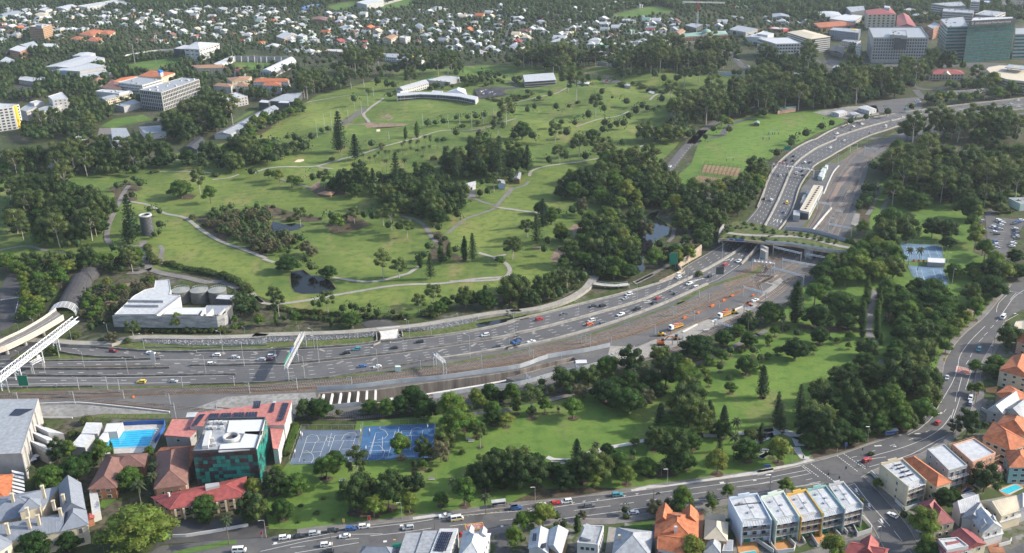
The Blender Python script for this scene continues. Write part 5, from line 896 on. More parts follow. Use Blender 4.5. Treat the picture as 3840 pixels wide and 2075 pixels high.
sh=MB();p=a+e*L_*.075+nn*.62;[sh.bar((*(p+e*x),H1+1.2),(*(p+e*x),H1+4.8),.5)for x in(-1,0,1)];b.extra('sign_emblem',sh,Va)
for q,h,lb in(('14:1680,38 1845,62 2012,58 1970,18','14:1685,42 1662,168','tall pale hospital wing at the top right corner'),('14:1790,112 2085,132 2095,92 1800,85',34,'pale flat hospital roof behind the green tower'),('14:2062,20 2150,22 2155,-30 2070,-30',46,'slim pale lift tower behind the green tower'),('14:2100,140 2300,160 2400,120 2200,100',30,'pale hospital roof crowded with plant')):simple('hospital_wing',lb,'hospital wing',q,h,Vg,Vc,win=W(4,2.4,1.5,3.6,band=True,m=.4),plant=7)
b=simple('cottage_hospital','cream two-storey building with arched veranda under a bright red roof','villa','14:1660,718 2002,718 1962,682 1692,675','14:1660,718 1660,772',Vd,'red_roof','hip',3.5,over=.8,win=W(3.4,1.6,2.0,4,fm=Va),lm='the red-roofed cream villa');rf=roofmesh(G('14:1790,730 1870,730 1860,705 1800,705',b.h+.4),b.h+.3,Vo,3,0);b.extra('porch_gable',rf,Vd)
hp=G('14:2208,668 2260,715 2400,765 2700,800 2700,640 2335,632 2232,650',15);b=Bd('helipad_garage','broad round-ended car park with tan bands and a rooftop helipad','car park building',(hp,15),lm='the helipad car park');AVOID.append((hp,3));obj('wall',MB().prism(inset(hp,1),0,14),MATS[Ve],b.t)
for k in range(5):b.extra('deck_band',MB().prism(hp,k*3.1,k*3.1+1.5,bottom=True),Vq)
b.extra('roof_deck',MB().prism(inset(hp,.4),14,15),Vq);q=G('14:2390,652 2576,672 2620,640 2430,622',20);b.extra('helipad',MB().prism(q,19.2,20,bottom=True),'grey_roof');c=np.mean(q,0);xm=MB();ribbon(xm,[c-np.array([4,1]),c+np.array([4,1])],1.6,20.03,sm=False);ribbon(xm,[c-np.array([1,-4]),c+np.array([1,-4])],1.6,20.035,sm=False);b.extra('landing_cross',xm,'yellow_panel')
for x,y in((-8,-4),(8,-4),(8,4),(-8,4)):b.extra('helipad_leg',MB().bar((c[0]+x,c[1]+y,15),(c[0]+x,c[1]+y,19.2),.4),Vf)
for q,h,lb in(('14:715,1085 790,1102 868,1082 795,1062',3.5,'white site hut nearest the sports field'),('14:890,1092 928,1112 992,1106 950,1086',3,'small low white site hut between two larger huts'),('14:975,1042 1082,1072 1152,1056 1062,1022',3.8,'large white site office by the freeway car park')):simple('site_hut',lb,'site hut',q,h,Va,Vb,Vo,.8,win=W(4,1.6,1,3.5),group='white site huts by the sports field')
simple('change_rooms','long orange brick change rooms with a pale green roof beside the sports field','change rooms','14:198,1068 372,1045 372,1030 215,1045',4,'salmon_wall','green_roof',Vp,.5);simple('club_shed','small green-roofed open shed at the field corner','shed','13:2390,1185 2440,1195 2440,1175 2405,1170',3,'timber_wall','green_roof',Vo,.8);simple('nets_pavilion','pale green gabled pavilion beside the cricket nets','pavilion','23:1762,478 1825,500 1872,458 1822,425',4,Va,'green_roof',Vo,1.6)
rt=thing('flyover_wall','curved pale retaining wall of a flyover by the hospital trees','wall',(*G('14:2000,900')[0],0));wm_=MB();wall(wm_,G('14:1830,930 1900,920 2100,905 2250,885',0),1,0,5);obj('wall_face',wm_,MATS[Vg],rt)
for s,lb in(('13:2030,740 2200,745 2400,745 2576,745 14:0,745 200,748 400,750 730,750','long glazed busway screen with pale frames beside the golf course'),('13:880,640 960,650 1090,665','short glazed busway screen behind the upper lawn')):
 p=np.asarray(smooth(G(s),8));o=thing('busway_screen',lb,'screen',(*p[len(p)//2],0));AVOID.append((list(p+sideways(p)*3)+list(p-sideways(p)*3)[::-1],2))
 for a,c in zip(p[:-1],p[1:]):obj('screen_panel',wall(MB(),[a,c],.3,.2,6,sm=False),mat('frosted_screen',(.36,.39,.41),rough=.3,var=.15),o)
 fm=MB();[fm.bar((*a,0),(*a,6.4),.2)for a in p];wall(fm,p,.5,6,6.4,sm=False);obj('screen_frame',fm,wst,o)
simple('bus_depot','long white flat building beside the busway screen','depot','14:110,712 720,722 730,700 130,695',6,Va,Vb,parapet=.2);simple('bus_stop_roof','white folded canopy at the busway stop','canopy','14:725,660 800,672 810,650 740,640',6,Va,Vi,Vo,2)
b_,t_=U(*T('13',1840,300)),HT('13:1848,40 1840,300');cr=thing('tower_crane','white and red tower crane standing behind the domed building','crane',(b_[0],b_[1],0));m_=MB();x,y=b_[:2]
for sx,sy in((-1,-1),(1,-1),(1,1),(-1,1)):m_.bar((x+sx,y+sy,0),(x+sx,y+sy,t_-12),.28)
for k in range(int((t_-14)/3)):
 z=k*3
 for(ax,ay),(bx,by)in(((-1,-1),(1,-1)),((1,-1),(1,1)),((1,1),(-1,1)),((-1,1),(-1,-1))):m_.bar((x+ax,y+ay,z),(x+bx,y+by,z+3),.16)
obj('mast',m_,wst,cr);m_=MB()
for sx,sy in((-1,-1),(1,-1),(1,1),(-1,1)):m_.bar((x+sx,y+sy,t_-12),(x+sx*.6,y+sy*.6,t_+1),.4)
m_.box((x,y,t_-1),(4,3,3));obj('slewing_head',m_,MATS[Vr],cr);jb=MB()
for(u0,u1)in((-26,0),(0,44)):
 for oy,oz in((-.8,0),(.8,0),(0,1.6)):jb.bar((x+u0,y+oy,t_+2.2+oz-.05*u0),(x+u1,y+oy,t_+2.2+oz-.05*u1),.22)
 for u in range(u0,u1,3):jb.bar((x+u,y-.8,t_+2.2-.05*u),(x+u+1.5,y,t_+3.8-.05*u),.14);jb.bar((x+u+1.5,y,t_+3.8-.05*u),(x+u+3,y+.8,t_+2.2-.05*u),.14)
obj('jib',jb,wst,cr);obj('counterweight',MB().box((x-24,y,t_+1),(4,2,3)),MATS[Vg],cr);landmark('the tower crane',(x,y),t_/2)
st('far_sports_ground',sheet(MB(),G('13:1870,0 2470,0 2470,20 2330,75 2200,85 2100,40 1880,20'),.15,30),mat('sports_surface',(.16,.30,.20),var=.15,scale=.1));pm=MB()
for s in('13:1960,0 1990,15','13:2070,0 2090,40','13:2160,0 2200,85','13:2270,0 2300,30','13:2370,0 2385,30'):ribbon(pm,G(s),9,.2,sm=False)
st('red_run_ups',pm,mat('red_track',(.42,.13,.10),var=.15))
# == SUBURBAN HOUSES: kinds copied with their parts
HP=[]
def house_proto(i):
 rg=random.Random(i);L_,W_=((13,9),(11,10),(14,8),(10,8),(15,10),(12,9))[i];h_=(5.2,4.4,5.8,6.4,5.0,4.6)[i];wl,rf,wn=MB(),MB(),MB();q=[(-L_/2,-W_/2),(L_/2,-W_/2),(L_/2,W_/2),(-L_/2,W_/2)]
 wl.prism(q,0,h_);k=('hip','hip',Vo,Vo,'hip',Vo)[i];r=roofmesh(q,h_+.01,k,(2.6,3,2.6,2.4,2.4,3)[i],.6);rf.raw(r.v,r.f)
 if i in(0,2,4):
  q2=[(L_*.05,-W_/2-4),(L_*.42,-W_/2-4),(L_*.42,0),(L_*.05,0)];wl.prism(q2,0,h_-.3);r=roofmesh(q2,h_-.29,Vo,2,.5);rf.raw(r.v,r.f)
 if i in(1,3,5):q3=[(-L_/2,-W_/2-2.6),(L_/2,-W_/2-2.6),(L_/2,-W_/2),(-L_/2,-W_/2)];r=roofmesh(q3,h_-1.2,Vp,.9,.2);rf.raw(r.v,r.f);[wl.bar((x,-W_/2-2.4,0),(x,-W_/2-2.4,h_-1.2),.12)for x in np.linspace(-L_/2+.3,L_/2-.3,5)];wl.prism([(-L_/2,-W_/2-2.5),(L_/2,-W_/2-2.5),(L_/2,-W_/2),(-L_/2,-W_/2)],1.8,2.1,bottom=True)
 for x in np.arange(-L_/2+1.6,L_/2-1,2.6):
  for z in((1.0,3.2)if h_>5 else(1.9,)):wn.box((x,-W_/2-.02,z),(1.3,.14,1.3));wn.box((x,W_/2+.02,z),(1.3,.14,1.3))
 for y in np.arange(-W_/2+1.6,W_/2-1,2.8):wn.box((L_/2+.02,y,h_-2.2),(.14,1.3,1.3));wn.box((-L_/2-.02,y,h_-2.2),(.14,1.3,1.3))
 return wl.data('wall',MATS[Va]),rf.data('roof',MATS[Vb]),wn.data('windows',glass),L_
for i in range(6):HP.append(house_proto(i))
RC={'w':(Vb,'white-roofed'),'s':(Vc,'grey iron-roofed'),'r':('red_roof','red-roofed'),'o':(Vh,'orange tile-roofed'),'b':('brown_roof','brown-roofed'),'c':(Vq,'cream-roofed'),'g':('green_roof','pale green-roofed')}
HOUSES=[]
def house_at(p,wd,c,rot,rg,nm='house'):
 i=rg.randrange(6);wl,rf,wn,L_=HP[i];k=wd/L_;base='%s %s suburban %s'%(RC[c][1],'gabled' if i in(2,3,5)else 'hip-roofed',nm);wm_=rg.choice([Va,Va,Vd,Va,Vf,Vk if c in 'ob' else  Va,'mint_wall'])
 o=thing(nm,base,nm,(*p,0),'suburban '+nm+'s beyond the golf course',rot);o.scale=(k,k,max(.8,min(1.25,k)));auto(o,base)
 for pn,me,m_ in(('wall',wl,wm_),('roof',rf,RC[c][0]),('windows',wn,None)):
  q=bpy.data.objects.new(pn,me);place(q,o,'stuff' if pn=='windows' else None)
  if m_:q.material_slots[0].link='OBJECT';q.material_slots[0].material=MATS[m_]
 r=wd*.62;AVOID.append(([(p[0]-r,p[1]-r),(p[0]+r,p[1]-r),(p[0]+r,p[1]+r),(p[0]-r,p[1]+r)],.5));HOUSES.append(p)
HL=('11:1030,130,70,w 1000,165,90,w 1090,160,60,w 920,150,60,s 800,160,60,w 960,220,70,w 900,250,60,s 1040,220,60,s 600,290,110,w 700,285,80,w 800,280,90,s 560,350,80,s 475,215,50,w 550,210,50,w 1280,150,40,o 1390,190,60,w 1340,190,50,w 1200,190,70,w 1230,240,50,s 1520,200,80,w 1500,230,70,w 1580,240,60,s 1620,205,70,w 1650,180,50,w 1700,200,60,w 1730,220,70,s 1660,250,60,w 1550,250,60,w 1880,90,110,w 1820,130,90,w 1740,95,50,w 1700,90,40,c 1940,100,60,w 2130,100,90,s 2165,82,60,w 2400,75,60,w 2430,110,60,s 2370,105,60,w 2350,140,70,s 2310,155,60,c 2050,190,50,r 2020,230,60,w 2120,235,70,w 2170,218,60,w 2280,190,50,w 2250,230,50,w 2530,190,70,w 2520,240,70,w 2540,290,60,w 1960,270,50,w 1900,270,50,s 1950,330,60,s 1880,345,60,c 1840,325,60,w 2060,330,60,w 2110,280,60,w 2165,305,60,w 2250,325,60,b 2330,320,50,s 2400,330,70,w 2400,370,70,s 1660,350,70,b 1620,300,50,w 1740,410,70,g 1600,390,70,o 1550,392,50,w 1480,390,80,b 1905,350,60,r 2335,390,50,r 20,20,60,r 110,268,80,w 50,262,80,r 185,280,80,o 155,340,90,s 85,345,60,s 30,330,60,s 610,410,50,r 1320,380,60,b 1480,345,50,w 1700,270,50,w 1790,60,60,w 1290,95,40,w 1130,115,60,s 1420,150,50,w 1450,95,50,w 2450,30,50,w 2310,40,50,w ''12:170,90,70,s 150,130,80,w 205,112,60,w 95,180,50,w 90,225,50,w 80,290,50,w 72,315,40,w 200,200,70,o 325,190,60,w 285,212,60,w 430,295,40,w 180,290,40,s 720,140,70,w 745,165,60,c 800,185,60,r 862,188,70,w 955,180,70,w 935,208,70,s 990,225,50,w 1195,195,50,w 1285,190,60,s 1370,185,70,s 1025,250,50,w 1000,292,60,w 975,315,80,b 700,310,80,o 1090,310,80,s 1190,340,60,w 1120,272,110,o 1200,275,80,b 715,345,60,w 930,358,40,w 720,390,70,s 830,412,90,r 960,395,60,w 920,445,70,w 1070,398,80,r 1065,442,70,r 1200,392,60,s 1500,290,50,s 1655,345,90,s 1705,318,60,w 1775,312,70,s 1720,280,70,g 1890,315,60,s 1590,390,40,r 1700,402,90,w 590,390,100,s 190,445,120,w 80,410,90,o 330,475,50,s 400,478,60,s 460,450,50,s 545,492,80,w 625,502,80,c 960,560,90,w 1070,545,80,w 1890,162,60,w 1985,160,80,w 2095,158,80,w 2035,138,50,w 2190,158,80,o 2275,132,70,w 2295,165,60,c 2370,145,60,s 2375,182,50,w 2305,92,50,w 2350,104,50,w 2395,95,50,w 1810,205,60,w 1900,205,60,s 2110,220,60,s 2040,235,50,s 2255,212,60,s 2160,252,60,c 1960,285,90,w 2080,290,90,o 2190,297,60,s 2275,308,80,s 2360,278,70,w 2050,328,60,w 2070,366,90,w 2175,355,60,g 2280,362,60,g 2360,240,70,s 2100,405,90,w 2180,432,110,w 2250,402,80,w 2290,462,90,w 1900,450,70,w 1970,462,80,w 1950,392,60,s 2110,492,40,w 2350,502,70,s 2530,180,80,w 2550,130,60,w 2540,342,80,c 2500,372,60,s 2540,402,80,r 2530,445,90,w 60,130,50,w 380,250,50,c 1450,245,60,s 1330,320,100,s 880,330,50,s 1250,230,60,s 1560,180,50,w 2460,70,60,w 2480,230,50,s 2420,420,50,w ''13:870,12,70,w 945,18,60,w 1020,20,60,w 890,60,80,s 962,58,80,c 1035,45,80,w 1120,40,80,w 1230,38,60,r 120,75,60,w 195,92,70,w 255,82,70,w 150,112,90,w 215,122,70,s 165,145,90,w 125,182,90,w 95,205,70,w 365,180,60,r 330,205,80,w 405,118,70,w 388,145,60,s 350,230,60,s 262,245,60,s 315,258,60,w 240,285,100,w 320,285,80,w 180,312,110,b 150,340,100,c 85,362,80,c 190,362,90,c 100,400,90,r 80,432,80,w 170,430,80,w 120,462,100,w 180,530,100,w 645,270,90,w 588,292,80,s 685,258,60,w 605,318,80,c 835,282,60,w 795,296,70,w 768,325,80,w 855,315,80,w 755,215,50,w 812,210,60,w 862,222,60,w 930,192,90,w 950,242,100,w 1055,275,80,w 1105,232,70,w 1160,202,80,w 1212,195,60,s 1445,208,80,w 1405,235,70,w 1490,215,50,s 1522,255,50,s 520,342,110,w 515,368,120,w 500,400,130,w 520,435,130,w 545,470,90,r 580,495,110,w 480,500,90,w 870,352,90,b 855,390,110,w 820,425,110,w 905,440,90,g 960,455,80,g 1180,402,80,s 1265,405,80,s 1315,385,70,s 1385,290,80,r 1345,315,90,w 1385,345,80,s 1275,322,70,w 1130,482,140,g 1005,500,80,r 965,535,120,w 2000,225,60,o 2085,215,90,w 2040,262,80,w 1925,242,60,s 2200,160,50,w 2500,165,40,w 2520,205,60,s 650,60,60,s 700,30,50,w 20,60,60,w 30,150,60,w 2270,165,40,w ''14:75,160,40,s 92,202,50,w 170,195,60,s 235,205,80,w 390,222,70,s 460,210,60,s 20,290,50,o 290,215,40,w')
rg=random.Random(4);tl='00';n_h=0
for q in HL.split():
 if ':' in q:tl,q=q.split(':')
 x,y,wd,c=q.split(',');px,py=T(tl,float(x),float(y));g_=U(px,py,5);W_=min(24,float(wd)*K*depth(g_)/F*.95)
 house_at(g_[:2],W_,c,-.35+rg.choice([0,1.571])+rg.uniform(-.12,.12),rg);n_h+=1
SUB=np.array(G('00:0,0 2576,0 2060,95 1800,130 1620,150 1500,160 1200,160 900,150 760,150 560,110 430,112 270,145 120,160 0,180'))
for s in('11;48,18 90,12 130,13 160,16 190,6 258,6 258,42 230,40 190,39 150,36 125,26 90,26','12;0,6 40,14 80,16 130,16 120,45 90,44 50,44 0,42','12;170,12 258,8 13;35,6 90,18 90,42 30,44 12;240,47 180,44','13;90,18 130,18 155,20 150,40 100,42 60,48 65,26'):
 q=np.array(G(s));x0,y0=q.min(0);x1,y1=q.max(0)
 for _ in range(900):
  if n_h>=299:break
  p=np.array([rg.uniform(x0,x1),rg.uniform(y0,y1)])
  if not inside(p,q)[0]or any(np.hypot(*(p-h_))<24 for h_ in HOUSES):continue
  if any(inside(p,A)[0]for A,_ in AVOID if len(A)<60):continue
  house_at(p,rg.uniform(10,14),rg.choice('wwwwssswrcob'),-.35+rg.choice([0,1.571])+rg.uniform(-.1,.1),rg);n_h+=1
for s in('11:480,120 900,100 1300,90 1600,120 1900,60 2576,40 2576,420 2300,400 1900,390 1500,360 1250,260 900,300','12:0,60 700,120 1300,140 1300,450 900,440 500,440 0,420','12:1500,100 2576,60 13:350,40 900,30 1300,40 1500,400 1000,420 600,480 300,480 12:2400,470 1800,440','11:0,60 480,60 600,300 200,420 0,420','13:1300,180 1650,200 1650,330 1400,400'):
 q=np.array(G(s));x0,y0=q.min(0);x1,y1=q.max(0);k=0
 cd_=np.array([(rg.uniform(x0,x1),rg.uniform(y0,y1))for _ in range(500)]);ok=inside(cd_,q)
 for A,_ in AVOID:
  if 4<len(A)<60:ok&=~inside(cd_,A)
 for p in cd_[ok]:
  if n_h>570 or k>48:break
  if any(np.hypot(*(p-h_))<19 for h_ in HOUSES):continue
  house_at(p,rg.uniform(10,14),rg.choice('wwwsssswcsgb'),-.35+rg.choice([0,1.571])+rg.uniform(-.1,.1),rg,'cottage');n_h+=1;k+=1  # further fill houses, same shapes and widths as the suburban houses above
woods('00;0,-2 258,-2 206,10 180,13 162,15 150,16 120,16 90,15 76,15 56,11 43,12 27,15 12,16 0,19',{'bushy':5,'gum':3,'fig':2},8,1.22,40,4,jit=.35)
woods('00;205,-3 258,-3 258,6 230,6 216,2 206,6 198,4 196,0',{'bushy':5,'gum':3},13,.8,40,4)
woods('00;0,-3 76,-3 82,1 56,2 30,3 20,1 0,3',{'bushy':5,'gum':3},13,.75,41,4);woods('00;133,-3 172,-3 174,3 156,3 150,6 134,6 125,4',{'bushy':5,'gum':3},13,.75,42,4);woods('14;0,-6 168,-6 168,4 140,7 104,10 85,6 52,11 30,12 0,15',{'bushy':5,'gum':3},13,.72,43,4);woods('13;130,0 180,0 182,10 160,9 145,4',{'bushy':5},13,.75,44,4)
woods('00;12,16 27,14 45,12 76,15 76,24 60,26 35,27 12,25 0,24 0,19',{'bushy':4,'gum':3,'fig':1},11,1.0,45,3,keep=.8)
woods('00;-10,-3 268,-3 268,1 130,2 -10,1',{'bushy':5,'gum':3},13,.8,46,4)
# == COLLEGE, POOL AND COURTS (near left)
b=Bd('glass_tower','dark teal glass college building with a white roof and a round roof opening','college building',('41:1862,428 2476,398 2568,95 2005,108','41:1862,428 1925,745'),lm='the teal glass building');HG=HT('41:1862,428 1925,745');q=ccw(G('41:1862,428 2476,398 2568,95 2005,108',HG));b.q,b.h=q,HG;AVOID.append((q,2));obj('wall',MB().prism(inset(q,.25),0,HG),MATS[Ve],b.t);rg=random.Random(12);PM={}
for i in range(4):
 a,c=q[i],q[(i+1)%4];e=c-a;L_=np.linalg.norm(e);u=e/L_;nr=np.array([u[1],-u[0]])
 if nr@(-(a+c)/2)<0 and nr[0]<.3:continue
 nx,ny=int(L_/1.9),9;w_,h_=L_/nx,HG/ny
 for x in range(nx):
  for y in range(ny):
   if b.n>290:break
   side=nr[0]>.5;m_=rg.choices(['green_glass','teal_glass','dark_window_glass','brown_glass'],[3,9,2,0]if side else([3,4,3,0]if 4<x<nx-5 or y in(2,4)else[4,1,4,3]))[0]  # right face picks mostly brighter teal panels: its sunlight is painted into the colour
   if y==ny-1 and not side:m_='brown_glass' if rg.random()<.5 else 'dark_window_glass'
   if m_=='brown_glass':mat('brown_glass',(.05,.035,.032),.12,.3)
   k=(round(w_,2),round(h_,2),m_)
   if k not in PM:pmz=MB();pmz.box((0,0,-h_*.47),(w_*.94,.2,h_*.94));PM[k]=pmz.data('glass_panel',MATS[m_])
   p=a+u*w_*(x+.5)+nr*(.12+rg.uniform(0,.03));inst('glass_panel',PM[k],b.t,(*p,h_*(y+.5)),math.atan2(u[1],u[0]));b.n+=1
rb=MB();i_=inset(q,.5)
for k in range(4):A,B_,c,d=q[k],q[(k+1)%4],i_[(k+1)%4],i_[k];rb.raw([(*A,HG),(*B_,HG),(*B_,HG+1.2),(*A,HG+1.2),(*c,HG+.2),(*d,HG+.2),(*c,HG+1.2),(*d,HG+1.2)],[(0,1,2,3),(3,2,6,7),(7,6,4,5)],1)
rb.poly([(*v_,HG+.25)for v_ in i_]);b.extra('roof',rb,Vc).data.materials.append(MATS[Ve])
for s in('41:2215,110 2560,100 2530,250 2190,220','41:2370,215 2540,210 2480,380 2110,410 2130,340 2320,320'):b.extra('roof_deck',MB().prism(G(s,HG+.8),HG+.26,HG+.8),Vi)
c=G('41:2235,272',HG+1)[0];b.extra('roof_opening',MB().lathe((*c,HG+.25),[(3.6,0),(3.6,1.6),(2.9,1.6),(2.9,.06),(.05,.05)],24),Va);b.extra('shaft',MB().lathe((*c,HG+.25),[(2.88,.1),(.05,.12)],20),Ve)
for x,y in((2040,130),(2085,125),(2130,125),(2175,130),(2030,175),(2075,180),(2145,175),(2050,290),(2070,340),(2000,270)):p=G('41:%d,%d'%(x,y),HG+1)[0];b.extra('roof_unit',MB().box((*p,HG+.26),(1.6,1.3,1.4),.2),Va)
b.extra('plant_room',MB().prism(G('41:1985,215 2040,200 2010,350 1950,355',HG+2),HG+.26,HG+2),Va)
b=Bd('solar_hall','long salmon-roofed hall with rows of dark solar panels and a white end wall','hall',('41:1835,165 42:300,152 368,-72 31:1912,1348',10),lm='the solar-panelled hall');b.block('41:1835,165 42:300,152 368,-72 31:1912,1348',10,Va,'pink_roof',Vp,.6,over=.2)
for s in('41:1852,158 1900,158 1985,48 1930,50','41:1990,105 2105,100 2120,40 2030,42','41:2120,100 2225,95 2235,35 2140,38','41:2240,95 2350,92 2360,30 2255,34','41:2365,92 2480,80 2490,25 2375,30','42:0,-10 60,-14 75,-80 0,-76','42:150,30 195,25 210,-60 180,-58','42:235,110 290,105 345,-60 285,-62'):b.solar(s,10.75,4,5)
simple('salmon_block','salmon-roofed block with white truss frame beside the pool','college building','41:1600,262 1835,268 1990,108 1672,112',8,Vg,'pink_roof',Vp,.8,win=W(5,1.6,1.4));simple('salmon_annex','lower salmon-roofed annex with white walls near the hedge','college building','42:192,388 240,388 300,165 165,180',8,Va,'pink_roof',Vp,.6,over=.1);simple('plant_shed','small white plant box by the rail yard','shed','31:1795,1380 1905,1375 1915,1330 1810,1335',5,Va,Vb,parapet=.1)
simple('tiled_hall','bright orange hipped tile roof tucked beside the teal building','hall','41:1500,440 1830,560 1892,352 1560,372',7,Vk,Vh,'hip',2.5);b=simple('brown_hall','brown tiled L-shaped school hall with broad hipped roof','school hall','41:875,762 1112,752 1195,478 1035,462',6,Vj,'brown_roof','hip',3,over=1,win=W(4,2,1.6));b.block('41:1120,560 1385,545 1412,432 1062,452',6,Vj,'brown_roof','hip',2.4,over=.8)
b=simple('brown_long_hall','long brown tiled hall with a steep hipped end and column-lined side','school hall','41:1505,762 1792,725 1815,378 1535,418',8,Vk,'brown_roof','hip',4,over=.8,win=W(3,1,4,8));b.block('41:1500,812 1785,762 1792,728 1510,770',5,Vk,'pink_roof',Vp,.5)
b=simple('red_school_wing','long red-roofed brick school wing with banded windows along the street','school','41:1645,962 2378,832 2370,658 1478,850','41:2378,832 2382,940',Vk,'red_roof','hip',2.6,over=.6,win=W(3.2,1.9,1.2,3.0,fm=Vd),lm='the red-roofed school wing');b.extra('roof_vent_house',MB().prism(G('41:1985,765 2118,735 2115,705 1982,722',b.h+3.4),b.h+1,b.h+3.4),Vf);p=G('41:1632,830',b.h+2)[0];b.extra('flue',MB().bar((*p,b.h),(*p,b.h+3.2),.5,8),Va)
for k in range(9):f=(k+.5)/9;a,c=np.array(G('41:1650,968 2378,838',b.h));p=a+(c-a)*f;b.extra('pilaster',MB().box((p[0],p[1]-.35,0),(.8,.5,b.h-.3),math.atan2(*(c-a)[::-1])),Vd)
b=Bd('stone_school','old cream stone school with steep slate-grey roofs and many chimneys','school',('41:-60,1310 605,1172 655,1000 -60,1120',9),lm='the grey-roofed stone school')
b.block('41:-200,1330 600,1172 640,1010 -200,1150',9,'stone_wall','slate_roof',Vo,4,seams=24);b.block('41:600,1172 842,1112 822,985 640,1010',9,'stone_wall','slate_roof','hip',4.5,win=W(3.4,1.5,2.6,4.5,gm=Ve,fm=Va),over=.6);b.block('41:600,1015 820,970 775,718 575,740',9.5,'stone_wall','slate_roof',Vo,4.5,seams=14);b.block('41:-200,1130 380,1000 575,745 -160,880',8.8,'stone_wall','slate_roof','hip',4,over=.2);b.block('41:190,990 380,940 385,870 265,880',13,'stone_wall','slate_roof','hip',3,z0=8);b.block('41:-100,1440 112,1300 60,1200 -200,1300',9,'stone_wall','slate_roof','hip',4,win=W(3,1.4,2.2,4.4,gm=Ve))
b.block('41:410,1235 610,1190 600,1170 400,1215',4.5,'timber_wall','grey_roof',Vp,.8,over=.3)
for x,y,k in((405,745,6),(110,820,4),(605,830,3),(510,890,3),(255,958,3),(575,965,4),(360,1028,4),(265,1055,4),(60,1110,4)):z=13.5;p=G('41:%d,%d'%(x,y),z+k*.55)[0];ch=MB().box((*p,z-2.5),(1.1,1.0,k*.55+2.5),.2);ch.box((*p,z+k*.55),(1.4,1.3,.35),.2);b.extra('chimney',ch,'stone_wall')
b=Bd('assembly_hall','big modern hall with a huge pale flat roof carrying solar panels','hall',('41:0,436 205,428 372,-100 31:60,1285','41:205,428 268,690'),lm='the pale flat-roofed hall');b.block('41:-260,445 205,428 372,-100 -100,-95',13,Vg,Vc,parapet=.2);b.solar('31:90,1360 195,1362 325,1298 150,1298',13.3,9,3)
for k in range(6):p=np.array(G('41:%d,%d'%(212+k*26,425-k*80),13)[0]);b.extra('column',MB().bar((*p,0),(*p,13),.45,6),'pale_concrete')
for k,(x,y)in enumerate(((265,330),(270,240),(285,165))):
 P=G('41:%d,%d %d,%d %d,%d %d,%d'%(x,y,x+150,y+5,x+330-40*(2-k),y+70,x+190,y+95),6);simple('folded_wing',('nearest','middle','farthest')[k]+' of three folded concrete wings beside the pale flat hall','college building',P,6,Vg,Vb,Vp,2.2,over=.1,group='folded concrete wings')
b=Bd('shade_sails','stack of white sail panels stepping down beside an orange roof','shade sails',('41:110,600 235,600 235,830 110,830',6))
for k in range(7):P=G('41:%d,%d %d,%d %d,%d %d,%d'%(112+k,590+k*37,228+k*2,612+k*37,232+k*2,636+k*37,116+k,612+k*37),6);b.extra('sail_panel',MB().prism(P,5.7,[6.2,5.8,5.8,6.2],bottom=True),Vi)
simple('orange_villa','orange-roofed block cut by the left edge','school hall','41:-200,905 85,890 118,630 -200,640',7,Vk,Vh,'hip',3);simple('covered_walk','long narrow white-roofed walkway beside the stone school','walkway roof','41:890,1018 968,985 935,768 860,782',4,Va,Vb,parapet=.1);simple('covered_way','small red-roofed link beside the giant fig','walkway roof','41:835,1075 905,1050 900,1020 835,1035',3.5,Vj,'red_roof',Vo,.8)
for x,y in((270,380),(350,385),(310,470),(335,440)):p=G('41:%d,%d'%(x,y),3)[0];u=thing('umbrella','white square umbrella in the courtyard beside the folded wings','umbrella',(*p,0),'white courtyard umbrellas');obj('pole',MB().bar((*p,0),(*p,3),.07),wst,u);obj('canopy',MB().lathe((*p,2.3),[(2.2,0),(.05,.9)],4),MATS[Vi],u);AUTO.append((u,'white square courtyard umbrella'))
pd=st('pool_deck',sheet(MB(),G('41:840,440 1480,420 1600,150 1200,150 960,250'),.12),'pale_concrete');PQ=G('41:955,385 1440,365 1512,195 1070,222');AVOID.append((G('41:680,440 1480,440 1620,140 820,120'),2));landmark('the swimming pool',np.mean(PQ,0))
pw=thing('swimming_pool','bright turquoise lap pool with lane ropes beside striped stand roofs','swimming pool',(*np.mean(PQ,0),0));obj('water',sheet(MB(),PQ,.2),mat('pool_water',(.02,.36,.60),rough=.08,var=.12,scale=.4,spec=.5),pw);P=np.array(PQ)
rm=MB();wall(rm,PQ+[PQ[0]],.5,.1,.3,sm=False);obj('coping',rm,MATS[Va],pw)
for k in range(1,8):f=k/8;a,c=P[0]*(1-f)+P[3]*f,P[1]*(1-f)+P[2]*f;obj('lane_rope',wall(MB(),[a,c],.12,.2,.26,sm=False),MATS[Ve],pw)
for k in range(8):f=(k+.5)/8;p=P[1]*(1-f)+P[2]*f+np.array([.8,0]);obj('starting_block',MB().box((*p,.2),(.7,.7,.8)),MATS[Va],pw)
for s in('41:685,368 822,368 912,248 785,255','41:790,248 942,235 984,132 838,142'):b=simple('pool_stand',('nearer' if '685' in s else 'farther')+' green-striped roof of the swimming pool stand','grandstand',s,4.5,Vf,Vb,Vp,.8,over=.1);P=[np.array(v)for v in b.q];[b.extra('roof_stripe',MB().poly([(*(P[0]+(P[1]-P[0])*f),4.7)]*0 or[(*(P[0]+(P[1]-P[0])*f),5.35),(*(P[0]+(P[1]-P[0])*(f+.05)),5.35),(*(P[3]+(P[2]-P[3])*(f+.05)),5.35),(*(P[3]+(P[2]-P[3])*f),5.35)])or None,'green_roof')for f in()]
for s in('41:1002,225 1132,215 1188,130 1030,140','41:895,362 945,335 1045,225 995,228'):simple('pool_awning',('wide' if '1132' in s else 'narrow')+' white shade roof along the pool end','shade roof',s,4,Va,Vi,parapet=.1)
bw=MB();wall(bw,G('41:1195,160 1400,150 1595,142 1590,200 1500,330'),.3,.1,2.2,sm=False);lone('pool_wall',bw,MATS['blue_paint'],'dark blue wall round the far side of the swimming pool','wall')
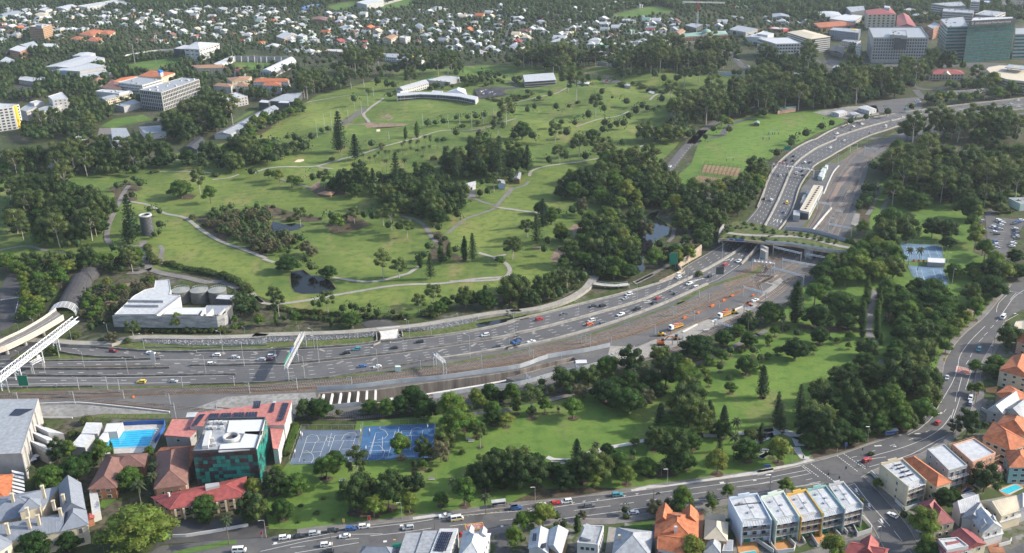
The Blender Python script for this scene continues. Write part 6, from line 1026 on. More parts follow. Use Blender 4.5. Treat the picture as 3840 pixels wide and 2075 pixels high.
lp=[(900,290,430),(1000,260,430),(1125,250,420),(1380,215,405)]
blue,blue2=mat('court_blue',(.038,.105,.215),var=.22,scale=.12),mat('court_grey_blue',(.092,.125,.175),var=.18,scale=.12);pale_blue=mat('court_pale_blue',(.105,.18,.26),var=.2,scale=.15)
def court(name,label,q,mt,lines,holes=None,fence_h=3.2,lm=None):
 P=G(q);o=thing(name,label,'sports court',(*np.mean(P,0),0));AVOID.append((P,1));AVOID.extend([([np.array(v)-np.array([0,k])for v in P],1)for k in(9,18,26)]);obj('surface',sheet(MB(),P,.16),mt,o);lm and landmark(lm,np.mean(P,0));mk=MB()
 for s in lines:ribbon(mk,G(s),.16,.2,sm=len(s.split())>8)
 obj('court_lines',mk,white,o,kind='stuff');fm=MB();c=smooth(P+[P[0]],5)if False else[p for a,e in zip(P,P[1:]+P[:1])for p in[np.array(a)+(np.array(e)-np.array(a))*i/8 for i in range(8)]]
 for p in c:fm.bar((*p,0),(*p,fence_h),.06)
 for z in(.3,fence_h):wall(fm,c+[c[0]],.07,z-.06,z,sm=False)
 obj('fence_posts',fm,MATS[Vf],o,kind='stuff');return o,P
def ring(t,x,y,rx,ry,n=16):return t+':'+' '.join('%.1f,%.1f'%(x+rx*math.cos(2*math.pi*k/n),y+ry*math.sin(2*math.pi*k/n))for k in range(n+1))
CG,PG=court('ball_courts','weathered grey-blue netball courts with white lines beside the hedge','42:352,540 1008,510 1040,205 470,205',blue2,['42:440,515 520,268 715,260 625,502 440,515','42:470,425 655,412','42:500,325 695,320','42:785,255 995,248 915,492 705,500 790,255','42:780,310 975,305','42:855,390 950,385','42:720,455 925,448','42:605,320 560,420','42:875,305 830,400',ring('42',742,297,36,22),'42:470,410 520,405 575,440 585,480 560,520','42:520,268 560,245 620,260 635,300 590,330','42:850,300 880,250 930,230 1000,235','42:755,235 725,360'],lm='the grey-blue courts')
CB,PB=court('ball_courts','bright blue netball courts with white lines behind the young trees','42:1010,505 1738,472 1762,142 1065,172',blue,['42:1100,500 1185,228 1372,215 1300,465 1125,468 1185,228','42:1125,325 1340,318','42:1120,405 1310,400','42:1250,270 1245,405','42:1455,262 1640,255','42:1435,212 1640,205 1600,380','42:1435,212 1385,400','42:1530,250 1515,400',ring('42',1405,245,34,20),'42:1215,190 1275,210 1300,250 1270,285 1200,300','42:1110,365 1220,350 1270,410 1250,470 1170,500','42:1510,260 1530,200 1580,180 1640,190','42:1408,175 1395,265','42:1510,380 1600,345'],lm='the bright blue courts')
def hoop(x,y,t='42'):p=G('%s:%d,%d'%(t,x,y))[0];o=thing('basketball_hoop','white basketball hoop and post on the blue courts','basketball hoop',(*p,0),'basketball hoops on the courts');obj('post',MB().bar((*p,.1),(*p,3.2),.12),MATS[Ve],o);obj('backboard',MB().box((p[0]+.4,p[1],2.9),(.15,1.9,1.2)),MATS[Va],o);obj('hoop',MB().lathe((p[0]+.85,p[1],3.05),[(.24,0),(.26,.05)],10),MATS[Vs],o);auto(o,'white basketball hoop on a dark post')
for x,y in((455,290),(470,305),(400,470),(1035,270),(970,440),(1120,265),(1085,435),(1680,225),(1660,395),(1600,395)):hoop(x,y)
for q,lb in(('24:1335,1010 1772,1035 1795,1160 1380,1190','pale blue tennis courts behind two palms'),('24:1450,1228 1790,1250 34:1845,105 1690,85 1500,20','pale blue tennis courts beside the tall wood')):
 L2=['24:1360,1040 1510,1050 1560,1160 1385,1160 1360,1040','24:1560,1050 1720,1065 1755,1150 1600,1165 1560,1050','24:1440,1045 1470,1160','24:1640,1058 1675,1158','24:1370,1100 1540,1105','24:1580,1110 1740,1110']if '1335' in q else['24:1480,1255 1580,1262 1620,1391','24:1630,1268 1770,1275 34:1800,80','24:1530,1260 1560,1370','24:1700,1272 1740,1391','24:1500,1320 1600,1325','24:1650,1330 1790,1335']
 court('tennis_courts',lb,q,pale_blue,L2,lm='the '+lb.split(' behind')[0].split(' beside')[0]if '1335' in q else None)
simple('tennis_awning','long white awning beside the tennis courts','awning','24:1642,1195 1815,1205 1818,1160 1645,1150',3,Vg,Vi,parapet=.1)
for k,x in enumerate((1512,1560,1607,1648,1690,1728,1770,1802)):p=G('24:%d,%d'%(x,1190+k*3))[0];o=lone('courtside_chair',MB().box((*p,.1),(1.2,1.0,.5)).box((p[0],p[1]+.45,.6),(1.2,.2,.8)),MATS[Vr],'red courtside seat','seat',group='red seats along the tennis courts');auto(o,'red courtside seat')
cn=thing('cricket_nets','double row of brown cricket pitches under dark net cages','cricket nets',(*G('23:2000,350')[0],0));NQ=(G('23:1880,330 2230,370 2270,290 1910,255'),G('23:1780,420 2130,480 2190,400 1850,360'));landmark('the cricket nets',G('23:2000,350')[0])
cl=mat('pitch_clay',(.25,.16,.085),var=.25,scale=.5);netm=mat('dark_net',(.05,.055,.05))
for q,n in((NQ[0],9),(NQ[1],11)):
 P=[np.array(v)for v in q];nm=MB()
 for k in range(n):
  f0,f1=(k+.05)/n,(k+.9)/n;obj('pitch',sheet(MB(),[P[0]+(P[1]-P[0])*f0,P[0]+(P[1]-P[0])*f1,P[3]+(P[2]-P[3])*f1,P[3]+(P[2]-P[3])*f0],.2),cl,cn)
  a,c=P[0]+(P[1]-P[0])*k/n,P[3]+(P[2]-P[3])*k/n
  for z in(1,2,3.4):nm.bar((*a,z),(*c,z),.05)
  for f in np.linspace(0,1,5):p=a+(c-a)*f;nm.bar((*p,0),(*p,3.5),.06)
 for z in(1,2.2,3.5):
  for a,c in zip(P,P[1:]+P[:1]):nm.bar((*a,z),(*c,z),.06)
 obj('net_cage',nm,netm,cn,kind='stuff');AVOID.append((q,2))
# == STREET HOUSES (near, bottom)
def verandah(b,q,lv,mt='timber_wall'):
 a,c=np.array(q[0]),np.array(q[1]);e=(c-a)/np.linalg.norm(c-a);n=np.array([e[1],-e[0]])
 for z in lv:
  b.extra('balcony_floor',MB().prism([a,c,c+n*1.8,a+n*1.8],z-.25,z,bottom=True),Va);rm=MB();[rm.bar((*(p+n*1.7),z+zz),(*(r_+n*1.7),z+zz),.06)for zz in(.5,1.0)for p,r_ in((a,c),)];[rm.bar((*(a+(c-a)*f+n*1.7),z),(*(a+(c-a)*f+n*1.7),z+1.05),.05)for f in np.linspace(0,1,9)];o=b.extra('balustrade',rm,mt);o['kind']='stuff'
 for f in(0,.33,.67,1):p=a+(c-a)*f+n*1.7;b.extra('post',MB().bar((*p,0),(*p,lv[-1]+2.6),.09),Ve)
 me=winmesh(1.8,2.3,Va,'dark_window_glass')
 for z in lv:
  for f in(.18,.5,.82):p=a+(c-a)*f+n*.02;inst('door',me,b.t,(*p,z+1.2),math.atan2(e[1],e[0]))
 for f in(.25,.7):p=a+(c-a)*f;b.extra('garage_door',MB().box((p[0],p[1],0),(2.6,.3,2.3),math.atan2(e[1],e[0])),'green_sign')
def terrace(lb,q,wl,h=10,front='0-1',rf=Vb,gable=0):
 b=Bd('terrace_house',lb,'terrace house',(q,h),'terrace houses along the street');P=ccw(G(q,h));b.block(P,h,wl,rf,parapet=0,over=0);b.extra('roof_sheet',roofmesh(inset(P,.5),h+.25,Vo,.25,0),rf)
 i=min(range(4),key=lambda k:((np.array(P[k])+P[(k+1)%4])/2)[1]);a,c=P[i],P[(i+1)%4];e=(c-a)/np.linalg.norm(c-a);n=np.array([e[1],-e[0]])
 verandah(b,(a,c),(3.4,6.6));rm=roofmesh([a+n*2.1,c+n*2.1,c,a],h-1.0,Vp,.9,0,10);b.extra('verandah_roof',rm,rf)
 for s,t in((a,P[i-1]),(c,P[(i+2)%4])):w_=MB();wall(w_,[s+n*2.0,np.array(t)-n*.3],.35,0 if s is a else .01,h+1.0,sm=False);b.extra('party_wall',w_,wl)
 d0,d1=P[(i+2)%4],P[i-1];pw_=MB();wall(pw_,[d0,d1],.5,h,h+1.4,sm=False);m_=(d0+d1)/2;pw_.box((*m_,h+1.4),(np.linalg.norm(d1-d0)*.4,.5,.8),math.atan2(*(d1-d0)[::-1]));b.extra('street_parapet',pw_,wl)
 b.windows(P,0,h,dx=5,w=1,hh=1.5,fl=3.2,fm=Va);b.q,b.h=P,h
 for f,g_ in((.3,.75),(.6,.5),(.4,.3)):p=P[0]*(1-f)*(1-g_)+P[1]*f*(1-g_)+P[3]*(1-f)*g_+P[2]*f*g_;b.extra('skylight',MB().box((*p,h+.4),(1.2,.9,.5),.4),Vc)
 return b
b=terrace('white terrace house with dark roof decks at the left end of the row','43:2262,1085 2540,1060 2422,838 2150,880','pale_blue_wall',lm if False else 10);b.block('43:2205,935 2460,905 2445,900 2200,925',10.4,Ve,'dark_roof',parapet=0,avoid=False);landmark('the terrace row',G('44:500,900')[0])  # white walls painted pale blue for the bluish shade on them
terrace('pale mint terrace house second in the row under a white roof','44:165,1070 382,1030 252,815 32,872','mint_wall');terrace('ochre-yellow terrace house in the middle of the row','44:402,1040 605,1000 470,800 282,848','ochre_wall');terrace('teal-fronted terrace house beside the ochre one','44:612,995 806,950 662,760 480,800','teal_wall');terrace('white corner terrace house with garden at the side street','44:816,960 988,912 832,725 690,752',Va)
b=terrace('cream corner house with four strips of solar panels on a white roof','44:1422,742 1592,682 1402,498 1192,545',Vd,9.5);landmark('the solar-roofed cream house',G('44:1400,700')[0])
for s in('44:1325,550 1400,535 1390,525 1315,542','44:1350,585 1435,562 1425,552 1340,572','44:1385,622 1475,598 1465,585 1378,608','44:1375,670 1515,632 1505,620 1368,655'):b.solar(s,10.2,7,1)
simple('long_house','long house under an orange tiled hipped roof beside the cream corner house','house','44:1732,745 1868,702 1512,455 1390,490',8.5,Vd,Vh,'hip',2.6,over=.5,win=W(3,1.3,1.4,3.4));b=simple('grey_house','tall grey rendered house with a ribbed white roof and rear balconies','house','44:1850,602 2030,550 1802,345 1640,392',9.5,Vf,Vb,parapet=.5,win=W(4,1,1.5,3.2));verandah(b,(b.q[0],b.q[1]),(3.3,6.5))
b=simple('scaffolded_house','white flat-roofed house wrapped in timber scaffolding','house','44:2080,522 2302,432 2092,288 1885,350',9.5,'salmon_wall',Vb,parapet=.6,win=W(4,1,1.5));sm_=MB();P=[np.array(v)for v in inset(b.q,-1.4)]
for z in(2.5,5,7.5,9.5):
 for a,c in zip(P,P[1:]+P[:1]):sm_.bar((*a,z),(*c,z),.12)
for a,c in zip(P,P[1:]+P[:1]):
 for f in np.linspace(0,1,7):p=a+(c-a)*f;sm_.bar((*p,0),(*p,10.5),.08)
o=b.extra('scaffolding',sm_,'deck_timber');o['kind']='stuff';b.block('44:2240,640 2372,590 2300,540 2190,580',6,Vk,'pink_roof',Vo,1.2);b.block('44:2060,590 2150,560 2100,520 2030,545',6,'teal_wall','red_roof',Vo,1)
b=Bd('orange_flats','large block of flats under sprawling orange tiled roofs','flats',('44:2180,282 2440,392 2600,300 2290,130',9),lm='the orange-roofed flats');b.block('44:2180,282 2440,395 2640,330 2290,120',9,Vd,Vh,'hip',4,win=W(3.4,2,1.4,3));b.block('44:2290,170 2600,260 2650,110 2400,58',9.5,Vd,Vh,'hip',3.5);b.block('44:2440,560 2640,560 2640,390 2400,400',8,'teal_wall',Vh,'hip',3,win=W(3,2,1.4,3))
simple('corner_flats','cream flats with a red-orange hipped tile roof above the curving street','flats','34:2340,925 2640,1010 2640,800 2480,782',8.5,Vd,Vh,'hip',3,win=W(3.4,1.5,1.4,3.2),lm='the cream flats');simple('brick_villa','orange-roofed villa tucked behind a white gabled house','house','34:2310,1150 2480,1290 2640,1180 2430,1070',6,Vk,Vh,'hip',2.5);simple('brick_house','brick house behind a tree at the right edge','house','34:2510,640 2640,690 2640,560 2540,545',7,'salmon_wall',Vh,'hip',2.5,win=W(3,1.5,1.3));simple('garage','low white garage at the street bend','garage','34:2470,510 2576,540 2576,450 2500,455',4,Va,Vq,parapet=.3)
b=simple('gabled_house','grey-walled gabled house with white and grey roof slopes at the bend','house','34:2225,1310 2370,1345 2530,1235 2445,1150',6,Vf,Vb,Vo,3.5,seams=12,win=W(3,1.2,1.4));b.block('34:2370,1300 2560,1391 2640,1290 2500,1230',6,Vf,Vc,Vo,3,seams=10)
b=simple('maroon_villa','fancy maroon-roofed villa with curved verandah roofs','house','44:1720,1120 1900,1085 1700,885 1555,915',6.5,Vd,'maroon_roof','hip',4,win=W(3,1.2,1.5));b.block('44:1560,1050 1720,1130 1700,1060 1580,990',4,Vd,'maroon_roof',Vp,1.2);b.block('44:1620,950 1700,990 1740,940 1660,910',8.5,Vd,'maroon_roof',Vo,2.4,z0=6)
b=simple('white_gabled_house','white weatherboard house with twin dormers and grey-white gables','house','44:2180,1190 2360,1145 2235,1000 2070,1050',6.5,Va,Vb,Vo,3.6,seams=12,win=W(3,1.2,1.5));b.block('44:1965,1000 2150,950 2080,850 1895,920',6.5,Va,Vb,Vo,3.6,seams=12);b.block('44:1980,1050 2180,1080 2220,1010 2070,915',6.3,Va,Vc,Vo,2.6,seams=10);b.block('44:2195,1250 2370,1200 2345,1150 2180,1190',4,Va,Vb,Vp,.6)
for x,y in((2170,1110),(2260,1075)):P=G('44:%d,%d %d,%d %d,%d %d,%d'%(x,y+20,x+50,y+8,x+35,y-30,x-15,y-18),8.5);b.block(P,8.6,Va,Vc,Vo,1.3,.2,z0=6.5,avoid=False)
b=simple('cream_gabled_house','cream gabled house with three dormers and a pale roof','house','44:2360,1030 2525,975 2440,838 2165,890',6.5,Vd,Vq,Vo,3.4,seams=12,win=W(3,1.2,1.4));b.block('44:2350,1090 2540,1035 2520,975 2345,1035',4,Vd,Vb,Vp,.6);simple('edge_house','grey-roofed house at the right edge below the cyan pool','house','44:2470,1010 2640,950 2640,840 2470,870',5.5,Vf,'grey_roof',Vo,2)
simple('pool_house','small white flat outbuilding above the white gabled house','outbuilding','44:2000,870 2145,850 2080,800 1965,830',3.5,Va,Vc,parapet=.1);b=simple('maroon_corner_house','maroon-roofed corner house with a square white roof terrace','house','44:1800,1420 2080,1340 1950,1240 1735,1258',6,Va,'maroon_roof','hip',1.5,win=W(3,1.2,1.4));b.block('44:1830,1370 2040,1330 1930,1245 1745,1262',7.2,Va,Vb,z0=6);simple('maroon_back_house','maroon gabled house behind the white roof terrace','house','44:2010,1352 2205,1300 2052,1175 1870,1212',6,Vd,'maroon_roof',Vo,2,win=W(3,1.2,1.4));b=simple('red_gabled_house','red-roofed house with crossing gables at the bottom edge','house','44:830,1420 1180,1480 1262,1352 970,1290',5.5,Va,'red_roof',Vo,3);b.block('44:970,1400 1150,1430 1165,1300 1010,1275',5.6,Va,'red_roof',Vo,3.4)
b=simple('orange_house','grand orange-tiled house with two street gables and hipped wings','house','43:1440,1245 1835,1300 1838,1010 1462,1000',7.5,Va,Vh,'hip',3.6,over=.7,win=W(3,1.4,1.4),lm='the orange-tiled house')
for q,k in(('43:1450,1090 1565,1100 1592,990 1475,955',3),('43:1705,1080 1830,1090 1832,990 1712,985',3),('43:1465,1345 1700,1391 1720,1240 1480,1220',3),('43:1740,1330 1838,1330 1838,1265 1760,1262',2)):b.block(q,7.6,Va,Vh,Vo,k,.5)
b.block('43:1465,1420 1600,1440 1610,1330 1470,1310',5.5,Va,'pink_roof',Vp,.8);p=G('43:1650,1030',11)[0];b.extra('chimney',MB().box((*p,8),(2.2,1,3.6)),Vj);p=G('43:1632,1150',11)[0];b.extra('chimney',MB().box((*p,8),(1.1,1.1,3.8)),Va)
b=simple('hipped_house','wide grey and white hip-roofed house with a cream chimney','house','43:1020,1420 1375,1420 1412,1185 1068,1148',6.5,Va,Vc,'hip',4,seams=0);p=G('43:1088,1215',9.5)[0];b.extra('chimney',MB().box((*p,6),(.9,.9,3.5)),Vd)
b=simple('cottage','weathered grey-roofed cottage with stacked gables beside the brick drive','cottage','43:1915,1250 2125,1272 2132,1095 1928,1068',5.5,Vk,Vq,'hip',3,win=W(3,1.3,1.2));b.block('43:1910,1380 2060,1391 2060,1285 1960,1265',4.5,Vk,Vc,'hip',2.4);b.block('43:2080,1370 2185,1372 2190,1265 2110,1260',4,Va,Vc,parapet=.1);b.block('43:1930,1060 2100,1075 2090,1035 1960,1020',4,Vd,Vq,Vo,1.6)
b=simple('modern_house','white modern box house with a raised grey roof light','house','43:680,1295 882,1315 938,1132 745,1122',8,Va,Vc,parapet=.4,win=W(1.8,1.5,1.6,4));b.block('43:725,1240 815,1255 850,1135 775,1122',9,Va,Vc,Vp,.6,z0=8,avoid=False)
b=simple('duplex','pair of grey-white houses with scattered solar panels and a brick gable','house','43:215,1345 395,1391 420,1180 240,1180',6.5,Va,Vb,Vo,2.2,seams=12,win=W(3,1.2,1.4));b.block('43:395,1320 520,1400 592,1300 588,1178 410,1172'.replace(' 592,1300',''),6.5,Vk,Vb,Vo,2.5,seams=12);b.solar('43:245,1270 285,1275 290,1200 255,1200',8,2,3);b.solar('43:315,1345 375,1345 385,1290 340,1300',8.2,4,2)
for k,(q,rf,lb)in enumerate((('42:1400,1420 1560,1420 1632,1192 1472,1205',Vc,'grey ribbed skillion house left of the pair'),('42:1560,1420 1700,1420 1792,1172 1640,1185',Vc,'grey ribbed skillion house in the middle of three'),('42:1700,1420 1890,1420 1978,1150 1802,1165',Vb,'white skillion house with a large solar array'))):b=simple('skillion_house',lb,'house',q,8.5,Va,rf,Vp,.5,over=0,seams=16,win=W(3,1.2,1.4))
b.solar('42:1745,1365 1860,1372 1930,1188 1815,1182',9.3,6,7);b=simple('white_villa','all-white house with hipped roof and small dormers at the street corner','house','42:1985,1440 2190,1440 2285,1205 2035,1182',7.5,Va,Vb,'hip',3.2,win=W(3,1.1,1.4));b.block('42:2060,1200 2120,1210 2125,1155 2085,1150',9,Va,Vb,Vo,1.5,z0=7,avoid=False);b.block('42:2180,1215 2245,1222 2250,1170 2200,1165',9,Va,Vb,Vo,1.5,z0=7,avoid=False)
simple('slate_house','slate-grey hip-roofed house cut by the bottom edge','house','42:1010,1440 1350,1440 1365,1348 1062,1332',6,Va,'slate_roof','hip',3);simple('bus_awning','green flat awning over the footpath','awning','42:1340,1342 1432,1340 1442,1292 1345,1302',3.5,Va,'green_sign',parapet=0)
for s,h_ in(('44:105,1235 140,1330 190,1391',1.4),('44:255,1215 365,1330 350,1375 200,1391',1.6),('44:390,1195 460,1300',1.6),('44:495,1190 580,1330 800,1270 800,1240 700,1135',1.6),('44:800,1130 870,1215',1.8),('44:900,1100 965,1230 1100,1190 1100,1160 1000,1045',2),('44:1095,620 1260,780 1330,870',1.6),('44:1330,890 1420,985 1570,935',1.8),('44:1465,1050 1540,1180 1600,1200',1.4),('43:2355,1240 2576,1391',1.8),('44:2330,1330 2440,1300 2450,1270',1.5),('44:2000,680 2140,770',1.6),('34:2165,1310 2290,1391',1.6),('41:1590,1240 1650,1240 1800,1235 2080,1190 2400,1130',1.4)):
 m_=MB();wall(m_,G(s),.35,0,h_,sm=False);auto(lone('garden_wall',m_,MATS[Va],'low white rendered garden wall','garden wall',group='white garden walls'),'low white rendered garden wall')
for nm,s,mt in(('courtyard','44:125,1240 250,1215 350,1330 200,1391',Vm),('courtyard','44:505,1190 590,1170 690,1260 580,1300',Vm),('courtyard','44:640,1150 710,1140 790,1240 720,1250',Vm),('driveway','44:300,1230 390,1195 480,1290 400,1340',Vl),('driveway','44:720,1130 800,1130 870,1215 820,1240',Vl),('garden_lawn','44:920,1110 1040,1090 1080,1150 985,1180','park_grass'),('pool_terrace','44:1370,910 1560,840 1600,880 1440,980',Vm),('pool_terrace','44:1870,730 2020,690 2110,780 1960,825',Vm),('pool_terrace','44:2310,780 2500,710 2576,760 2410,850',Vm),('brick_drive','43:1835,1290 1890,1290 1905,985 1850,990',Vj),('garden_lawn','43:1110,1140 1220,1120 1400,1085 1410,1170 1250,1160','park_grass'),('driveway','43:985,1140 1065,1150 1010,1391 950,1391','path_concrete'),('pool_terrace','43:2200,1200 2400,1230 2440,1391 2240,1391',Vm),('driveway','43:2390,1260 2576,1250 44:60,1330 43:2576,1391',Vl),('footway','44:1080,640 1250,790 1330,880 1240,870',Vl),('garden_lawn','41:960,950 1000,830 1150,810 1150,850 1010,960','park_grass'),('garden_lawn','44:2290,720 2480,640 2500,680 2320,770','park_grass'),('paved_yard','34:2200,1100 2330,1080 2300,1150 2210,1140',Vm),('brick_yard','44:2200,1290 2330,1270 2400,1391 2250,1391',Vj)):st(nm,sheet(MB(),G(s),.18),nm and mt)
for s,c,lb in(('44:1392,942 1570,885 1592,900 1440,965',(.10,.36,.38),'narrow teal garden pool behind the solar-roofed house'),('44:2335,790 2492,728 2562,765 2422,828',(.04,.42,.52),'bright cyan garden pool at the right edge'),('44:1975,800 2030,755 2092,780 1995,818',(.01,.05,.16),'dark blue plunge pool beside a timber deck'),('43:2255,1391 2400,1370 2430,1420 2270,1440',(.06,.34,.36),'teal garden pool at the bottom edge below the terraces')):
 P=G(s);o=thing('garden_pool',lb,'swimming pool',(*np.mean(P,0),0));obj('water',sheet(MB(),P,.26),mat('pool_'+lb[:8],c,rough=.08,var=.1),o);m_=MB();wall(m_,P+[P[0]],.5,.15,.3,sm=False);obj('coping',m_,MATS['pale_concrete'],o);AVOID.append((P,1))
simple('transformer','pale green kiosk box beside the freeway','kiosk','32:1368,895 1425,895 1420,882 1372,882',3,'mint_wall','mint_wall',parapet=0);hedge=thing('hedge','long clipped hedge between the white hall and the grey-blue courts','hedge',(*G('42:380,320')[0],0));hm=MB();P=np.asarray(smooth(G('42:335,440 370,330 420,190'),1.5));rn=np.random.RandomState(3)
for p in P:lv=p+rn.normal(0,.8,(60,2));leaves(hm,np.c_[lv,rn.uniform(.3,3.2,60)],rn.normal(0,.3,(60,3))+np.array([0,0,.8]),.6,.6)
wall(hm,P,2.6,0,2.8,sm=False);obj('foliage',hm,MATS['shade_leaves'],hedge)
# == TUNNEL PLANT, BUSWAY, TOWER, LAND BRIDGE
b=Bd('pumping_station','white-roofed industrial plant wrapped in a perforated steel screen beside three tanks','industrial building',('31:1100,392 1490,390 1745,205 1290,205','31:1500,395 1505,545'),lm='the white-roofed plant');h_=HT('31:1500,395 1505,545')
b.block('31:1105,390 1488,388 1740,203 1640,195 1652,150 1635,52 1500,62 1490,130 1400,150 1290,212',h_-.6,Va,Vb,parapet=.4);b.block('31:1575,388 1905,388 1985,322 1645,322',h_-1.6,Va,Vi,parapet=.2)
b.block('31:1930,388 2090,392 2235,300 2000,300',h_*.45,Vf,'grey_roof',parapet=.3);b.block('31:1488,388 1515,392 1745,215 1735,205',h_,Va,Vc,parapet=0)
for s in('31:1240,258 1578,262','31:1200,305 1535,308'):m_=MB();wall(m_,G(s,h_),.8,h_-.5,h_+.9,sm=False);b.extra('roof_duct',m_,Vc)
for s in('31:1990,390 2055,325','31:2120,388 2170,322','31:1935,388 1975,325'):m_=MB();wall(m_,G(s,h_),.5,h_*.4,h_-.3,sm=False);b.extra('bay_wall',m_,Va)
scr=mat('perforated_screen',(.16,.165,.17),rough=.5,var=.5,scale=.3,col2=(.36,.36,.36),stretch=(.5,.5,1.8),detail=6);P=smooth(G('31:1082,395 1500,402 1900,402 2090,404 2160,385 2232,302',h_),4);n_=len(P)
for k in range(5):z0,z1=2.6+(h_-2.6)*k/5+.06,2.6+(h_-2.6)*(k+1)/5;m_=MB();[wall(m_,[P[i]*.985+P[i+1]*.015,P[i+1]],.18,z0,z1,sm=False)for i in range(n_-1)];o=b.extra('screen_panel',m_,scr);o['kind']='stuff'
m_=MB();wall(m_,np.array(P)+np.array([0,1.5]),.4,0,h_-.5,sm=False);b.extra('wall',m_,Ve)
for k,x in enumerate((1742,1922,2097)):
 c=G('31:%d,150'%x,7.5)[0];r=np.linalg.norm(np.subtract(*G('31:%d,150 %d,150'%(x-83,x+83),7.5)))/2;t=thing('storage_tank',('left','middle','right')[k]+' of three round grey tanks behind the white-roofed plant','tank',(*c,0),'round grey tanks behind the plant');AVOID.append((list(c+r*np.array([[math.cos(a),math.sin(a)]for a in np.arange(0,6.3,.8)])),1))
 obj('shell',MB().lathe((*c,0),[(r,0),(r,7.5)],28),mat('tank_steel',(.11,.115,.11),.5),t);obj('lid',MB().lathe((*c,7.5),[(r+.15,-.1),(r+.15,.15),(.05,.9)],28),mat('tank_lid',(.22,.225,.21),.6),t);m_=MB();R_=[(c[0]+r*math.cos(a),c[1]+r*math.sin(a))for a in np.linspace(0,2.6,12)];[m_.bar((*p,7.5),(*p,8.7),.06)for p in R_];wall(m_,R_,.1,8.6,8.75,sm=False);obj('railing',m_,galv,t)
simple('switch_shed','dark shed with a white overhanging roof beside the right tank','shed','31:2078,235 2222,245 2265,198 2110,192',6,Ve,Vb,parapet=.1)
tv=MB();cl=np.asarray(smooth(G('31:622,330 680,230 740,130 790,20 21:850,1330 850,1280',2),3));sn=sideways(cl);wv=np.interp(np.linspace(0,1,len(cl)),(0,.5,1),(7.5,8,7));ringz=[[(*(p+s*w_*math.cos(a)),5*math.sin(a))for a in np.linspace(0,math.pi,11)]for p,s,w_ in zip(cl,sn,wv)]
for A,B_ in zip(ringz[:-1],ringz[1:]):
 for i in range(10):tv.poly([A[i],A[i+1],B_[i+1],B_[i]])
o=lone('tunnel_vault',tv,mat('vault_shingle',(.05,.048,.05),.85,.35,scale=.5,stretch=(1,1,3)),'dark curving vaulted roof of the busway tunnel among scrub','tunnel roof',(*cl[8],0));landmark('the dark tunnel vault',cl[10],5);AVOID.append((list(cl+sn*9)+list(cl-sn*9)[::-1],1))
pr=thing('portal_ribs','white steel arched ribs over the busway tunnel mouth','portal frame',(*cl[0],0));d=cl[0]-cl[3];d/=np.linalg.norm(d)
for k in range(6):c=cl[0]+d*(k*1.7);m_=MB();L_=[(*(c+sn[0]*8.2*math.cos(a)),.3+6.4*math.sin(a))for a in np.linspace(0,math.pi,13)];[m_.bar(p,q,.2,5)for p,q in zip(L_[:-1],L_[1:])];obj('rib',m_,wst,pr)
m_=MB();[m_.bar((*(cl[0]+sn[0]*8.2*math.cos(a)),.3+6.4*math.sin(a)),(*(cl[0]+d*8.5+sn[0]*8.2*math.cos(a)),.3+6.4*math.sin(a)),.1)for a in np.linspace(.3,2.8,9)];o=obj('purlins',m_,wst,pr,kind='stuff')
vd=thing('busway_viaduct','cream concrete busway viaduct curving down from the tunnel mouth','viaduct',(*G('31:200,640',5)[0],0));LE,RE_=resample(smooth(G('31:-60,690 60,625 180,570 300,505 430,425 540,345',5.5)),30),resample(smooth(G('31:-60,745 60,705 200,640 340,570 480,490 612,410',5.5)),30);landmark('the busway viaduct',LE[15],5)
m_=MB();m_.raw([(*p,5.5)for p in LE]+[(*p,5.5)for p in RE_]+[(*p,4.2)for p in LE]+[(*p,4.2)for p in RE_],[(i,i+1,31+i,30+i)for i in range(29)]+[(60+i,90+i,91+i,61+i)for i in range(29)]);obj('deck',m_,MATS[Vl],vd)
for c in(LE,RE_):m_=MB();wall(m_,c,.5,3.6,7.0,sm=False);obj('parapet',m_,mat('viaduct_concrete',(.44,.40,.34),var=.15),vd)
m_=MB();ribbon(m_,(LE+RE_)/2,.25,5.55,sm=False);obj('lane_line',m_,white,vd)
for i in(4,11,19):p=(LE[i]*.3+RE_[i]*.7);obj('pier',MB().bar((*p,0),(*p,4.2),1.0,10),MATS[Vg],vd)
br=thing('truss_bridge','long white steel truss footbridge crossing the freeway at the left edge','footbridge',(*G('31:380,700',8)[0],0));a,c=G('31:-30,1035 735,445',8);a,c=np.array(a),np.array(c);e=(c-a)/np.linalg.norm(c-a);n=np.array([-e[1],e[0]])*1.7;L_=np.linalg.norm(c-a);landmark('the white truss bridge',(a+c)/2,8)
obj('deck',MB().prism([a-n,c-n,c+n,a+n],7.6,7.9,bottom=True),MATS[Va],br)
for s in(-1,1):
 m_=MB()
 for z in(7.7,10.4):m_.bar((*(a+n*s),z),(*(c+n*s),z),.3)
 k=0
 while k+3<L_:p,q,r_=a+n*s+e*k,a+n*s+e*(k+1.5),a+n*s+e*(k+3);m_.bar((*p,7.7),(*q,10.4),.14);m_.bar((*q,10.4),(*r_,7.7),.14);k+=3
 obj('side_truss',m_,wst,br)
m_=MB();[m_.bar((*(a-n+e*k),10.4),(*(a+n+e*k),10.4),.12)for k in np.arange(0,L_,3)];obj('cross_bars',m_,wst,br,kind='stuff')
for f in(.06,.22,.49,.7):
 m_=MB();p=a+(c-a)*f
 for s in(-1,1):m_.bar((*(p+n*s*1.1),0),(*(p+n*s),7.6),.28);m_.bar((*(p+n*s),2),(*(p-n*s),5.5),.14)
 obj('pier',m_,wst,br)
g0=G('21:1437,940')[0];ht=HT('21:1393,740 1437,940');r=np.linalg.norm(np.subtract(*G('21:1340,735 1447,735',ht)))/2;vt=thing('ventilation_tower','tall grey hollow tower wrapped in a dark diamond lattice','tower',(*g0,0));landmark('the lattice tower',g0,5)
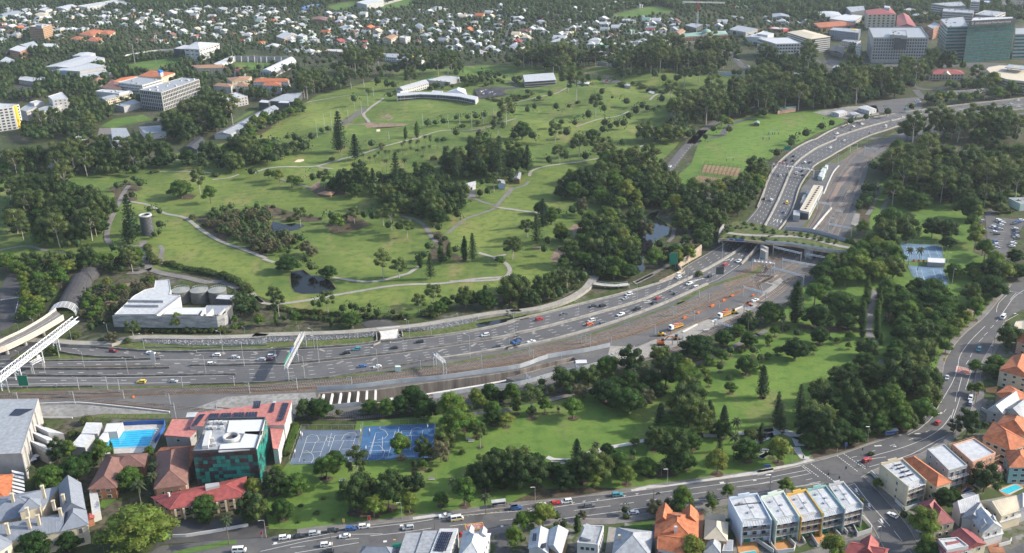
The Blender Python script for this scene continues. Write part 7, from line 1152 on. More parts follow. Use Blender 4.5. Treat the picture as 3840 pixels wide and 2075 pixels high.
obj('shell',MB().lathe((*g0,0),[(r,0),(r,ht),(r*.82,ht),(r*.82,ht*.3)],28),mat('tower_panel',(.085,.09,.10),.5,.2,scale=.4),vt);obj('rim',MB().lathe((*g0,ht),[(r*.8,-.2),(r*.8,.5),(r*1.08,.5),(r*1.08,-.5)],28),MATS[Va],vt);m_=MB()
for s in(-1,1):
 for k in range(9):L_=[(g0[0]+(r+.12)*math.cos(s*t*3.2+k*.698),g0[1]+(r+.12)*math.sin(s*t*3.2+k*.698),ht*(.12+.86*t))for t in np.linspace(0,1,13)];[m_.bar(p,q,.13,4)for p,q in zip(L_[:-1],L_[1:])]
obj('lattice',m_,MATS[Ve],vt);AVOID.append((list(g0+r*1.2*np.array([[math.cos(t),math.sin(t)]for t in np.arange(0,6.3,.8)])),1))
FE=smooth(G('23:2050,972 2150,976 2300,986 2500,1006 24:100,1012 300,1026 450,1048 600,1076 760,1098 880,1108',7.4),5);BE=smooth(G('23:2100,900 2200,800 2360,812 2480,830 24:60,862 150,868 280,890 500,915 700,965 930,1030',7.4),5);lb=thing('planted_bridge','wide planted land bridge with a curving path over the freeway and railway','bridge',(*np.mean(FE,0),0));landmark('the planted bridge',np.mean(FE,0),7)
q=list(FE)+list(BE)[::-1];AVOID.append((q,.5));obj('deck',MB().prism(q,6.5,7.3,bottom=True),MATS[Vg],lb);m_=MB();sheet(m_,q,7.36,6);o=obj('turf',m_,MATS['weeds'],lb);m_=MB();sheet(m_,G('23:2180,830 2576,850 24:150,880 300,900 500,930 680,975 500,945 300,915 0,930 23:2300,900',7.4),7.42,6);obj('planting_bed',m_,MATS['weeds'],lb);m_=MB();ribbon(m_,G('23:2120,910 2250,925 2400,935 2576,940 24:100,945 300,942 450,955 560,975 680,1010 800,1040 990,1068',7.5),4,7.5);obj('path',m_,MATS['path_concrete'],lb)
m_=MB();wall(m_,FE,.6,6.3,7.9,sm=False);obj('parapet',m_,mat('rendered_wall',(.34,.27,.20)),lb);fp=np.array(FE)
for p,q in zip(FE[len(FE)//3:-1],FE[len(FE)//3+1:]):obj('screen_panel',wall(MB(),[p,q],.15,7.95,9.3,sm=False),grey,lb)
for s in('23:2205,980 2250,982 2290,985','23:2150,976 2190,978'):m_=MB();wall(m_,G(s,8.8),.25,8.3,9.6,sm=False);obj('mural_panel',m_,MATS['blue_paint'],lb)
for s in('23:2485,1120 2500,1000','24:62,1160 70,1040','24:490,1150 495,1090'):p=G(s.split()[0])[0];obj('pier',MB().box((*p,0),(2.2,7,6.0),.3),MATS[Vg],lb)
for s in('23:2050,985 2065,930 2100,880','24:700,1110 880,1150'):m_=MB();wall(m_,G(s,2),1,0,7,sm=False);obj('abutment',m_,MATS[Vg],lb)
rn=np.random.RandomState(8);m_=MB()
for _ in range(230):t=rn.rand();i=int(t*(len(BE)-2));p=np.array(BE[i])*(1-(f:=rn.choice([.06,.12,.3,.78,.85])+rn.rand()*.08))+f*np.array(FE[int(t*(len(FE)-2))]);s=rn.uniform(.6,1.6);lobe(m_,(*p,7.4+s*.4),(s,s,s*.7),22,.4,-.3)
obj('low_shrubs',m_,MATS['shrub_leaves'],lb,kind='stuff')
b=simple('rail_shed','long cream-roofed rail shed with a row of roof vents and a dark open end','shed','24:408,692 502,712 636,458 545,448','24:500,712 500,785',Va,Vq,parapet=.1,lm='the cream-roofed rail shed',win=W(4,1.6,2.0,6));hh=b.h;a,c=np.array(G('24:462,690 600,462',hh))
for k in range(12):p=a+(c-a)*(k+.5)/12;b.extra('roof_vent',MB().box((*p,hh+.06),(1.6,1.1,.7),.8),Ve)
b.extra('open_end',MB().prism(G('24:418,696 492,711 494,707 420,692',hh),0,hh*.75),Ve);b.block('24:345,738 408,748 415,698 350,692',4.5,Vf,Vc,parapet=.1);b.block('24:415,620 450,625 480,570 445,560',4,Vg,Vq,parapet=.1)
for k,s in enumerate(('24:585,360 630,375 655,330 618,318','24:610,312 648,322 668,290 635,282','24:652,275 675,280 685,258 662,252','24:430,575 455,580 470,545 450,540','24:470,530 500,535 510,505 485,500')):o=simple('equipment_box','x','equipment box',s,3,'mint_wall',Vb,parapet=.1).t;auto(o,'pale equipment box beside the rails')
simple('clinic_cube','pale cube-shaped building with a flat plant roof at the right edge','building','24:2425,578 2540,634 2700,625 2600,572','24:2540,634 2550,700','mint_wall',Vc,plant=4)
AVOID.append((G('24:1340,1000 1830,1000 1900,1391 34:1880,160 1660,150 1470,90 24:1400,1300'),4))
# == where the trees stand
trees('gum','12;94,76,24 106,74,24 110,64,26 98,62,28 120,76,22 87,67,22 124,70,20 129,79,22 135,80,20 152,77,24 164,65,22 156,64,24 143,62,22 188,64,30 178,62,28 196,68,20 97,93,20 244,108,30 250,105,22 238,111,16 40,131,22 56,132,16 236,124,24 13;59,74,32 67,85,32 79,73,22 90,74,18 42,89,18 92,87,18 112,70,20 118,69,18 127,69,16 143,68,22 152,74,20 159,88,28 156,82,20 172,72,26 186,70,24 197,72,24 164,74,18 125,105,22 131,100,20 136,104,13 150,96,15 86,103,24 79,108,22 94,105,15 84,94,14 48,103,15 27,103,13 20,106,13 4,103,22 47,129,24 72,132,20 79,132,16 234,72,22 22;57,35,22 68,39,24 78,43,16 157,24,22 97,75,18 107,74,16 115,75,18 125,74,26 133,80,22 130,84,16 140,85,18 148,88,20 45,78,18 125,126,22 140,126,23 251,106,26 219,53,16 226,51,15 232,44,20 221,42,14 21;192,43,26 75,102,18 31;88,51,18 128,56,20 32;20,25,18 24,33,20 58,28,15 64,29,17 72,31,19 86,33,17 94,31,15 99,32,16 112,30,10 224,13,12 160,30,20 174,22,22 23;90,11,26 87,8,18 70,5,30 96,8,18 51,12,26 58,15,22 41,21,16 76,15,22 20,85,26 5,106,28 40,99,18 36,107,16 33;24,119,38 43,111,18 60,113,16 50,130,8 42;101,59,32 155,53,17 219,30,20 43;122,42,16 34;130,45,12')
trees('fig','13;15,127,38 25,132,28 9,130,24 58,129,26 83,130,30 93,126,24 100,123,20 95,120,26 116,99,24 215,126,22 22;76,76,28 179,76,36 179,88,18 169,106,19 33,120,44 51,119,18 73,130,24 66,131,18 249,41,22 21;174,48,48 149,94,14 154,92,12 243,33,26 31;114,47,12 126,46,12 16,43,12 32;95,45,30 223,26,30 228,28,24 180,33,24 185,30,22 113,127,40 129,129,40 142,125,46 160,123,46 153,116,30 65,132,36 164,133,30 229,117,30 240,118,22 23;33,69,22 43,76,36 53,93,30 66,37,34 64,44,24 90,85,44 83,98,44 123,101,28 115,110,30 90,129,24 24;128,80,56 184,100,30 205,68,50 33,5,28 19,15,26 8,30,26 5,24,22 113,28,26 120,30,22 127,33,22 105,49,26 105,59,30 108,60,26 190,129,28 250,113,34 14;34,135,24 47,130,28 62,123,24 72,120,22 90,118,22 105,115,16 126,109,24 149,104,22 33;25,133,20 95,112,56 106,108,32 118,104,44 118,121,66 129,113,32 138,104,36 147,112,26 96,93,34 103,86,22 164,83,24 176,95,26 185,67,68 210,62,38 224,54,24 233,48,30 234,66,26 252,38,30 216,75,20 206,91,19 238,75,20 232,90,34 245,82,18 103,118,40 34;14,38,52 59,41,56 87,46,32 93,36,30 80,24,64 61,60,38 11,66,12 37,72,50 156,13,40 170,15,56 143,26,44 156,33,36 172,27,44 180,40,52 154,42,44 142,56,44 160,56,38 170,58,30 135,72,36 90,97,50 86,106,36 114,95,30 133,77,30 104,85,32 227,13,60 215,9,30 231,83,36 227,93,28 44;50,32,30 65,32,30 79,24,40 85,10,48 100,15,44 110,6,40 141,104,20 180,87,34 190,84,24 165,136,36 43;26,48,44 45,60,28 56,69,46 68,58,42 110,56,38 135,57,34 174,52,30 162,54,36 160,13,50 153,26,40 169,27,40 179,33,30 208,21,32 232,43,40 256,44,20 97,41,22 55,113,18 48,113,16 42;40,74,42 78,48,44 232,9,32 235,52,40 28,100,36 41;125,68,54 48,65,60 72,60,54 84,52,32 33,129,66 66,131,34 196,90,56 198,104,26')
trees('fig','41;129,107,152','giant')
trees('shade','22;81,83,24 238,118,16 15,36,14 20,37,12 25,38,16 37,43,16 43,43,16 245,7,12 21;203,57,22 31;172,49,20 227,46,12 226,52,12 233,49,10 251,46,18 32;41,44,16 6,46,16 192,129,60 215,121,22 220,124,22 251,118,26 232,135,28 254,127,18 23;62,38,18 23;52,92,30 127,70,20 173,101,16 176,113,22 164,109,18 143,115,40 165,118,22 24;102,89,20 212,73,28 211,91,34 211,98,30 218,106,28 220,111,26 208,85,22 13;232,107,18 208,116,22 214,119,18 33;5,118,28 69,99,22 37,129,22 64,131,34 194,84,16 188,90,8 192,95,16 208,80,23 252,79,12 246,92,12 216,110,21 195,105,15 169,104,32 174,90,24 253,66,14 159,129,20 34;56,19,40 65,13,30 17,56,17 20,74,16 54,74,14 78,64,12 89,60,15 88,70,10 130,125,66 153,133,40 186,61,26 193,53,24 182,72,20 201,45,22 210,37,28 220,21,14 221,25,16 211,90,22 207,111,16 214,112,16 44;140,12,36 159,5,38 21,43,38 27,76,24 116,74,16 160,119,48 244,62,16 74,138,38 101,90,10 43;85,70,26 116,66,30 204,54,38 124,32,15 35,107,40 17,111,34 8,126,32 170,90,34 199,94,18 214,81,20 179,138,46 42;24,59,20 70,57,46 66,60,26 150,93,30 181,89,22 185,86,14 204,85,36 142,39,36 164,54,17 194,15,60 206,11,40 216,20,30 244,11,26 116,96,36 169,44,20 41;98,46,30 90,48,24 244,79,30 145,44,18 67,42,22')
trees('bushy','12;132,91,22 73,82,17 78,82,16 111,89,14 196,112,17 207,112,18 215,113,16 223,110,16 168,118,22 176,118,18 184,118,16 196,129,18 218,129,22 225,130,20 252,130,26 33,133,12 46,136,18 66,125,14 72,124,14 20,137,22 13;118,113,16 60,103,10 102,94,8 44,118,22 53,118,14 66,118,20 106,120,16 113,120,18 64,137,20 112,137,20 242,110,20 250,106,20 244,100,16 200,125,17 192,133,14 22;20,18,30 224,12,36 165,33,26 157,34,22 183,62,28 193,66,20 197,74,18 56,125,22 195,108,18 186,117,16 159,116,16 165,113,18 181,102,14 114,5,18 21;145,69,18 154,71,16 154,82,26 113,45,24 130,38,22 135,43,24 127,54,22 121,42,10 100,62,16 132,114,30 125,101,16 110,106,22 226,23,34 31;240,25,30 236,35,16 32;36,37,18 30,43,14 69,43,16 106,35,16 112,35,14 120,38,20 135,37,14 143,40,12 149,40,10 2,26,10 4,35,14 60,43,12 193,23,16 198,26,20 205,26,24 211,27,18 172,34,20 248,16,44 52,129,40 82,134,16 170,132,24 23;49,70,24 64,70,22 72,72,18 76,56,14 82,61,18 134,90,24 148,101,30 189,96,36 191,104,22 172,80,36 164,78,28 24;148,75,26 169,90,24 145,90,44 185,92,24 33;33,111,22 56,102,36 79,102,30 154,98,44 176,118,60 177,108,40 120,86,44 148,81,38 9,130,20 34,105,20 34;38,57,18 165,65,34 156,80,56 135,103,56 150,100,56 164,108,48 165,121,36 88,127,56 111,133,46 62,125,40 60,116,30 106,72,30 244,59,44 206,23,24 44;58,9,60 59,20,52 45,20,28 220,70,40 210,65,20 203,18,30 220,16,18 43;15,60,58 28,64,44 5,56,32 74,64,32 88,56,56 163,43,56 176,6,54 188,17,34 143,33,28 114,98,18 155,90,16 164,96,24 179,95,16 196,86,20 48,104,20 42;3,100,36 20,74,34 27,68,18 96,84,56 106,76,40 130,83,52 134,72,34 155,71,30 164,44,24 185,31,32 225,60,46 240,62,52 256,56,40 215,68,30 224,73,28 41;242,96,52 56,45,28')
trees('pale','22;51,108,16 57,110,16 87,79,12 21;133,88,12 23;134,90,18 72,69,18 78,77,10 33;70,117,20 136,120,22 31;108,63,16 43;144,97,24 73,104,12 42;181,45,26 34;127,44,14 44;190,18,18')
trees('pale','23;134,90,26')
trees('shrub','22;124,6,10 76,20,10 174,19,10 19,66,7 30,72,8 44,72,7 56,75,7 65,77,6 36,78,14 185,97,10 178,95,12 12;202,122,10 217,120,8 184,135,10 13;110,81,10 112,82,12 122,81,8 128,82,8 132,85,12 138,87,10 143,87,8 149,90,10 153,91,10 142,105,6 147,103,6 69,99,8 31,94,8 21;186,76,12 148,32,10 152,31,10 208,35,12 31;98,64,12 123,64,12 74,59,16 188,53,12 202,53,12 213,52,16 49,75,18 32;166,38,14 175,39,16 24;235,69,22 244,70,12 34;27,52,14 33;227,73,14 215,100,10 43;236,24,22 115,104,10 42;61,100,10 68,86,8 44,109,6 46,93,8 77,107,6 202,42,10 171,59,8 41;70,24,16 84,11,20 86,93,8 85,88,7 87,98,8 88,101,8 44;110,43,10 23;186,131,12')
trees('pine','12;83,132,26 22;81,3,18 98,7,22 138,35,24 186,26,22 195,25,24 212,109,17 171,126,17 238,25,26 21;126,83,30 122,90,20 23;20,20,20 35,72,22 29,90,20 33;247,108,21 148,136,16 196,133,18 210,136,16 34;41,127,20 6,108,20 20,131,18 44;23,11,20 20,6,20 4,25,14 43;149,9,20 198,8,20 210,12,22 206,35,12 68,40,22 245,26,12 110,47,10')
trees('palm','22;99,16,10 106,16,10 112,16,10 117,14,10 121,14,10 124,13,10 128,15,10 131,11,10 137,12,10 140,11,10 144,7,10 146,5,9 152,10,9 158,8,10 164,7,12 170,5,10 171,2,9 177,2,10 163,15,8 128,22,12 146,20,14 110,37,10 186,7,17 194,7,17 152,2,10 159,2,9 12;151,135,10 158,136,10 166,135,10 171,135,9 178,134,12 24;147,111,17 157,111,19 33;234,40,26 134,83,26 121,93,22 32;120,130,12 209,124,14 34;25,43,16 125,81,15 43;150,49,20 222,11,22 220,33,23 86,33,19 136,28,17 214,106,12 42;94,60,13 224,84,23 192,67,18 41;133,74,30 146,62,26 148,54,22 218,109,28 43,15,16 30,60,18')
trees('cypress','12;147,130,9 158,127,12 22;181,112,15 189,109,15 204,110,16 161,119,12 31;55,74,9 32;22,44,10 75,45,10 213,20,9 43;68,112,16 34;106,18,18 105,25,18 102,35,18 102,44,17 102,53,16 119,19,15 118,28,15 116,38,15 116,47,15 116,55,14 120,62,12 38,30,34 41;108,40,10')
def row(kind,s,wd,gap):
 for i,p in enumerate(smooth(G(s)if isinstance(s,str)else s,gap)):tree_at(kind,p[0]+R.uniform(-.4,.4),p[1]+R.uniform(-.4,.4),wd*R.uniform(.8,1.2))
row('shrub','21;143,106 145,113 149,120 162,122 180,127 200,131 216,134 228,139',6.0,4.6);row('shrub','31;220,6 233,11 242,17',6.5,5);row('shrub','32;15,33 40,36 70,39 110,42 150,43',4.2,3.4);row('shrub','32;44,42 65,44 88,46',4.5,3.8);row('shrub','31;130,55 170,56 217,56',4.0,3.3);row('shrub','42;40,19 35,33 34,43',5,3.8)
B={'bushy':5,'fig':2,'gum':2};DK={'bushy':5,'fig':4};GM={'gum':5,'bushy':4};MX={'bushy':4,'fig':3,'shade':2,'gum':1}
woods('21;5,56 15,40 42,40 73,38 90,48 96,60 105,64 105,76 96,80 100,88 83,100 64,109 33,101 10,88',{'bushy':6,'gum':2,'fig':1},12,.62,1,4)
woods('21;0,18 48,10 95,6 130,12 150,12 172,8 170,18 150,17 140,19 142,30 115,38 85,35 55,39 13,38 0,39',{'bushy':6,'gum':3,'fig':1},13,.6,2,4)
woods('21;0,111 25,115 42,117 60,110 80,109 95,113 100,118 118,109 134,109 137,121 122,127 90,130 65,130 56,139 20,139 0,130',{'shade':2,'bushy':6,'gum':1},9,.62,3,3)
woods('31;16,0 62,0 60,20 50,28 40,43 15,47 24,25',{'shade':3,'bushy':5},8,.62,3,3)
woods('21;177,21 190,18 210,10 258,6 258,25 245,27 230,32 215,33 180,31',{'bushy':5,'fig':3},13,.6,4,4)
woods('22;0,5 15,4 20,0 50,0 52,8 42,11 34,19 26,18 20,28 10,26 0,27',{'bushy':5,'fig':2},12,.6,4,4)
woods('21;200,70 220,62 258,60 258,110 238,108 226,95 210,88 195,80',{'bushy':3,'pale':3,'shrub':3,'gum':2},7,.62,5,2)
woods('22;0,60 13,65 17,75 17,90 45,93 48,100 36,115 0,110',{'bushy':3,'pale':3,'shrub':2,'gum':2},7,.62,6,2)
woods('22;70,40 82,36 106,34 130,34 150,37 152,30 168,23 176,36 190,33 185,42 190,47 200,50 204,56 205,69 188,76 170,83 160,74 135,71 120,62 110,52 93,55 92,50 72,47',{'fig':4,'bushy':5,'pine':1},11,.55,7,4)
woods('22;183,23 200,15 215,9 234,9 258,15 258,30 245,33 225,34 214,40 192,43 183,33',{'bushy':5,'fig':2,'pine':2},14,.55,8,4)
woods('23;0,15 12,17 15,33 6,42 0,42',{'bushy':5,'fig':3},11,.6,8,4)
woods('23;87,26 100,14 117,10 135,15 134,28 147,25 148,33 143,39 160,40 162,48 180,50 200,52 221,54 223,43 244,25 256,24 250,40 240,60 230,76 215,72 210,90 196,96 185,106 180,90 176,80 176,69 201,70 190,64 170,64 150,68 135,64 118,65 110,66 90,60 90,52 76,52 80,40',MX,12,.6,9,4)
woods('23;50,48 60,42 80,42 88,58 76,60 72,56 60,60 50,56',DK,12,.55,9,4)
woods('23;92,66 108,70 120,69 133,68 124,83 123,100 125,133 95,139 85,131 72,126 54,123 64,115 74,108 70,100 78,90 79,77 90,76',{'fig':4,'bushy':5,'shade':2},11,.58,10,4)
woods('23;158,74 176,72 180,82 176,92 170,94 162,92 162,83',B,11,.58,10,4)
woods('23;131,118 142,108 150,102 168,105 190,103 185,110 170,120 156,121 134,125',{'shade':3,'bushy':3,'fig':2},9,.6,10,3)
woods('32;240,6 258,6 33;0,6 13,10 20,17 33,12 50,5 60,-5 76,-2 70,8 62,19 45,24 20,31 0,35 32;242,30 238,16',{'bushy':5,'gum':1,'shrub':2},8,.55,11,2)
woods('23;43,139 60,125 78,130 85,134 76,139',{'bushy':4,'shrub':2},8,.55,11,2)
woods('12;42,70 52,62 64,64 70,70 86,70 88,80 82,86 70,86 64,92 56,96 48,96 47,85 44,78',GM,13,.62,12,4)
woods('12;0,116 10,113 25,106 33,103 43,99 49,100 49,104 34,109 16,121 2,130 0,130 11;240,138 235,133 240,125 258,115',{'bushy':5,'fig':2,'shade':2},11,.58,12,3)
woods('12;76,56 100,54 120,60 124,66 148,64 170,62 200,63 220,60 258,54 258,62 216,66 200,72 150,74 130,72 100,69 78,66',GM,15,.62,13,5)
woods('12;201,74 220,72 240,74 258,76 258,83 230,86 213,85 206,86 200,80',{'bushy':5,'shrub':2},11,.6,13,3);woods('12;162,83 170,79 190,80 196,86 180,88 165,88',{'bushy':4,'shrub':3},10,.6,13,3);woods('12;222,94 234,92 258,93 13;0,93 30,88 20,93 6,98 12;240,99 225,97',{'shrub':5,'bushy':1},9,.55,13,1)
woods('13;0,52 30,50 50,48 90,50 110,50 130,44 150,43 170,43 208,42 212,56 215,64 220,66 203,69 190,68 170,70 156,72 148,74 130,76 105,74 105,65 88,60 68,64 45,72 38,66 25,63 6,64 0,64',GM,16,.58,14,6)
woods('13;160,106 170,95 180,88 200,85 225,83 240,76 258,76 258,93 242,96 230,102 212,110 198,119 188,124 178,123 169,118 162,118',{'bushy':6,'gum':3},15,.55,15,5)
woods('13;129,134 148,126 164,120 176,124 188,125 178,131 172,139 129,139',MX,13,.58,15,4);woods('13;218,76 228,68 242,65 258,70 258,76 240,76',GM,14,.6,15,5)
woods('14;0,56 16,48 30,54 38,45 52,48 56,56 65,64 72,70 72,78 84,79 80,85 85,90 100,87 104,82 102,78 85,76 90,70 80,64 85,60 96,59 108,60 128,64 140,64 150,64 164,64 156,78 142,79 138,90 134,95 106,100 82,101 72,101 56,103 40,104 20,106 19,111 0,118',{'bushy':6,'gum':3,'fig':1},16,.56,16,5)
woods('14;183,85 205,72 220,73 220,78 240,79 258,76 258,85 220,88 185,89',MX,15,.56,16,4);woods('14;164,64 165,56 180,55 188,60 199,62 205,68 201,70 199,68 166,68',DK,18,.55,16,5)
woods('14;145,123 170,118 188,112 210,109 220,106 233,106 244,113 258,118 258,139 143,139',{'gum':5,'bushy':4},15,.58,17,6)
woods('14;160,98 180,96 190,98 200,93 220,90 245,85 258,80 258,91 220,95 190,100 165,103',MX,11,.56,17,3);woods('14;99,37 106,40 105,45 99,44',DK,14,.6,17,4);woods('14;82,45 96,45 95,56 83,56',DK,14,.6,17,4);woods('14;151,20 162,16 170,20 169,24 153,24',DK,18,.6,17,4)
woods('24;125,15 135,5 170,3 190,2 188,11 188,20 215,18 219,7 230,2 258,3 258,50 240,64 220,64 200,70 190,61 163,63 160,70 150,69 123,64 135,49 143,33 148,23 130,26',{'bushy':5,'fig':4,'gum':3,'shade':1},14,.56,18,5)
woods('24;70,116 88,96 107,95 109,88 120,93 133,98 136,112 140,125 150,134 166,139 34;188,15 170,8 150,1 110,6 90,12 70,6 64,1 24;60,139',{'fig':4,'shade':3,'bushy':3},12,.55,19,4)
woods('24;210,125 220,118 233,115 243,120 258,124 258,139 34;244,6 220,6 210,4',{'fig':3,'shade':3,'bushy':3},11,.56,19,3);woods('24;0,25 14,24 13,33 9,45 2,60 0,64 23;240,60 250,40',DK,11,.58,19,3)
woods('24;100,43 115,44 112,52 110,64 96,72 94,64 99,50',{'fig':4,'bushy':3},9,.6,19,3)
woods('31;76,23 85,8 100,6 120,10 143,0 150,1 145,10 130,17 123,26 110,40 105,47 95,52 83,47 76,33',{'shade':3,'shrub':4,'pale':2,'bushy':2},5.5,.62,20,1);woods('31;223,13 235,10 245,20 248,30 250,40 233,42 223,33',{'bushy':4,'fig':3},7,.6,20,2)
woods('44;62,24 90,13 113,5 124,0 160,0 164,8 130,18 110,24 90,33 64,40',{'fig':4,'bushy':3},9,.62,21,3);woods('34;74,92 100,90 125,88 150,90 176,100 174,125 150,120 120,115 100,120 80,108',{'bushy':5,'fig':3},10,.6,21,3)
woods('42;210,64 230,56 258,60 258,80 240,80 220,76',{'bushy':4,'fig':2},9,.6,22,3);woods('34;124,6 170,6 190,17 195,33 190,50 178,62 150,66 134,56 130,30',{'fig':5,'shade':1},10,.6,22,3)
woods('11;0,54 6,56 14,60 42,56 48,70 76,76 90,70 93,80 90,90 62,86 44,90 42,97 20,99 0,100',GM,12,.58,23,5)
woods('11;68,100 90,87 96,96 110,108 96,116 88,126 90,139 74,139 60,130 42,139 24,138 23,123 30,120 48,117 64,105',GM,11,.57,24,5)
woods('11;156,106 190,100 200,99 230,106 228,115 210,126 190,130 190,139 164,139 165,122 156,112',{'bushy':5,'fig':2,'gum':3},14,.55,25,5)
woods('11;195,80 210,80 226,86 202,96 195,98',GM,10,.6,25,4);woods('11;240,88 250,82 258,86 258,96 244,98 240,96',GM,10,.6,25,4);woods('11;104,64 120,60 124,68 140,64 142,70 124,74 110,76 104,70',GM,11,.6,25,4)
woods('11;160,69 176,61 186,64 190,69 195,74 206,79 193,76 170,73',GM,11,.6,26,4);woods('11;106,54 120,56 148,49 170,51 174,56 140,59 120,62 112,61',DK,9,.6,26,3)
woods('11;56,56 76,42 100,43 126,44 110,52 93,52 72,52',GM,12,.6,26,4);woods('11;210,47 230,42 240,52 230,56 208,60',GM,11,.6,26,4);woods('11;148,112 154,108 160,110 164,121 156,118',GM,9,.6,26,4);woods('11;10,42 42,43 56,47 56,56 33,56 27,47 12,47',GM,12,.6,27,4)
woods('11;108,134 124,126 160,133 164,139 128,139',{'gum':4,'bushy':3},12,.75,27,4);woods('12;44,54 76,56 78,64 66,64 48,62',GM,11,.6,28,4)
# == VEHICLES
wheelm=MATS['black_rubber'];PAINT={c:mat('paint_'+n,v,.25,0,spec=.5)for c,n,v in(('w','white',(.68,.68,.67)),('s','silver',(.40,.42,.44)),('k','black',(.022,.024,.028)),('g','grey',(.13,.135,.145)),('b','blue',(.035,.11,.30)),('r','red',(.42,.025,.02)),('m','maroon',(.17,.015,.02)),('y','yellow',(.70,.48,.03)),('o','orange',(.60,.13,.02)),('t','teal',(.07,.26,.30)))}
CN={'w':'white','s':'silver','k':'black','g':'dark grey','b':'blue','r':'red','m':'maroon','y':'yellow','o':'orange','t':'teal'}
def carproto(L_,W_,Hh,kind):
 bd,gl,wh=MB(),MB(),MB();x=L_/2;w_=W_/2;z=Hh*.56
 prof=[(-x,.32),(x,.32),(x,z*.82),(x*.93,z*.95),(x*.45,z),(-x*.92,z),(-x,z*.9)]
 bd.raw([(a,-w_,c)for a,c in prof]+[(a,w_,c)for a,c in prof],[tuple(range(7)),tuple(range(13,6,-1))]+[(i,7+i,7+(i+1)%7,(i+1)%7)for i in range(7)])
 f,r_={'sedan':(.42,-.78),'suv':(.48,-.97),'ute':(.45,-.25),'van':(.80,-.99)}[kind];tf,tr_=f-.24 if kind!='van' else f-.14,r_+(.2 if kind=='sedan' else .05);q=[(-.9,z),(.9,z)]
 B_=[(x*r_,-w_*.94,z),(x*f,-w_*.94,z),(x*f,w_*.94,z),(x*r_,w_*.94,z)];T_=[(x*tr_,-w_*.76,Hh-.06),(x*tf,-w_*.76,Hh-.06),(x*tf,w_*.76,Hh-.06),(x*tr_,w_*.76,Hh-.06)]
 gl.raw(B_+T_,[(0,1,5,4),(1,2,6,5),(2,3,7,6),(3,0,4,7)]);T2=[(a*1.02,c*1.05,Hh-.06)for a,c,_ in T_];bd.raw(T2+[(a*.96,c*.9,Hh)for a,c,_ in T2],[(0,1,5,4),(1,2,6,5),(2,3,7,6),(3,0,4,7),(4,5,6,7)])
 for s in(-1,1):[bd.bar((x*(r_+(f-r_)*k),s*w_*.94,z),(x*(tr_+(tf-tr_)*k),s*w_*.77,Hh-.04),.06)for k in(.02,.5,.98)]
 if kind=='ute':bd.box((x*-.62,0,z-.02),(x*.7,W_*.9,.25))
 wh.lathe((0,0,0),[(.05,-.1),(.33,-.1),(.33,.1),(.05,.1)],10);wv=[(a,c,b_)for a,b_,c in wh.v];wh.v=wv
 me=wh.data('wheel',wheelm);jn=MB();jn.raw(bd.v,bd.f,0);jn.raw(gl.v,gl.f,1)
 for sx in(-.62,.62):
  for sy in(-1,1):jn.raw([(a+sx*x,c+sy*w_*.92,b_+.33)for a,c,b_ in wh.v],wh.f,2)
 return bd.data('body',PAINT['w']),gl.data('windows',glass),me,jn.data('car',[PAINT['w'],glass,wheelm]),x,w_
CP_={'sedan':carproto(4.5,1.8,1.42,'sedan'),'suv':carproto(4.6,1.9,1.7,'suv'),'ute':carproto(5.2,1.9,1.75,'ute'),'van':carproto(5.3,2.0,2.3,'van')}
KIND={'sedan':'car','suv':'wagon','ute':'ute','van':'van'}
ROADS=[np.asarray(smooth(c,6))for c in(FT,FC,FB,TU[8:],TL[4:15],TL[16:],SIDE[:4],G('31:430,690 1000,725 1500,780 1900,800'),G('31:0,1020 1800,1018'),G('23:1440,390 1590,270 1780,40 13:1850,1310 1960,1220'),G('13:2060,440 2150,510 2240,600 2290,650 2576,670'),DRV[:3])]
def heading(p):
 best=(1e9,0)
 for r_ in ROADS:
  d=np.hypot(*(r_-p).T);i=int(d.argmin())
  if d[i]<best[0]:e=r_[min(i+1,len(r_)-1)]-r_[max(i-1,0)];best=(d[i],math.atan2(e[1],e[0]))
 return best[1]
def car(p,kind,c,rz,z=.05,where='',grp='cars on the roads',base=None):
 bd,gl,wh,jn,x,w_=CP_[kind];base=base or '%s %s %s'%(CN[c],KIND[kind],where);near=F*4.5/depth((*p,0))>17;nm={'car':'car','wagon':'station_wagon','ute':'utility_truck','van':'van'}[KIND[kind]]
 if near:
  o=thing(nm,base,KIND[kind],(*p,z),grp,rz);q=bpy.data.objects.new('body',bd);place(q,o);place(bpy.data.objects.new('windows',gl),o)
  for sx in(-.62,.62):
   for sy in(-1,1):w2=bpy.data.objects.new('wheel',wh);w2.location=(sx*x,sy*w_*.92,.33);place(w2,o)
 else:q=o=bpy.data.objects.new(nm,jn);o.location=(*p,z);o.rotation_euler=(0,0,rz);place(o,None,None,base,KIND[kind],grp)
 q.material_slots[0].link='OBJECT';q.material_slots[0].material=PAINT[c];auto(o,base);return o
def cars(s,where,rz=None,grp='cars on the roads',z=.05):
 tl='00';rg=random.Random(len(s))
 for q in s.split():
  if ':' in q:tl,q=q.split(':')
  x,y,c=q.split(',')[:3];k={'u':'ute','v':'van','s':'suv'}.get(c[1:],None)or rg.choice(['sedan','suv']);p=U(*T(tl,float(x),float(y)),.7)[:2]
  car(p,k,c[0],heading(p)+rg.choice((0,math.pi))if rz is None else rz+rg.choice((0,math.pi))+rg.uniform(-.04,.04),z,where,grp)
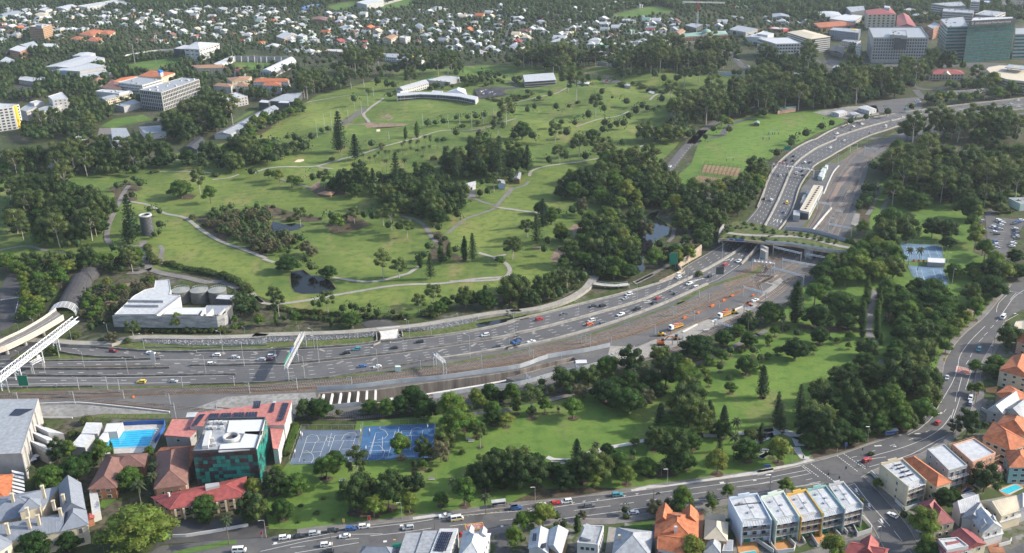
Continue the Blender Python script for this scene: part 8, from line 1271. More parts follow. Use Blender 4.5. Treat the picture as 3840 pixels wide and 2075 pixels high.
cars('31:1095,737,m 1455,757,wu 2090,777,w 2275,800,s 2530,822,s 2045,862,w 1365,1034,y 1675,1027,s 150,927,w 32:180,785,ws 75,820,s 155,815,m 895,757,k 1000,718,t 1362,705,k 1605,648,k 2240,582,w 1055,882,b 1197,886,w 2350,703,k 2540,648,bu 33:315,430,r 555,378,g 832,302,k 928,298,k 1147,228,s 1182,187,w 818,443,ws 802,478,os 930,467,gs 1102,383,wu 1258,330,k 1422,270,k 1460,226,r 1637,178,g 1830,118,w 1765,85,wu 95,650,bu 240,648,wu 1662,25,w 110,630,k ''23:1657,1305,w 1660,1338,w 1967,1327,k 2110,1218,r 2243,1182,wu 2150,1075,k 2325,1085,k 2410,1055,k 2485,580,k 2555,592,w 24:65,582,k 135,592,w 285,620,y 255,708,b 224,357,w 380,335,s 432,312,k 442,350,k 460,230,w 507,230,k 345,215,k 278,208,k 350,170,k 840,18,w 705,86,w 14:767,1290,w 928,1222,w 908,1255,g 1011,1200,w 1087,1285,g 1297,1167,s 1405,1133,s 1238,1210,w 1240,1228,s 1525,1163,w 1607,1080,w 1665,1128,k 1800,1053,w 1845,1115,k 2230,1027,k 2280,1000,k 2375,1017,k 2450,1003,w 2525,1030,w 2290,1052,wv 2515,968,w','on the freeway',grp='vehicles on the freeway')
cars('34:2375,412,wv 2140,722,t 2165,870,w 1832,992,s 44:1745,127,r 1060,490,r 43:803,927,g 1225,995,w 42:883,1222,w 705,1307,ws 1495,1143,s 2010,1210,r 722,1372,k 41:2310,1362,wv','on the street',grp='vehicles on the street');cars('42:302,1237,ws 443,1222,k 592,1196,s 768,1172,k 945,1152,bs 1072,1130,ws 1852,1030,wu 2538,950,bs 43:92,952,bs 333,922,w 467,903,r 577,888,ws 1070,823,t 34:2060,1190,ws 2060,1240,s','parked along the kerb',grp='vehicles parked along the kerb')
cars('44:1307,1020,w','on the side street',2.2);cars('44:890,1165,gu','in a terrace driveway',2.2);cars('23:1577,270,wu 1870,22,g 13:1835,1310,k 1875,1362,g 2332,640,w 2400,685,k 2450,680,w 2175,545,s 2195,557,k 2215,568,w 2235,580,w 2245,590,s','on the upper road');cars('14:1545,975,w 1560,988,wu 13:964,783,r 1035,765,k 1000,690,k','in a gravel parking area',0);cars('14:1443,1057,tv','in the empty asphalt yard',.3)
p=np.array(G('42:1968,1072')[0]);o=car(p,'van','w',heading(p),where='with a yellow band, ambulance style, on the street');bm_=MB().box((0,0,.55),(5.0,2.06,.5));place(bpy.data.objects.new('yellow_band',bm_.data('yellow_band',MATS['yellow_panel'])),o);ln=[]
for s,n in(('12:2200,885 2330,860',7),('12:2225,907 2352,890',7),('12:2370,888 2495,878',6),('12:2385,858 2470,848',4),('12:2490,832 2570,862',4),('12:2330,918 2420,915',3),('12:2390,828 2440,822',2),('13:0,882 100,868',3),('13:40,832 70,845',2),('13:100,882 135,880',2),('12:2540,865 2576,880',2)):
 (a,b_),(c,d)=S(s);ln+=['%.0f,%.0f,%s'%(a+(c-a)*k/max(1,n-1),b_+(d-b_)*k/max(1,n-1),R.choice('wwwskgrb'))for k in range(n)]
_T=T;T=lambda t,x,y:(x,y)if t=='px' else _T(t,x,y);cars('px:'+' '.join(ln),'in the golf car park',1.1,'cars in the golf club car park',.2);ln=[]
for s,n in(('24:2330,788 2370,815',4),('24:2275,855 2345,872',4),('24:2290,900 2312,922',2),('24:2285,997 2312,1055',3),('24:2490,868 2502,912',4),('24:2492,935 2508,962',3),('24:2478,998 2462,1038',4),('24:2478,822 2550,790',4),('24:2140,825 2168,878',3),('24:2345,800 2352,835',2),('24:2165,795 2165,795',1),('24:2437,1200 2437,1200',1)):
 (a,b_),(c,d)=S(s);ln+=['%.0f,%.0f,%s'%(a+(c-a)*k/max(1,n-1),b_+(d-b_)*k/max(1,n-1),R.choice('wwwssgkb'))for k in range(n)]
cars('px:'+' '.join(ln),'in the tennis car park',.1,'cars in the upper right car park',.2)
def mbk(p,lb):
 o=thing('motorcycle',lb,'motorcycle',(*p,.05),None,heading(p));pm=MB();[pm.lathe((0,0,0),[(.05,-.07),(.32,-.07),(.32,.07),(.05,.07)],10)];pm.v=[(a,c,b_)for a,b_,c in pm.v]
 for x in(-.7,.7):w2=bpy.data.objects.new('wheel',pm.data('wheel',wheelm));w2.location=(x,0,.33);place(w2,o)
 place(bpy.data.objects.new('frame',MB().box((0,0,.45),(1.2,.35,.45)).data('frame',PAINT['k'])),o);return o
mbk(G('33:1580,170')[0],'dark motorcycle riding on the freeway');mbk(G('43:1462,824')[0],'dark motorcycle riding along the street')
def truck(s,s2,lb):
 p,q=np.array(G(s)[0]),np.array(G(s2)[0]);rz=math.atan2(*(p-q)[::-1]);o=thing('crane_truck',lb,'truck',(*p,.3),None,rz);L_=[('cab',MB().box((0,0,.6),(2,2.4,2.4)),PAINT['w']),('tray',MB().box((-5,0,.9),(7,2.5,.4)),MATS['yellow_machine']),('crane_arm',MB().bar((-1.6,0,1),(-1.6,0,3.4),.3).bar((-1.6,0,3.4),(-6,0,2.4),.22),MATS[Vr]),('windscreen',MB().box((1.02,0,1.7),(.1,2,1)),glass)]
 for nm,m_,mt in L_:place(bpy.data.objects.new(nm,m_.data(nm,mt)),o)
 for x in(0,-6.8,-7.8):
  for y in(-1.1,1.1):w2=bpy.data.objects.new('wheel',CP_['van'][2]);w2.location=(x,y,.45);w2.scale=(1.4,)*3;place(w2,o)
 for k in range(4):place(bpy.data.objects.new('load',MB().box((-3+-1.6*k,0,1.3),(1.4,2.2,.7)).data('load',MATS['deck_timber'])),o)
truck('33:1590,540','33:1700,500','white crane truck with a yellow timber-loaded tray on the rail works');truck('33:2060,425','33:2160,385','second white crane truck with yellow tray further up the rail works')
p=np.array(G('33:1490,680')[0]);ex=thing('excavator','orange excavator with its arm raised on the dusty rail works','excavator',(*p,.15));A=lambda x,y,z:(p[0]+x,p[1]+y,.15+z)
for nm,m_,mt in(('track',MB().box(A(0,-1.2,0),(4,.6,.9)),wheelm),('track',MB().box(A(0,1.2,0),(4,.6,.9)),wheelm),('turntable',MB().box(A(-.3,0,.95),(3.6,2.6,1.2)),MATS[Vs]),('cab',MB().box(A(.9,.7,1.9),(1.5,1.1,1.5)),glass),('boom',MB().bar(A(1,-.3,2),A(4.2,-.3,5.2),.35),MATS[Vs]),('arm',MB().bar(A(4.2,-.3,5.2),A(7.8,-.3,4.2),.28),MATS[Vs]),('bucket',MB().box(A(8.0,-.3,2.8),(1,1.2,1.3)),wheelm)):obj(nm,m_,mt,ex)
for s,lb in(('33:1490,592','yellow roller on the dusty rail works'),('33:2195,378','yellow loader behind the far crane truck'),('33:2330,305','small orange loader near the rail portal'),('33:1640,628','small yellow loader by a mast on the rail works')):
 p=G(s)[0];o=thing('loader',lb,'loader',(*p,.1));obj('body',MB().box((p[0],p[1],.7),(3.4,1.9,1.1)),MATS[Vs if 'orange' in lb else 'yellow_machine'],o);obj('cab',MB().box((p[0]-.3,p[1],1.8),(1.3,1.4,1.3)),glass,o);obj('bucket',MB().box((p[0]+2.4,p[1],.3),(1,2.2,.9)),MATS[Vf],o);[obj('wheel',MB().bar((p[0]+x,p[1]+y-.25,.6),(p[0]+x,p[1]+y+.25,.6),.6,10),wheelm,o)for x in(-1.2,1.2)for y in(-1,1)]
car(np.array(G('33:2400,258')[0]),'ute','w',.6,.1,'on the rail works')
rg=random.Random(6)
for s,n in(('33:90,1035 240,1005',8),('33:250,995 700,890',34),('33:880,820 960,800',6),('33:990,795 1220,725',18),('32:2380,1075 2560,1035',9)):
 a,c=np.array(G(s,-1.5 if s[:5]!='33:99' else 0));e=(c-a)/n;zz=-2.4 if s[:5]!='33:99' else .1
 for k in range(n):o=lone('sleeper_stack',MB().box((*(a+e*(k+.5)),zz),(np.linalg.norm(e)*.86,2.2,rg.uniform(.7,1.2)),math.atan2(e[1],e[0])),MATS[Vg],'x','sleeper stack',group='stacks of concrete sleepers in the cutting');auto(o,'grey stack of concrete sleepers')
p=G('33:720,866',-1)[0];lone('work_tent',MB().prism([(p[0]-3,p[1]-2),(p[0]+3,p[1]-2),(p[0]+3,p[1]+2),(p[0]-3,p[1]+2)],-2.4,.4).raw([(p[0]-3.3,p[1]-2.3,.4),(p[0]+3.3,p[1]-2.3,.4),(p[0]+3.3,p[1]+2.3,.4),(p[0]-3.3,p[1]+2.3,.4),(p[0],p[1],2)],[(0,1,4),(1,2,4),(2,3,4),(3,0,4)])or MB().box((*p,-2.4),(6,4,3)),MATS[Vi],'white peaked work tent among the sleeper stacks','tent')
for s in('33:1705,430 1735,420','33:1840,380 1860,372','33:1970,318 2000,308','33:2085,262 2110,252','33:2165,218 2190,208','33:2110,352 2135,345','33:2370,212 2390,205','31:1280,1195 1300,1188','33:2000,300 1980,310'):m_=MB();wall(m_,G(s),.6,.1,1.1,sm=False);auto(lone('water_barrier',m_,MATS[Vs],'x','barrier',group='orange plastic barriers along the rail works'),'orange plastic barrier on the rail works')
for q,lb in(('33:1640,470 1850,372 2100,255 2230,190 2420,90 2500,55','orange safety mesh strung up the middle of the rail works'),('31:800,1235 1200,1262 1640,1310','orange safety mesh along the left tracks'),('31:2080,1285 2300,1305 2480,1320','short orange safety mesh behind the solar-panelled hall')):m_=MB();wall(m_,G(q),.08,.1,.4);lone('safety_mesh',m_,mat('orange_mesh',(.30,.11,.05)),lb,'mesh fence')
p=G('32:210,1280')[0];o=thing('portable_toilet','blue portable toilet standing alone on the gravel yard','portable toilet',(*p,.05));obj('cabin',MB().box((*p,.05),(1.5,1.5,2.5)),MATS['blue_paint'],o);obj('roof',MB().box((*p,2.56),(1.6,1.6,.3)),MATS[Va],o)
# == LAMPS, MASTS, GANTRIES, SIGNS, FURNITURE
LPM=(MB().bar((0,0,0),(0,0,10),.15,6,0,.08).data('pole',galv),MB().bar((0,0,9.8),(-1.6,.7,10.3),.06).data('arm',galv),MB().box((-1.9,.85,10.2),(.9,.4,.16),-.4).data('lamp_head',MATS[Va]))
def lamps(s,where,rz=0,kind='street_lamp'):
 tl='00'
 for q in s.split():
  if ':' in q:tl,q=q.split(':')
  x,y,yt=map(float,q.split(','));p=G('%s:%g,%g'%(tl,x,y))[0];h_=HT('%s:%g,%g %g,%g'%(tl,x,yt,x,y));o=thing(kind,'x','lamp post' if kind=='street_lamp' else 'pole',(*p,0),kind.replace('_',' ')+'s '+where,rz);o.scale=(max(.6,h_/10),)*2+(h_/10,);auto(o,('tall grey lamp post ' if kind=='street_lamp' else 'timber power pole ')+where)
  for me in LPM[:3]if kind=='street_lamp' else PPM:place(bpy.data.objects.new(me.name.split('.')[0],me),o)
PPM=(MB().bar((0,0,0),(0,0,10),.2,6,0,.13).data('pole',bark),MB().box((0,0,9.2),(2.4,.15,.15)).data('cross_arm',bark))
lamps('31:183,550,480 345,570,430 575,805,600 695,650,520 1050,605,475 1395,725,580 2155,745,555 2360,885,655 1495,880,740 1990,950,785 1240,970,815 815,895,745 210,895,745 440,955,805 2365,570,510 32:590,715,530 635,845,605 225,860,715 500,1020,790 1205,930,720 1455,750,590 1512,620,445 2095,800,585 2475,740,570 2520,580,370 33:72,580,365 27,740,565 692,415,265 1258,240,80 23:2080,1180,1000 1750,1365,1180 1985,1380,1255','by the freeway');lamps('32:1483,490,425 965,535,475 443,555,490 1977,430,370 2462,340,285 1722,600,530 33:1093,490,415 1858,220,150','by the cycle path',1.5)
lamps('24:1318,910,835 1820,1140,1030 1835,1240,1095 34:1880,100,-60','beside the tennis courts',2);lamps('43:277,910,750 1552,735,575 2540,830,630 44:1325,500,355 1065,315,165 333,520,370 115,830,630 1180,1290,1130 1905,285,135 42:1437,1060,900 125,1240,1070','along the street',.8);lamps('43:222,1065,930 1418,960,770 42:765,1385,1180 1753,1160,1055 44:2055,100,25 34:2270,760,600 2135,1090,925 2105,1250,1130 2290,1250,1160 41:1010,1391,1320','along the street',.3,'power_pole');lamps('11:1305,615,430 1510,615,545 1860,610,470 2255,605,440 2495,680,540 12:325,550,450','over the sports ground',0)
RPM=MB().bar((0,0,0),(0,0,10),.3,6,0,.18).data('pole',galv)
for q in '620,1350,1180 695,1320,1130 765,1300,1100 832,1210,1050 920,1180,1050 985,1130,965 1048,1100,970 1110,1040,895 1165,960,860 1640,1240,1110 1885,1230,1095 1995,1200,1085 2110,1215,1075 2220,1200,1060 2325,1180,1060 1315,1391,1310'.split():x,y,yt=map(float,q.split(','));p=G('12:%g,%g'%(x,y))[0];h_=HT('12:%g,%g %g,%g'%(x,yt,x,y));o=bpy.data.objects.new('net_pole',RPM);o.location=(*p,h1(*p)-.2);o.scale=(1,1,h_/10);place(o,None,None,'x','pole','tall net poles round the driving range');auto(o,'very tall thin net pole on the lawn')
m_=MB();P=G('12:835,1225 920,1190 985,1140 1048,1100 1090,1075');wall(m_,P,.15,-.5,6);lone('range_net',m_,MATS[Ve],'dark net fence running down the lawn beside the driving range','net fence')
ctr=[]
def mast(s,s_top,arm=None):
 p=G(s)[0];h_=HT(s_top.split(':')[0]+':'+s_top.split(':')[1]+' '+s.split(':')[1]);o=thing('catenary_mast','x','mast',(*p,0),'overhead line masts along the railway');obj('pole',MB().bar((*p,0),(*p,h_),.22,6),galv,o);m2=MB()
 for z in(.95,.72):m2.bar((*p,h_*z),(p[0]-2.6,p[1]+.7,h_*z+.5),.08);m2.bar((*p,h_*.85),(p[0]-2.6,p[1]+.7,h_*.9),.06)
 obj('bracket',m2,galv,o);auto(o,'grey overhead line mast beside the tracks')
for q in '31:90,1140,1025 765,1115,990 1042,1115,985 1155,1115,1010 1200,1200,1120 178,1230,1140 725,1250,1130 1645,1250,1150 1700,1391,1240 1765,1090,990 2413,1145,1045 2265,1075,980 2097,1330,1250 32:428,1115,1000 953,1075,990 2210,925,775 1618,920,830 33:258,815,730 808,700,575 1177,550,460 1610,400,310 1633,395,310 1953,265,190 1855,225,150 2050,330,260 718,670,600 762,665,590 222,790,700 1435,575,480 1010,680,610 1600,680,590 1808,445,350 1133,800,740 1230,770,690 530,840,770 108,935,870 2375,120,10 24:960,130,45 1060,60,-10 895,140,70 775,265,150 590,435,330'.split():
 if ':' in q:tl,q=q.split(':')
 x,y,yt=q.split(',');mast('%s:%s,%s'%(tl,x,y),'%s:%s,%s'%(tl,x,yt))
def portal(s,lb,lat=.9):
 a,b_=s.split(' ');t=a.split(':')[0];x0,y0,yt=map(float,a.split(':')[1].split(','));x1,y1,yu=map(float,b_.split(','));p,q=np.array(G('%s:%g,%g %g,%g'%(t,x0,y0,x1,y1)));h_=(HT('%s:%g,%g %g,%g'%(t,x0,yt,x0,y0))+HT('%s:%g,%g %g,%g'%(t,x1,yu,x1,y1)))/2;o=thing('catenary_portal',lb,'portal frame',(*((p+q)/2),0),'overhead line portals across the tracks')
 for r_ in(p,q):obj('mast',MB().bar((*r_,0),(*r_,h_+.6),.32,6),galv,o)
 m2=MB();m2.bar((*p,h_),(*q,h_),.2);m2.bar((*p,h_-lat),(*q,h_-lat),.2);n=max(3,int(np.linalg.norm(q-p)/1.6));[m2.bar((*(p+(q-p)*k/n),h_-(lat if k%2 else 0)),(*(p+(q-p)*(k+1)/n),h_-(0 if k%2 else lat)),.08)for k in range(n)];obj('beam',m2,wst,o);m2=MB()
 for f in(.2,.4,.6,.8):r_=p+(q-p)*f;m2.bar((*r_,h_-lat),(*r_,h_-lat-1.3),.1);m2.bar((*r_,h_-lat-1.3),(r_[0]-.9,r_[1]+.3,h_-lat-1.3),.06)
 obj('droppers',m2,galv,o,kind='stuff')
for k,s in enumerate(('33:2280,215,115 2500,275,172','33:2292,375,292 2440,430,345','33:2008,530,437 2175,580,505','24:235,1250,1160 605,1320,1230','24:150,1120,1038 418,1185,1105','24:465,1175,1112 720,1220,1152','24:128,1335,1245 442,1420,1318','24:575,680,612 700,705,625','24:1030,150,90 1215,190,110','24:745,750,690 815,762,700','24:690,840,760 740,850,765','24:680,905,830 905,950,852','33:1650,680,580 1700,700,595','33:665,935,865 715,960,900','33:190,1010,955 230,1040,1000')):portal(s,('first','second','third','fourth','fifth','sixth','seventh','eighth','ninth','tenth','eleventh','twelfth','thirteenth','fourteenth','fifteenth')[k]+' white overhead line portal of the rail yard' if False else 'x');auto([o for o in C.objects if o.name.startswith('catenary_portal')][-1],'white lattice portal spanning the tracks')
m_=MB()
for c in('33:0,700 730,560 1180,425 1630,265 2100,80','33:0,780 800,610 1280,480 1800,275 2200,120','32:0,1010 950,945 1500,875 2576,700','31:0,1090 900,1070 1800,1035 2576,1010'):wall(m_,G(c,0),.03,6.2,6.24)
st('overhead_wires',m_,MATS[Ve],kind='stuff')
def gantry(lb,s,h_,signs=(),mt='galvanised_steel',wd=1.6,cols=(0,1)):
 P=np.array(G(s));a,c=P[0],P[-1];o=thing('sign_gantry',lb,'gantry',(*((a+c)/2),0));landmark('the '+lb.split(' with')[0].split(' over')[0]if ' with' in lb or ' over' in lb else lb,(a+c)/2,h_);e=(c-a)/np.linalg.norm(c-a);n=np.array([-e[1],e[0]])*wd/2;L_=np.linalg.norm(c-a);m2=MB()
 for f in cols:p=a+(c-a)*f;cm=MB();[cm.bar((*(p+n*s_),0),(*(p+n*s_),h_),.3,6)for s_ in(-1,1)];[cm.bar((*(p-n),z),(*(p+n),z+1.5),.1)for z in np.arange(.5,h_-1,2)];obj('column',cm,MATS[mt],o)
 for s_ in(-1,1):
  for z in(h_,h_+1.4):m2.bar((*(a+n*s_),z),(*(c+n*s_),z),.17)
  k=0
  while k+2.4<L_:m2.bar((*(a+n*s_+e*k),h_),(*(a+n*s_+e*(k+1.2)),h_+1.4),.1);m2.bar((*(a+n*s_+e*(k+1.2)),h_+1.4),(*(a+n*s_+e*(k+2.4)),h_),.1);k+=2.4
 obj('truss',m2,MATS[mt],o);obj('walkway',MB().prism([a-n*.8,c-n*.8,c+n*.8,a+n*.8],h_+.1,h_+.2,bottom=True),MATS[Vf],o)
 for f0,f1,m_ in signs:sgm=MB();wall(sgm,[a+(c-a)*f0+n*1.4,a+(c-a)*f1+n*1.4],.2,h_-.8,h_+2.6,sm=False);obj('sign_panel',sgm,MATS[m_],o)
gantry('large sign gantry with green and blue panels over the freeway','32:330,1032 385,850 500,690',7.5,((.05,.35,'green_sign'),(.37,.5,'blue_paint'),(.56,.9,Vf)),cols=(0,.53,1));gantry('small walkway gantry over the left carriageway','31:320,960 425,905',5.5,((.8,1,Va),));gantry('rail signal gantry over the near tracks','32:1755,885 1850,970',7,(),cols=(0,1));gantry('red-lit lane gantry over the far freeway','24:140,320 300,345 540,380',6.5,((.06,.1,Vr),(.14,.18,Vr),(.22,.26,Vr),(.32,.36,Vr)),cols=(0,.4,1));gantry('signal gantry over the rails near the planted bridge','23:2365,1270 24:160,1290',6,((.3,.34,Va),(.6,.64,Va)))
def sign(s,w_,h_,z,mt,lb,nm='road_sign',back=0):
 p=G(s)[0];o=thing(nm,lb,'sign',(*p,0));[obj('post',MB().bar((p[0]+x,p[1],0),(p[0]+x,p[1],z+h_*.8),.1),galv,o)for x in((-w_*.3,w_*.3)if w_>1.5 else(0,))];obj('sign_panel',MB().box((p[0],p[1]-.15,z),(w_,.12,h_)),MATS[mt],o);obj('border',MB().box((p[0],p[1]-.1,z-.08),(w_+.16,.06,h_+.16)),MATS[Va],o)
sign('23:1608,1270',5,8,4,'green_sign','tall green freeway direction sign in front of trees');sign('31:240,1105',5,6,2,'green_sign','green direction sign between the rails and freeway');sign('24:288,145',6,4,3,'green_sign','green freeway sign beside the sports field');sign('23:2055,1360',5,5,3.5,Ve,'dark electronic message sign beside the tracks');sign('31:1490,885',2.4,6,2.5,Va,'white sign on the median at the left');sign('42:875,1115',.8,1.6,1.2,'yellow_panel','narrow yellow sign on the street lawn');sign('42:1122,1100',1,2,1.6,Vr,'red and white school sign by the kerb');sign('34:1800,850',1.1,1.6,1.2,'yellow_panel','yellow warning sign at the curving street edge');sign('42:85,1240',.8,1.5,1.6,Vr,'red parking sign by the school driveway');sign('44:852,385',.9,1.6,1.6,'blue_paint','small blue sign by the footpath');sign('44:95,570',3,1.2,.6,'blue_paint','low blue park sign near the crossing');sign('31:545,1095',1.4,1.4,1,Va,'small white square sign by the rails')
for s in('44:505,485','44:440,520','44:1065,560','44:680,685','44:850,625','44:785,720','44:1010,445','44:770,420'):p=G(s)[0];o=thing('traffic_light','x','traffic light',(*p,0),'traffic lights at the street crossing');obj('post',MB().bar((*p,0),(*p,3.4),.1,6),galv,o);obj('signal_head',MB().box((*p,2.5),(.5,.4,1.3)),MATS[Ve],o);auto(o,'traffic light on a grey post')
for s,lb in(('42:2370,940','white-roofed bus shelter under the trees beside the street'),('44:1290,250','grey-roofed bus shelter on the grass of the street bend')):p=G(s)[0];o=thing('bus_shelter',lb,'bus shelter',(*p,.1));obj('roof',MB().box((*p,2.6),(6,2.2,.25),.15),MATS[Vb],o);obj('back_panel',MB().box((p[0],p[1]+.9,.4),(5.6,.12,2),.15),MATS['blue_panel']if 'bend' in lb else glass,o);obj('bench',MB().box((p[0],p[1]+.4,.1),(4,.5,.45),.15),MATS[Vf],o);[obj('post',MB().bar((p[0]+x,p[1]+y+x*.15,.1),(p[0]+x,p[1]+y+x*.15,2.6),.07),galv,o)for x in(-2.7,2.7)for y in(-.8,.8)]
for s in('42:860,700','42:1722,688','42:2105,320','42:2080,300'):p=G(s)[0];o=thing('park_bench','x','bench',(*p,.1),'park benches on the lawn');obj('seat',MB().box((*p,.5),(2.6,.6,.12)),MATS[Va],o);obj('backrest',MB().box((p[0],p[1]+.3,.7),(2.6,.12,.6)),MATS[Va],o);[obj('leg',MB().box((p[0]+x,p[1],0),(.12,.5,.5)),MATS[Vf],o)for x in(-1.1,1.1)];auto(o,'white park bench on the lawn')
for s in('13:2505,1345','13:2560,1300','14:85,1350','14:175,1300','14:665,1150','23:2155,215'):a=np.array(G(s)[0]);o=thing('goal_posts','x','goal posts',(*a,.1),'rugby goal posts on the sports field');[obj('post',MB().bar((a[0]+x,a[1],0),(a[0]+x,a[1],8),.14),MATS[Va],o)for x in(-3,3)];obj('crossbar',MB().bar((a[0]-3,a[1],3),(a[0]+3,a[1],3),.12),MATS[Va],o);[obj('pad',MB().bar((a[0]+x,a[1],.1),(a[0]+x,a[1],2),.3,6),MATS[Ve],o)for x in(-3,3)];auto(o,'white rugby goal posts')
def figure():
 J=[((0,0,.95),.13),((0,0,1.2),.14),((0,0,1.42),.13),((0,0,1.55),.055),((0,.02,1.68),.10),((.2,0,1.4),.06),((.3,.05,1.12),.045),((.28,.2,.92),.035),((-.2,0,1.4),.06),((-.28,0,1.12),.045),((-.3,.1,.88),.035),((.1,0,.88),.09),((.12,.12,.48),.065),((.12,.02,.08),.045),((.12,.18,.04),.04),((-.1,0,.88),.09),((-.12,-.08,.48),.065),((-.12,-.22,.08),.045),((-.12,-.08,.04),.04)];E_=[(0,1),(1,2),(2,3),(3,4),(2,5),(5,6),(6,7),(2,8),(8,9),(9,10),(0,11),(11,12),(12,13),(13,14),(0,15),(15,16),(16,17),(17,18)]
 me=bpy.data.meshes.new('person');me.from_pydata([j[0]for j in J],E_,[]);o=bpy.data.objects.new('person',me);C.objects.link(o);md=o.modifiers.new('skin','SKIN')
 for v_,(_,r_)in zip(me.skin_vertices[0].data,J):v_.radius=(r_,r_)
 me.skin_vertices[0].data[0].use_root=True;o.modifiers.new('sub','SUBSURF').levels=1;m2=bpy.data.meshes.new_from_object(o.evaluated_get(bpy.context.evaluated_depsgraph_get()));bpy.data.objects.remove(o)
 m2.materials.clear();[m2.materials.append(q)for q in(mat('skin_tone',(.36,.22,.15),.6),MATS[Va],mat('dark_cloth',(.03,.035,.05),.9))]
 for f in m2.polygons:z=f.center.z;f.material_index=1 if .95<z<1.48 and abs(f.center.x)<.3 else 2 if .55<z<=.95 and abs(f.center.x)<.24 else 2 if z>1.74 else 0
 return m2
FG=figure();rg=random.Random(2);SH={'white':Va,'red':Vr,'dark':'dark_cloth','orange':Vs}
for tl,L_,wh in(('42','648,272,white 492,508,dark 968,365,red 1225,195,white 1505,190,dark 1255,430,red 1550,155,dark 1000,240,dark 1600,380,dark','playing on the blue courts'),('33','1545,570,orange 1380,640,orange 1270,690,dark 1650,640,orange','working on the rail works'),('34','1140,240,dark 1117,330,dark','walking on the park path'),('22','865,602,white 2340,695,orange 2370,700,orange','standing on the golf course'),('31','1410,582,red 1478,580,white','on the cycle path'),('42','2450,930,dark 2480,940,dark','waiting by the bus shelter')):
 for q in L_.split():x,y,c=q.split(',');p=U(*T(tl,float(x),float(y)),1.75 if wh[-4:]=='path' and tl=='31' else .2);o=bpy.data.objects.new('person',FG);o.location=(p[0],p[1],{'31':1.62,'22':h1(p[0],p[1])+.1}.get(tl,.16));o.rotation_euler=(0,0,rg.random()*6);place(o,None,None,'x','person',None);o.material_slots[1].link='OBJECT';o.material_slots[1].material=MATS[SH[c]];auto(o,'person in %s top %s'%(c,wh))
# == plant them
FARTREES=[]
def plant():
 by={}
 for t in TREES:by.setdefault(t[0],[]).append(t)
 for kind,L_ in by.items():
  L_.sort(key=lambda t:-t[5])
  nm,cat=NAME[kind]
  for j,(k,x,y,z,wd,pw,special)in enumerate(L_):
   rg=random.Random(int(x*13+y*7));i=rg.randrange(KN[kind]);crown,tk,joint,hh=PROTO[kind,i]
   if j>=296:FARTREES.append((kind,x,y,z,wd));continue
   wd*=1.18;zs=wd*rg.uniform(.8,1.06)
   if special=='giant':wd/=1.08;zs=wd*.62;crown=crown.copy();crown.materials[0]=MATS['shade_leaves']
   base='giant spreading olive-green fig tree filling the corner by the street' if special else LOOK[kind][i%2]
   if pw>26 or special:
    o=thing(nm,base,cat,(x,y,z),GROUP[kind]+' of the park and golf course',rg.random()*6.28);o.scale=(wd,wd,zs)
    for pn,me in(('crown',crown),('trunk',tk)):q=bpy.data.objects.new(pn,me);place(q,o)
   else:
    o=bpy.data.objects.new(nm,joint);o.location=(x,y,z);o.rotation_euler=(0,0,rg.random()*6.28);o.scale=(wd,wd,zs);place(o,None,None,base,cat,GROUP[kind]+' of the park and golf course')
   if special:AUTO.append((o,None));o['label']='giant spreading fig tree with olive crown beside the grey-roofed stone building'
   else:auto(o,base)
plant()
mb=MB()
for x,y,r in MULCH:
 if inside([(x,y)],PARK)[0]:mb.poly([(x+r*math.cos(a)*R.uniform(.85,1.15),y+r*math.sin(a)*R.uniform(.85,1.15),.2)for a in np.arange(0,6.28,.55)])
st('mulch_rings',mb,'leaf_litter',kind='stuff')
def mass(name,L_,mts):
 mb=MB();rg=np.random.RandomState(9)
 for kind,x,y,z,wd in L_:
  h_=wd*{'gum':1.25,'palm':1.5,'pine':2.2,'cypress':2,'shrub':.6}.get(kind,.95);mi=rg.randint(len(mts));n=38
  c=np.array([x,y,z+h_*.58]);r=np.array([wd*.42,wd*.42,h_*.38])
  for k in range(4):
   o=rg.normal(0,.45,3)*r;rr_=r*rg.uniform(.5,.72);D=rg.normal(0,1,(n//3,3));D/=np.linalg.norm(D,axis=1)[:,None];D=D[D[:,2]>-.5]
   leaves(mb,c+o+D*rr_,D,wd*.13,.6,mi)
  mb.ball(c,*(r*.72),mi=mi,n=6,l=4)
 return obj(name,mb,[MATS[q]for q in mts],kind='stuff')
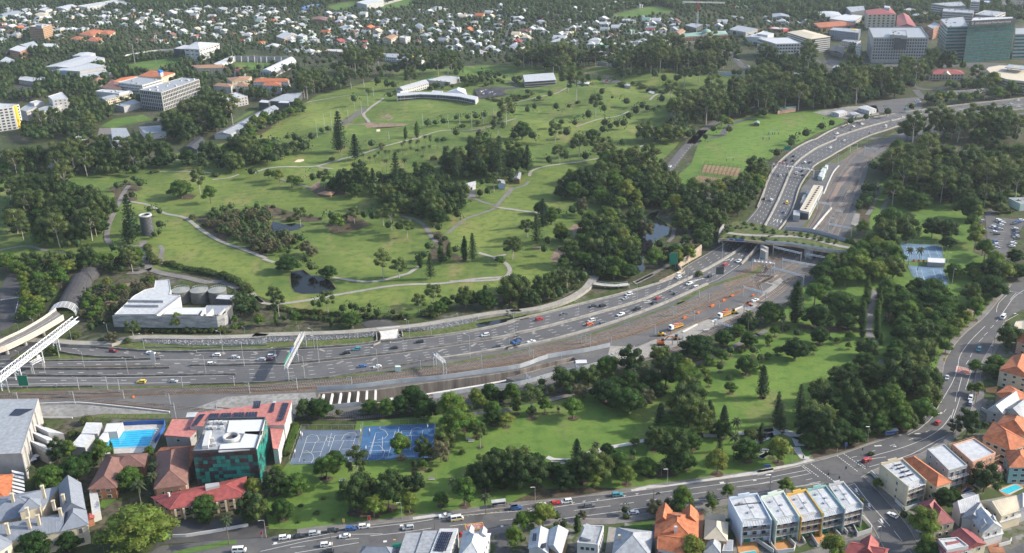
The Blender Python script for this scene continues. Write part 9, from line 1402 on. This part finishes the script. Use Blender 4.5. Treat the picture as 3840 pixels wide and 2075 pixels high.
# == LABELS: each auto-labelled thing is told apart by the landmark it stands nearest to
for ph,s in(('the first pond path','22:1000,1350'),('the palm grove','22:1300,140'),('the central wood','22:1500,560'),('the mulch bank','22:900,860'),('the path crossing','22:2340,670'),('the left wood','21:500,760'),('the fig on the lawn','21:1740,520'),('the young wood','21:2300,860'),('the bunker','22:440,215'),('the earth heap','23:520,1140'),('the upper fairway','13:900,1000'),('the park shelter','13:1400,900'),('the rubble site','23:700,860'),('the creek wood','23:1100,900'),('the road bend wood','23:1400,400'),('the hill road','13:2100,1130'),('the conifer path','34:1100,400'),('the big lawn','34:500,1050'),('the lawn mound','43:700,200'),('the curved white path','43:900,390'),('the plaza','44:400,300'),('the park street bend','34:1900,750'),('the tennis wood','34:1550,300'),('the corner wood','34:1400,1100'),('the bright fig group','33:1150,1180'),('the rail-side path','33:1900,830'),('the rail works','33:1500,640'),('the bus shelter','42:2370,920'),('the park benches','42:1720,690'),('the school lawn','42:700,850'),('the giant fig','41:1290,1070'),('the courtyard garden','41:600,650'),('the canal bridge','32:1320,570'),('the rock wall','32:600,600'),('the scrub bank','31:1000,250'),('the sports field','14:300,1250'),('the freeway bend wood','14:1900,1250'),('the far hill street','12:2440,400'),('the hill houses','13:550,400'),('the far left houses','11:950,200'),('the crest of gum trees','12:1000,680'),('the upper right wood','24:1900,450'),('the campus wood','11:850,1100'),('the bushland right of campus','11:1900,1150'),('the net poles','12:1000,1100'),('the gum avenue','13:650,850'),('the top edge','13:600,20'),('the upper suburb','12:1200,300'),('the far suburb corner','11:2100,150'),('the suburb street','13:700,250'),('the right hill','13:1900,850'),('the left street corner','42:120,1230')):landmark(ph,G(s)[0])
ORD=['','second','third','fourth','fifth','sixth','seventh','eighth','ninth','tenth','eleventh','twelfth','thirteenth','fourteenth','fifteenth','sixteenth','seventeenth','eighteenth','nineteenth','twentieth']
LP_=np.array([p for _,p in LAND]);buck={}
for o,base in AUTO:
 if base is None:continue
 p=np.array(PR(tuple(o.location)));d=np.hypot(*(LP_-p).T);i=int(d.argmin());dx,dy=p-LP_[i]
 rel='beside' if d[i]<14 else('right of' if dx>0 else 'left of')if abs(dx)>1.3*abs(dy)else('in front of' if dy>0 else 'behind');buck.setdefault((base,i,rel),[]).append((d[i],o))
for(base,i,rel),L_ in buck.items():
 L_.sort(key=lambda t:t[0])
 for k,(_,o)in enumerate(L_):
  t=base+(', '+(ORD[k]if k<20 else str(k+1)+'th')+' nearest' if k else ', nearest' if len(L_)>1 else '')+' '+rel+' '+LAND[i][0]
  o['label']=t if len(t.split())<17 else t.replace(' nearest','')
# == AIR
hz=bpy.data.materials.new('haze');hz.use_nodes=True;n=hz.node_tree.nodes;n.remove(n['Principled BSDF'])
pv=n.new('ShaderNodeVolumePrincipled');pv.inputs['Density'].default_value=HAZE;pv.inputs['Color'].default_value=(.80,.88,1.0,1);pv.inputs['Anisotropy'].default_value=.2
hz.node_tree.links.new(pv.outputs[0],n['Material Output'].inputs['Volume'])
o=obj('haze',MB().prism([(-3900,-400),(3900,-400),(3900,5900),(-3900,5900)],-9.5,262,bottom=True),hz,kind='stuff')
mass('distant_woods',FARTREES,['bushy_leaves','gum_leaves','bushy_leaves'])
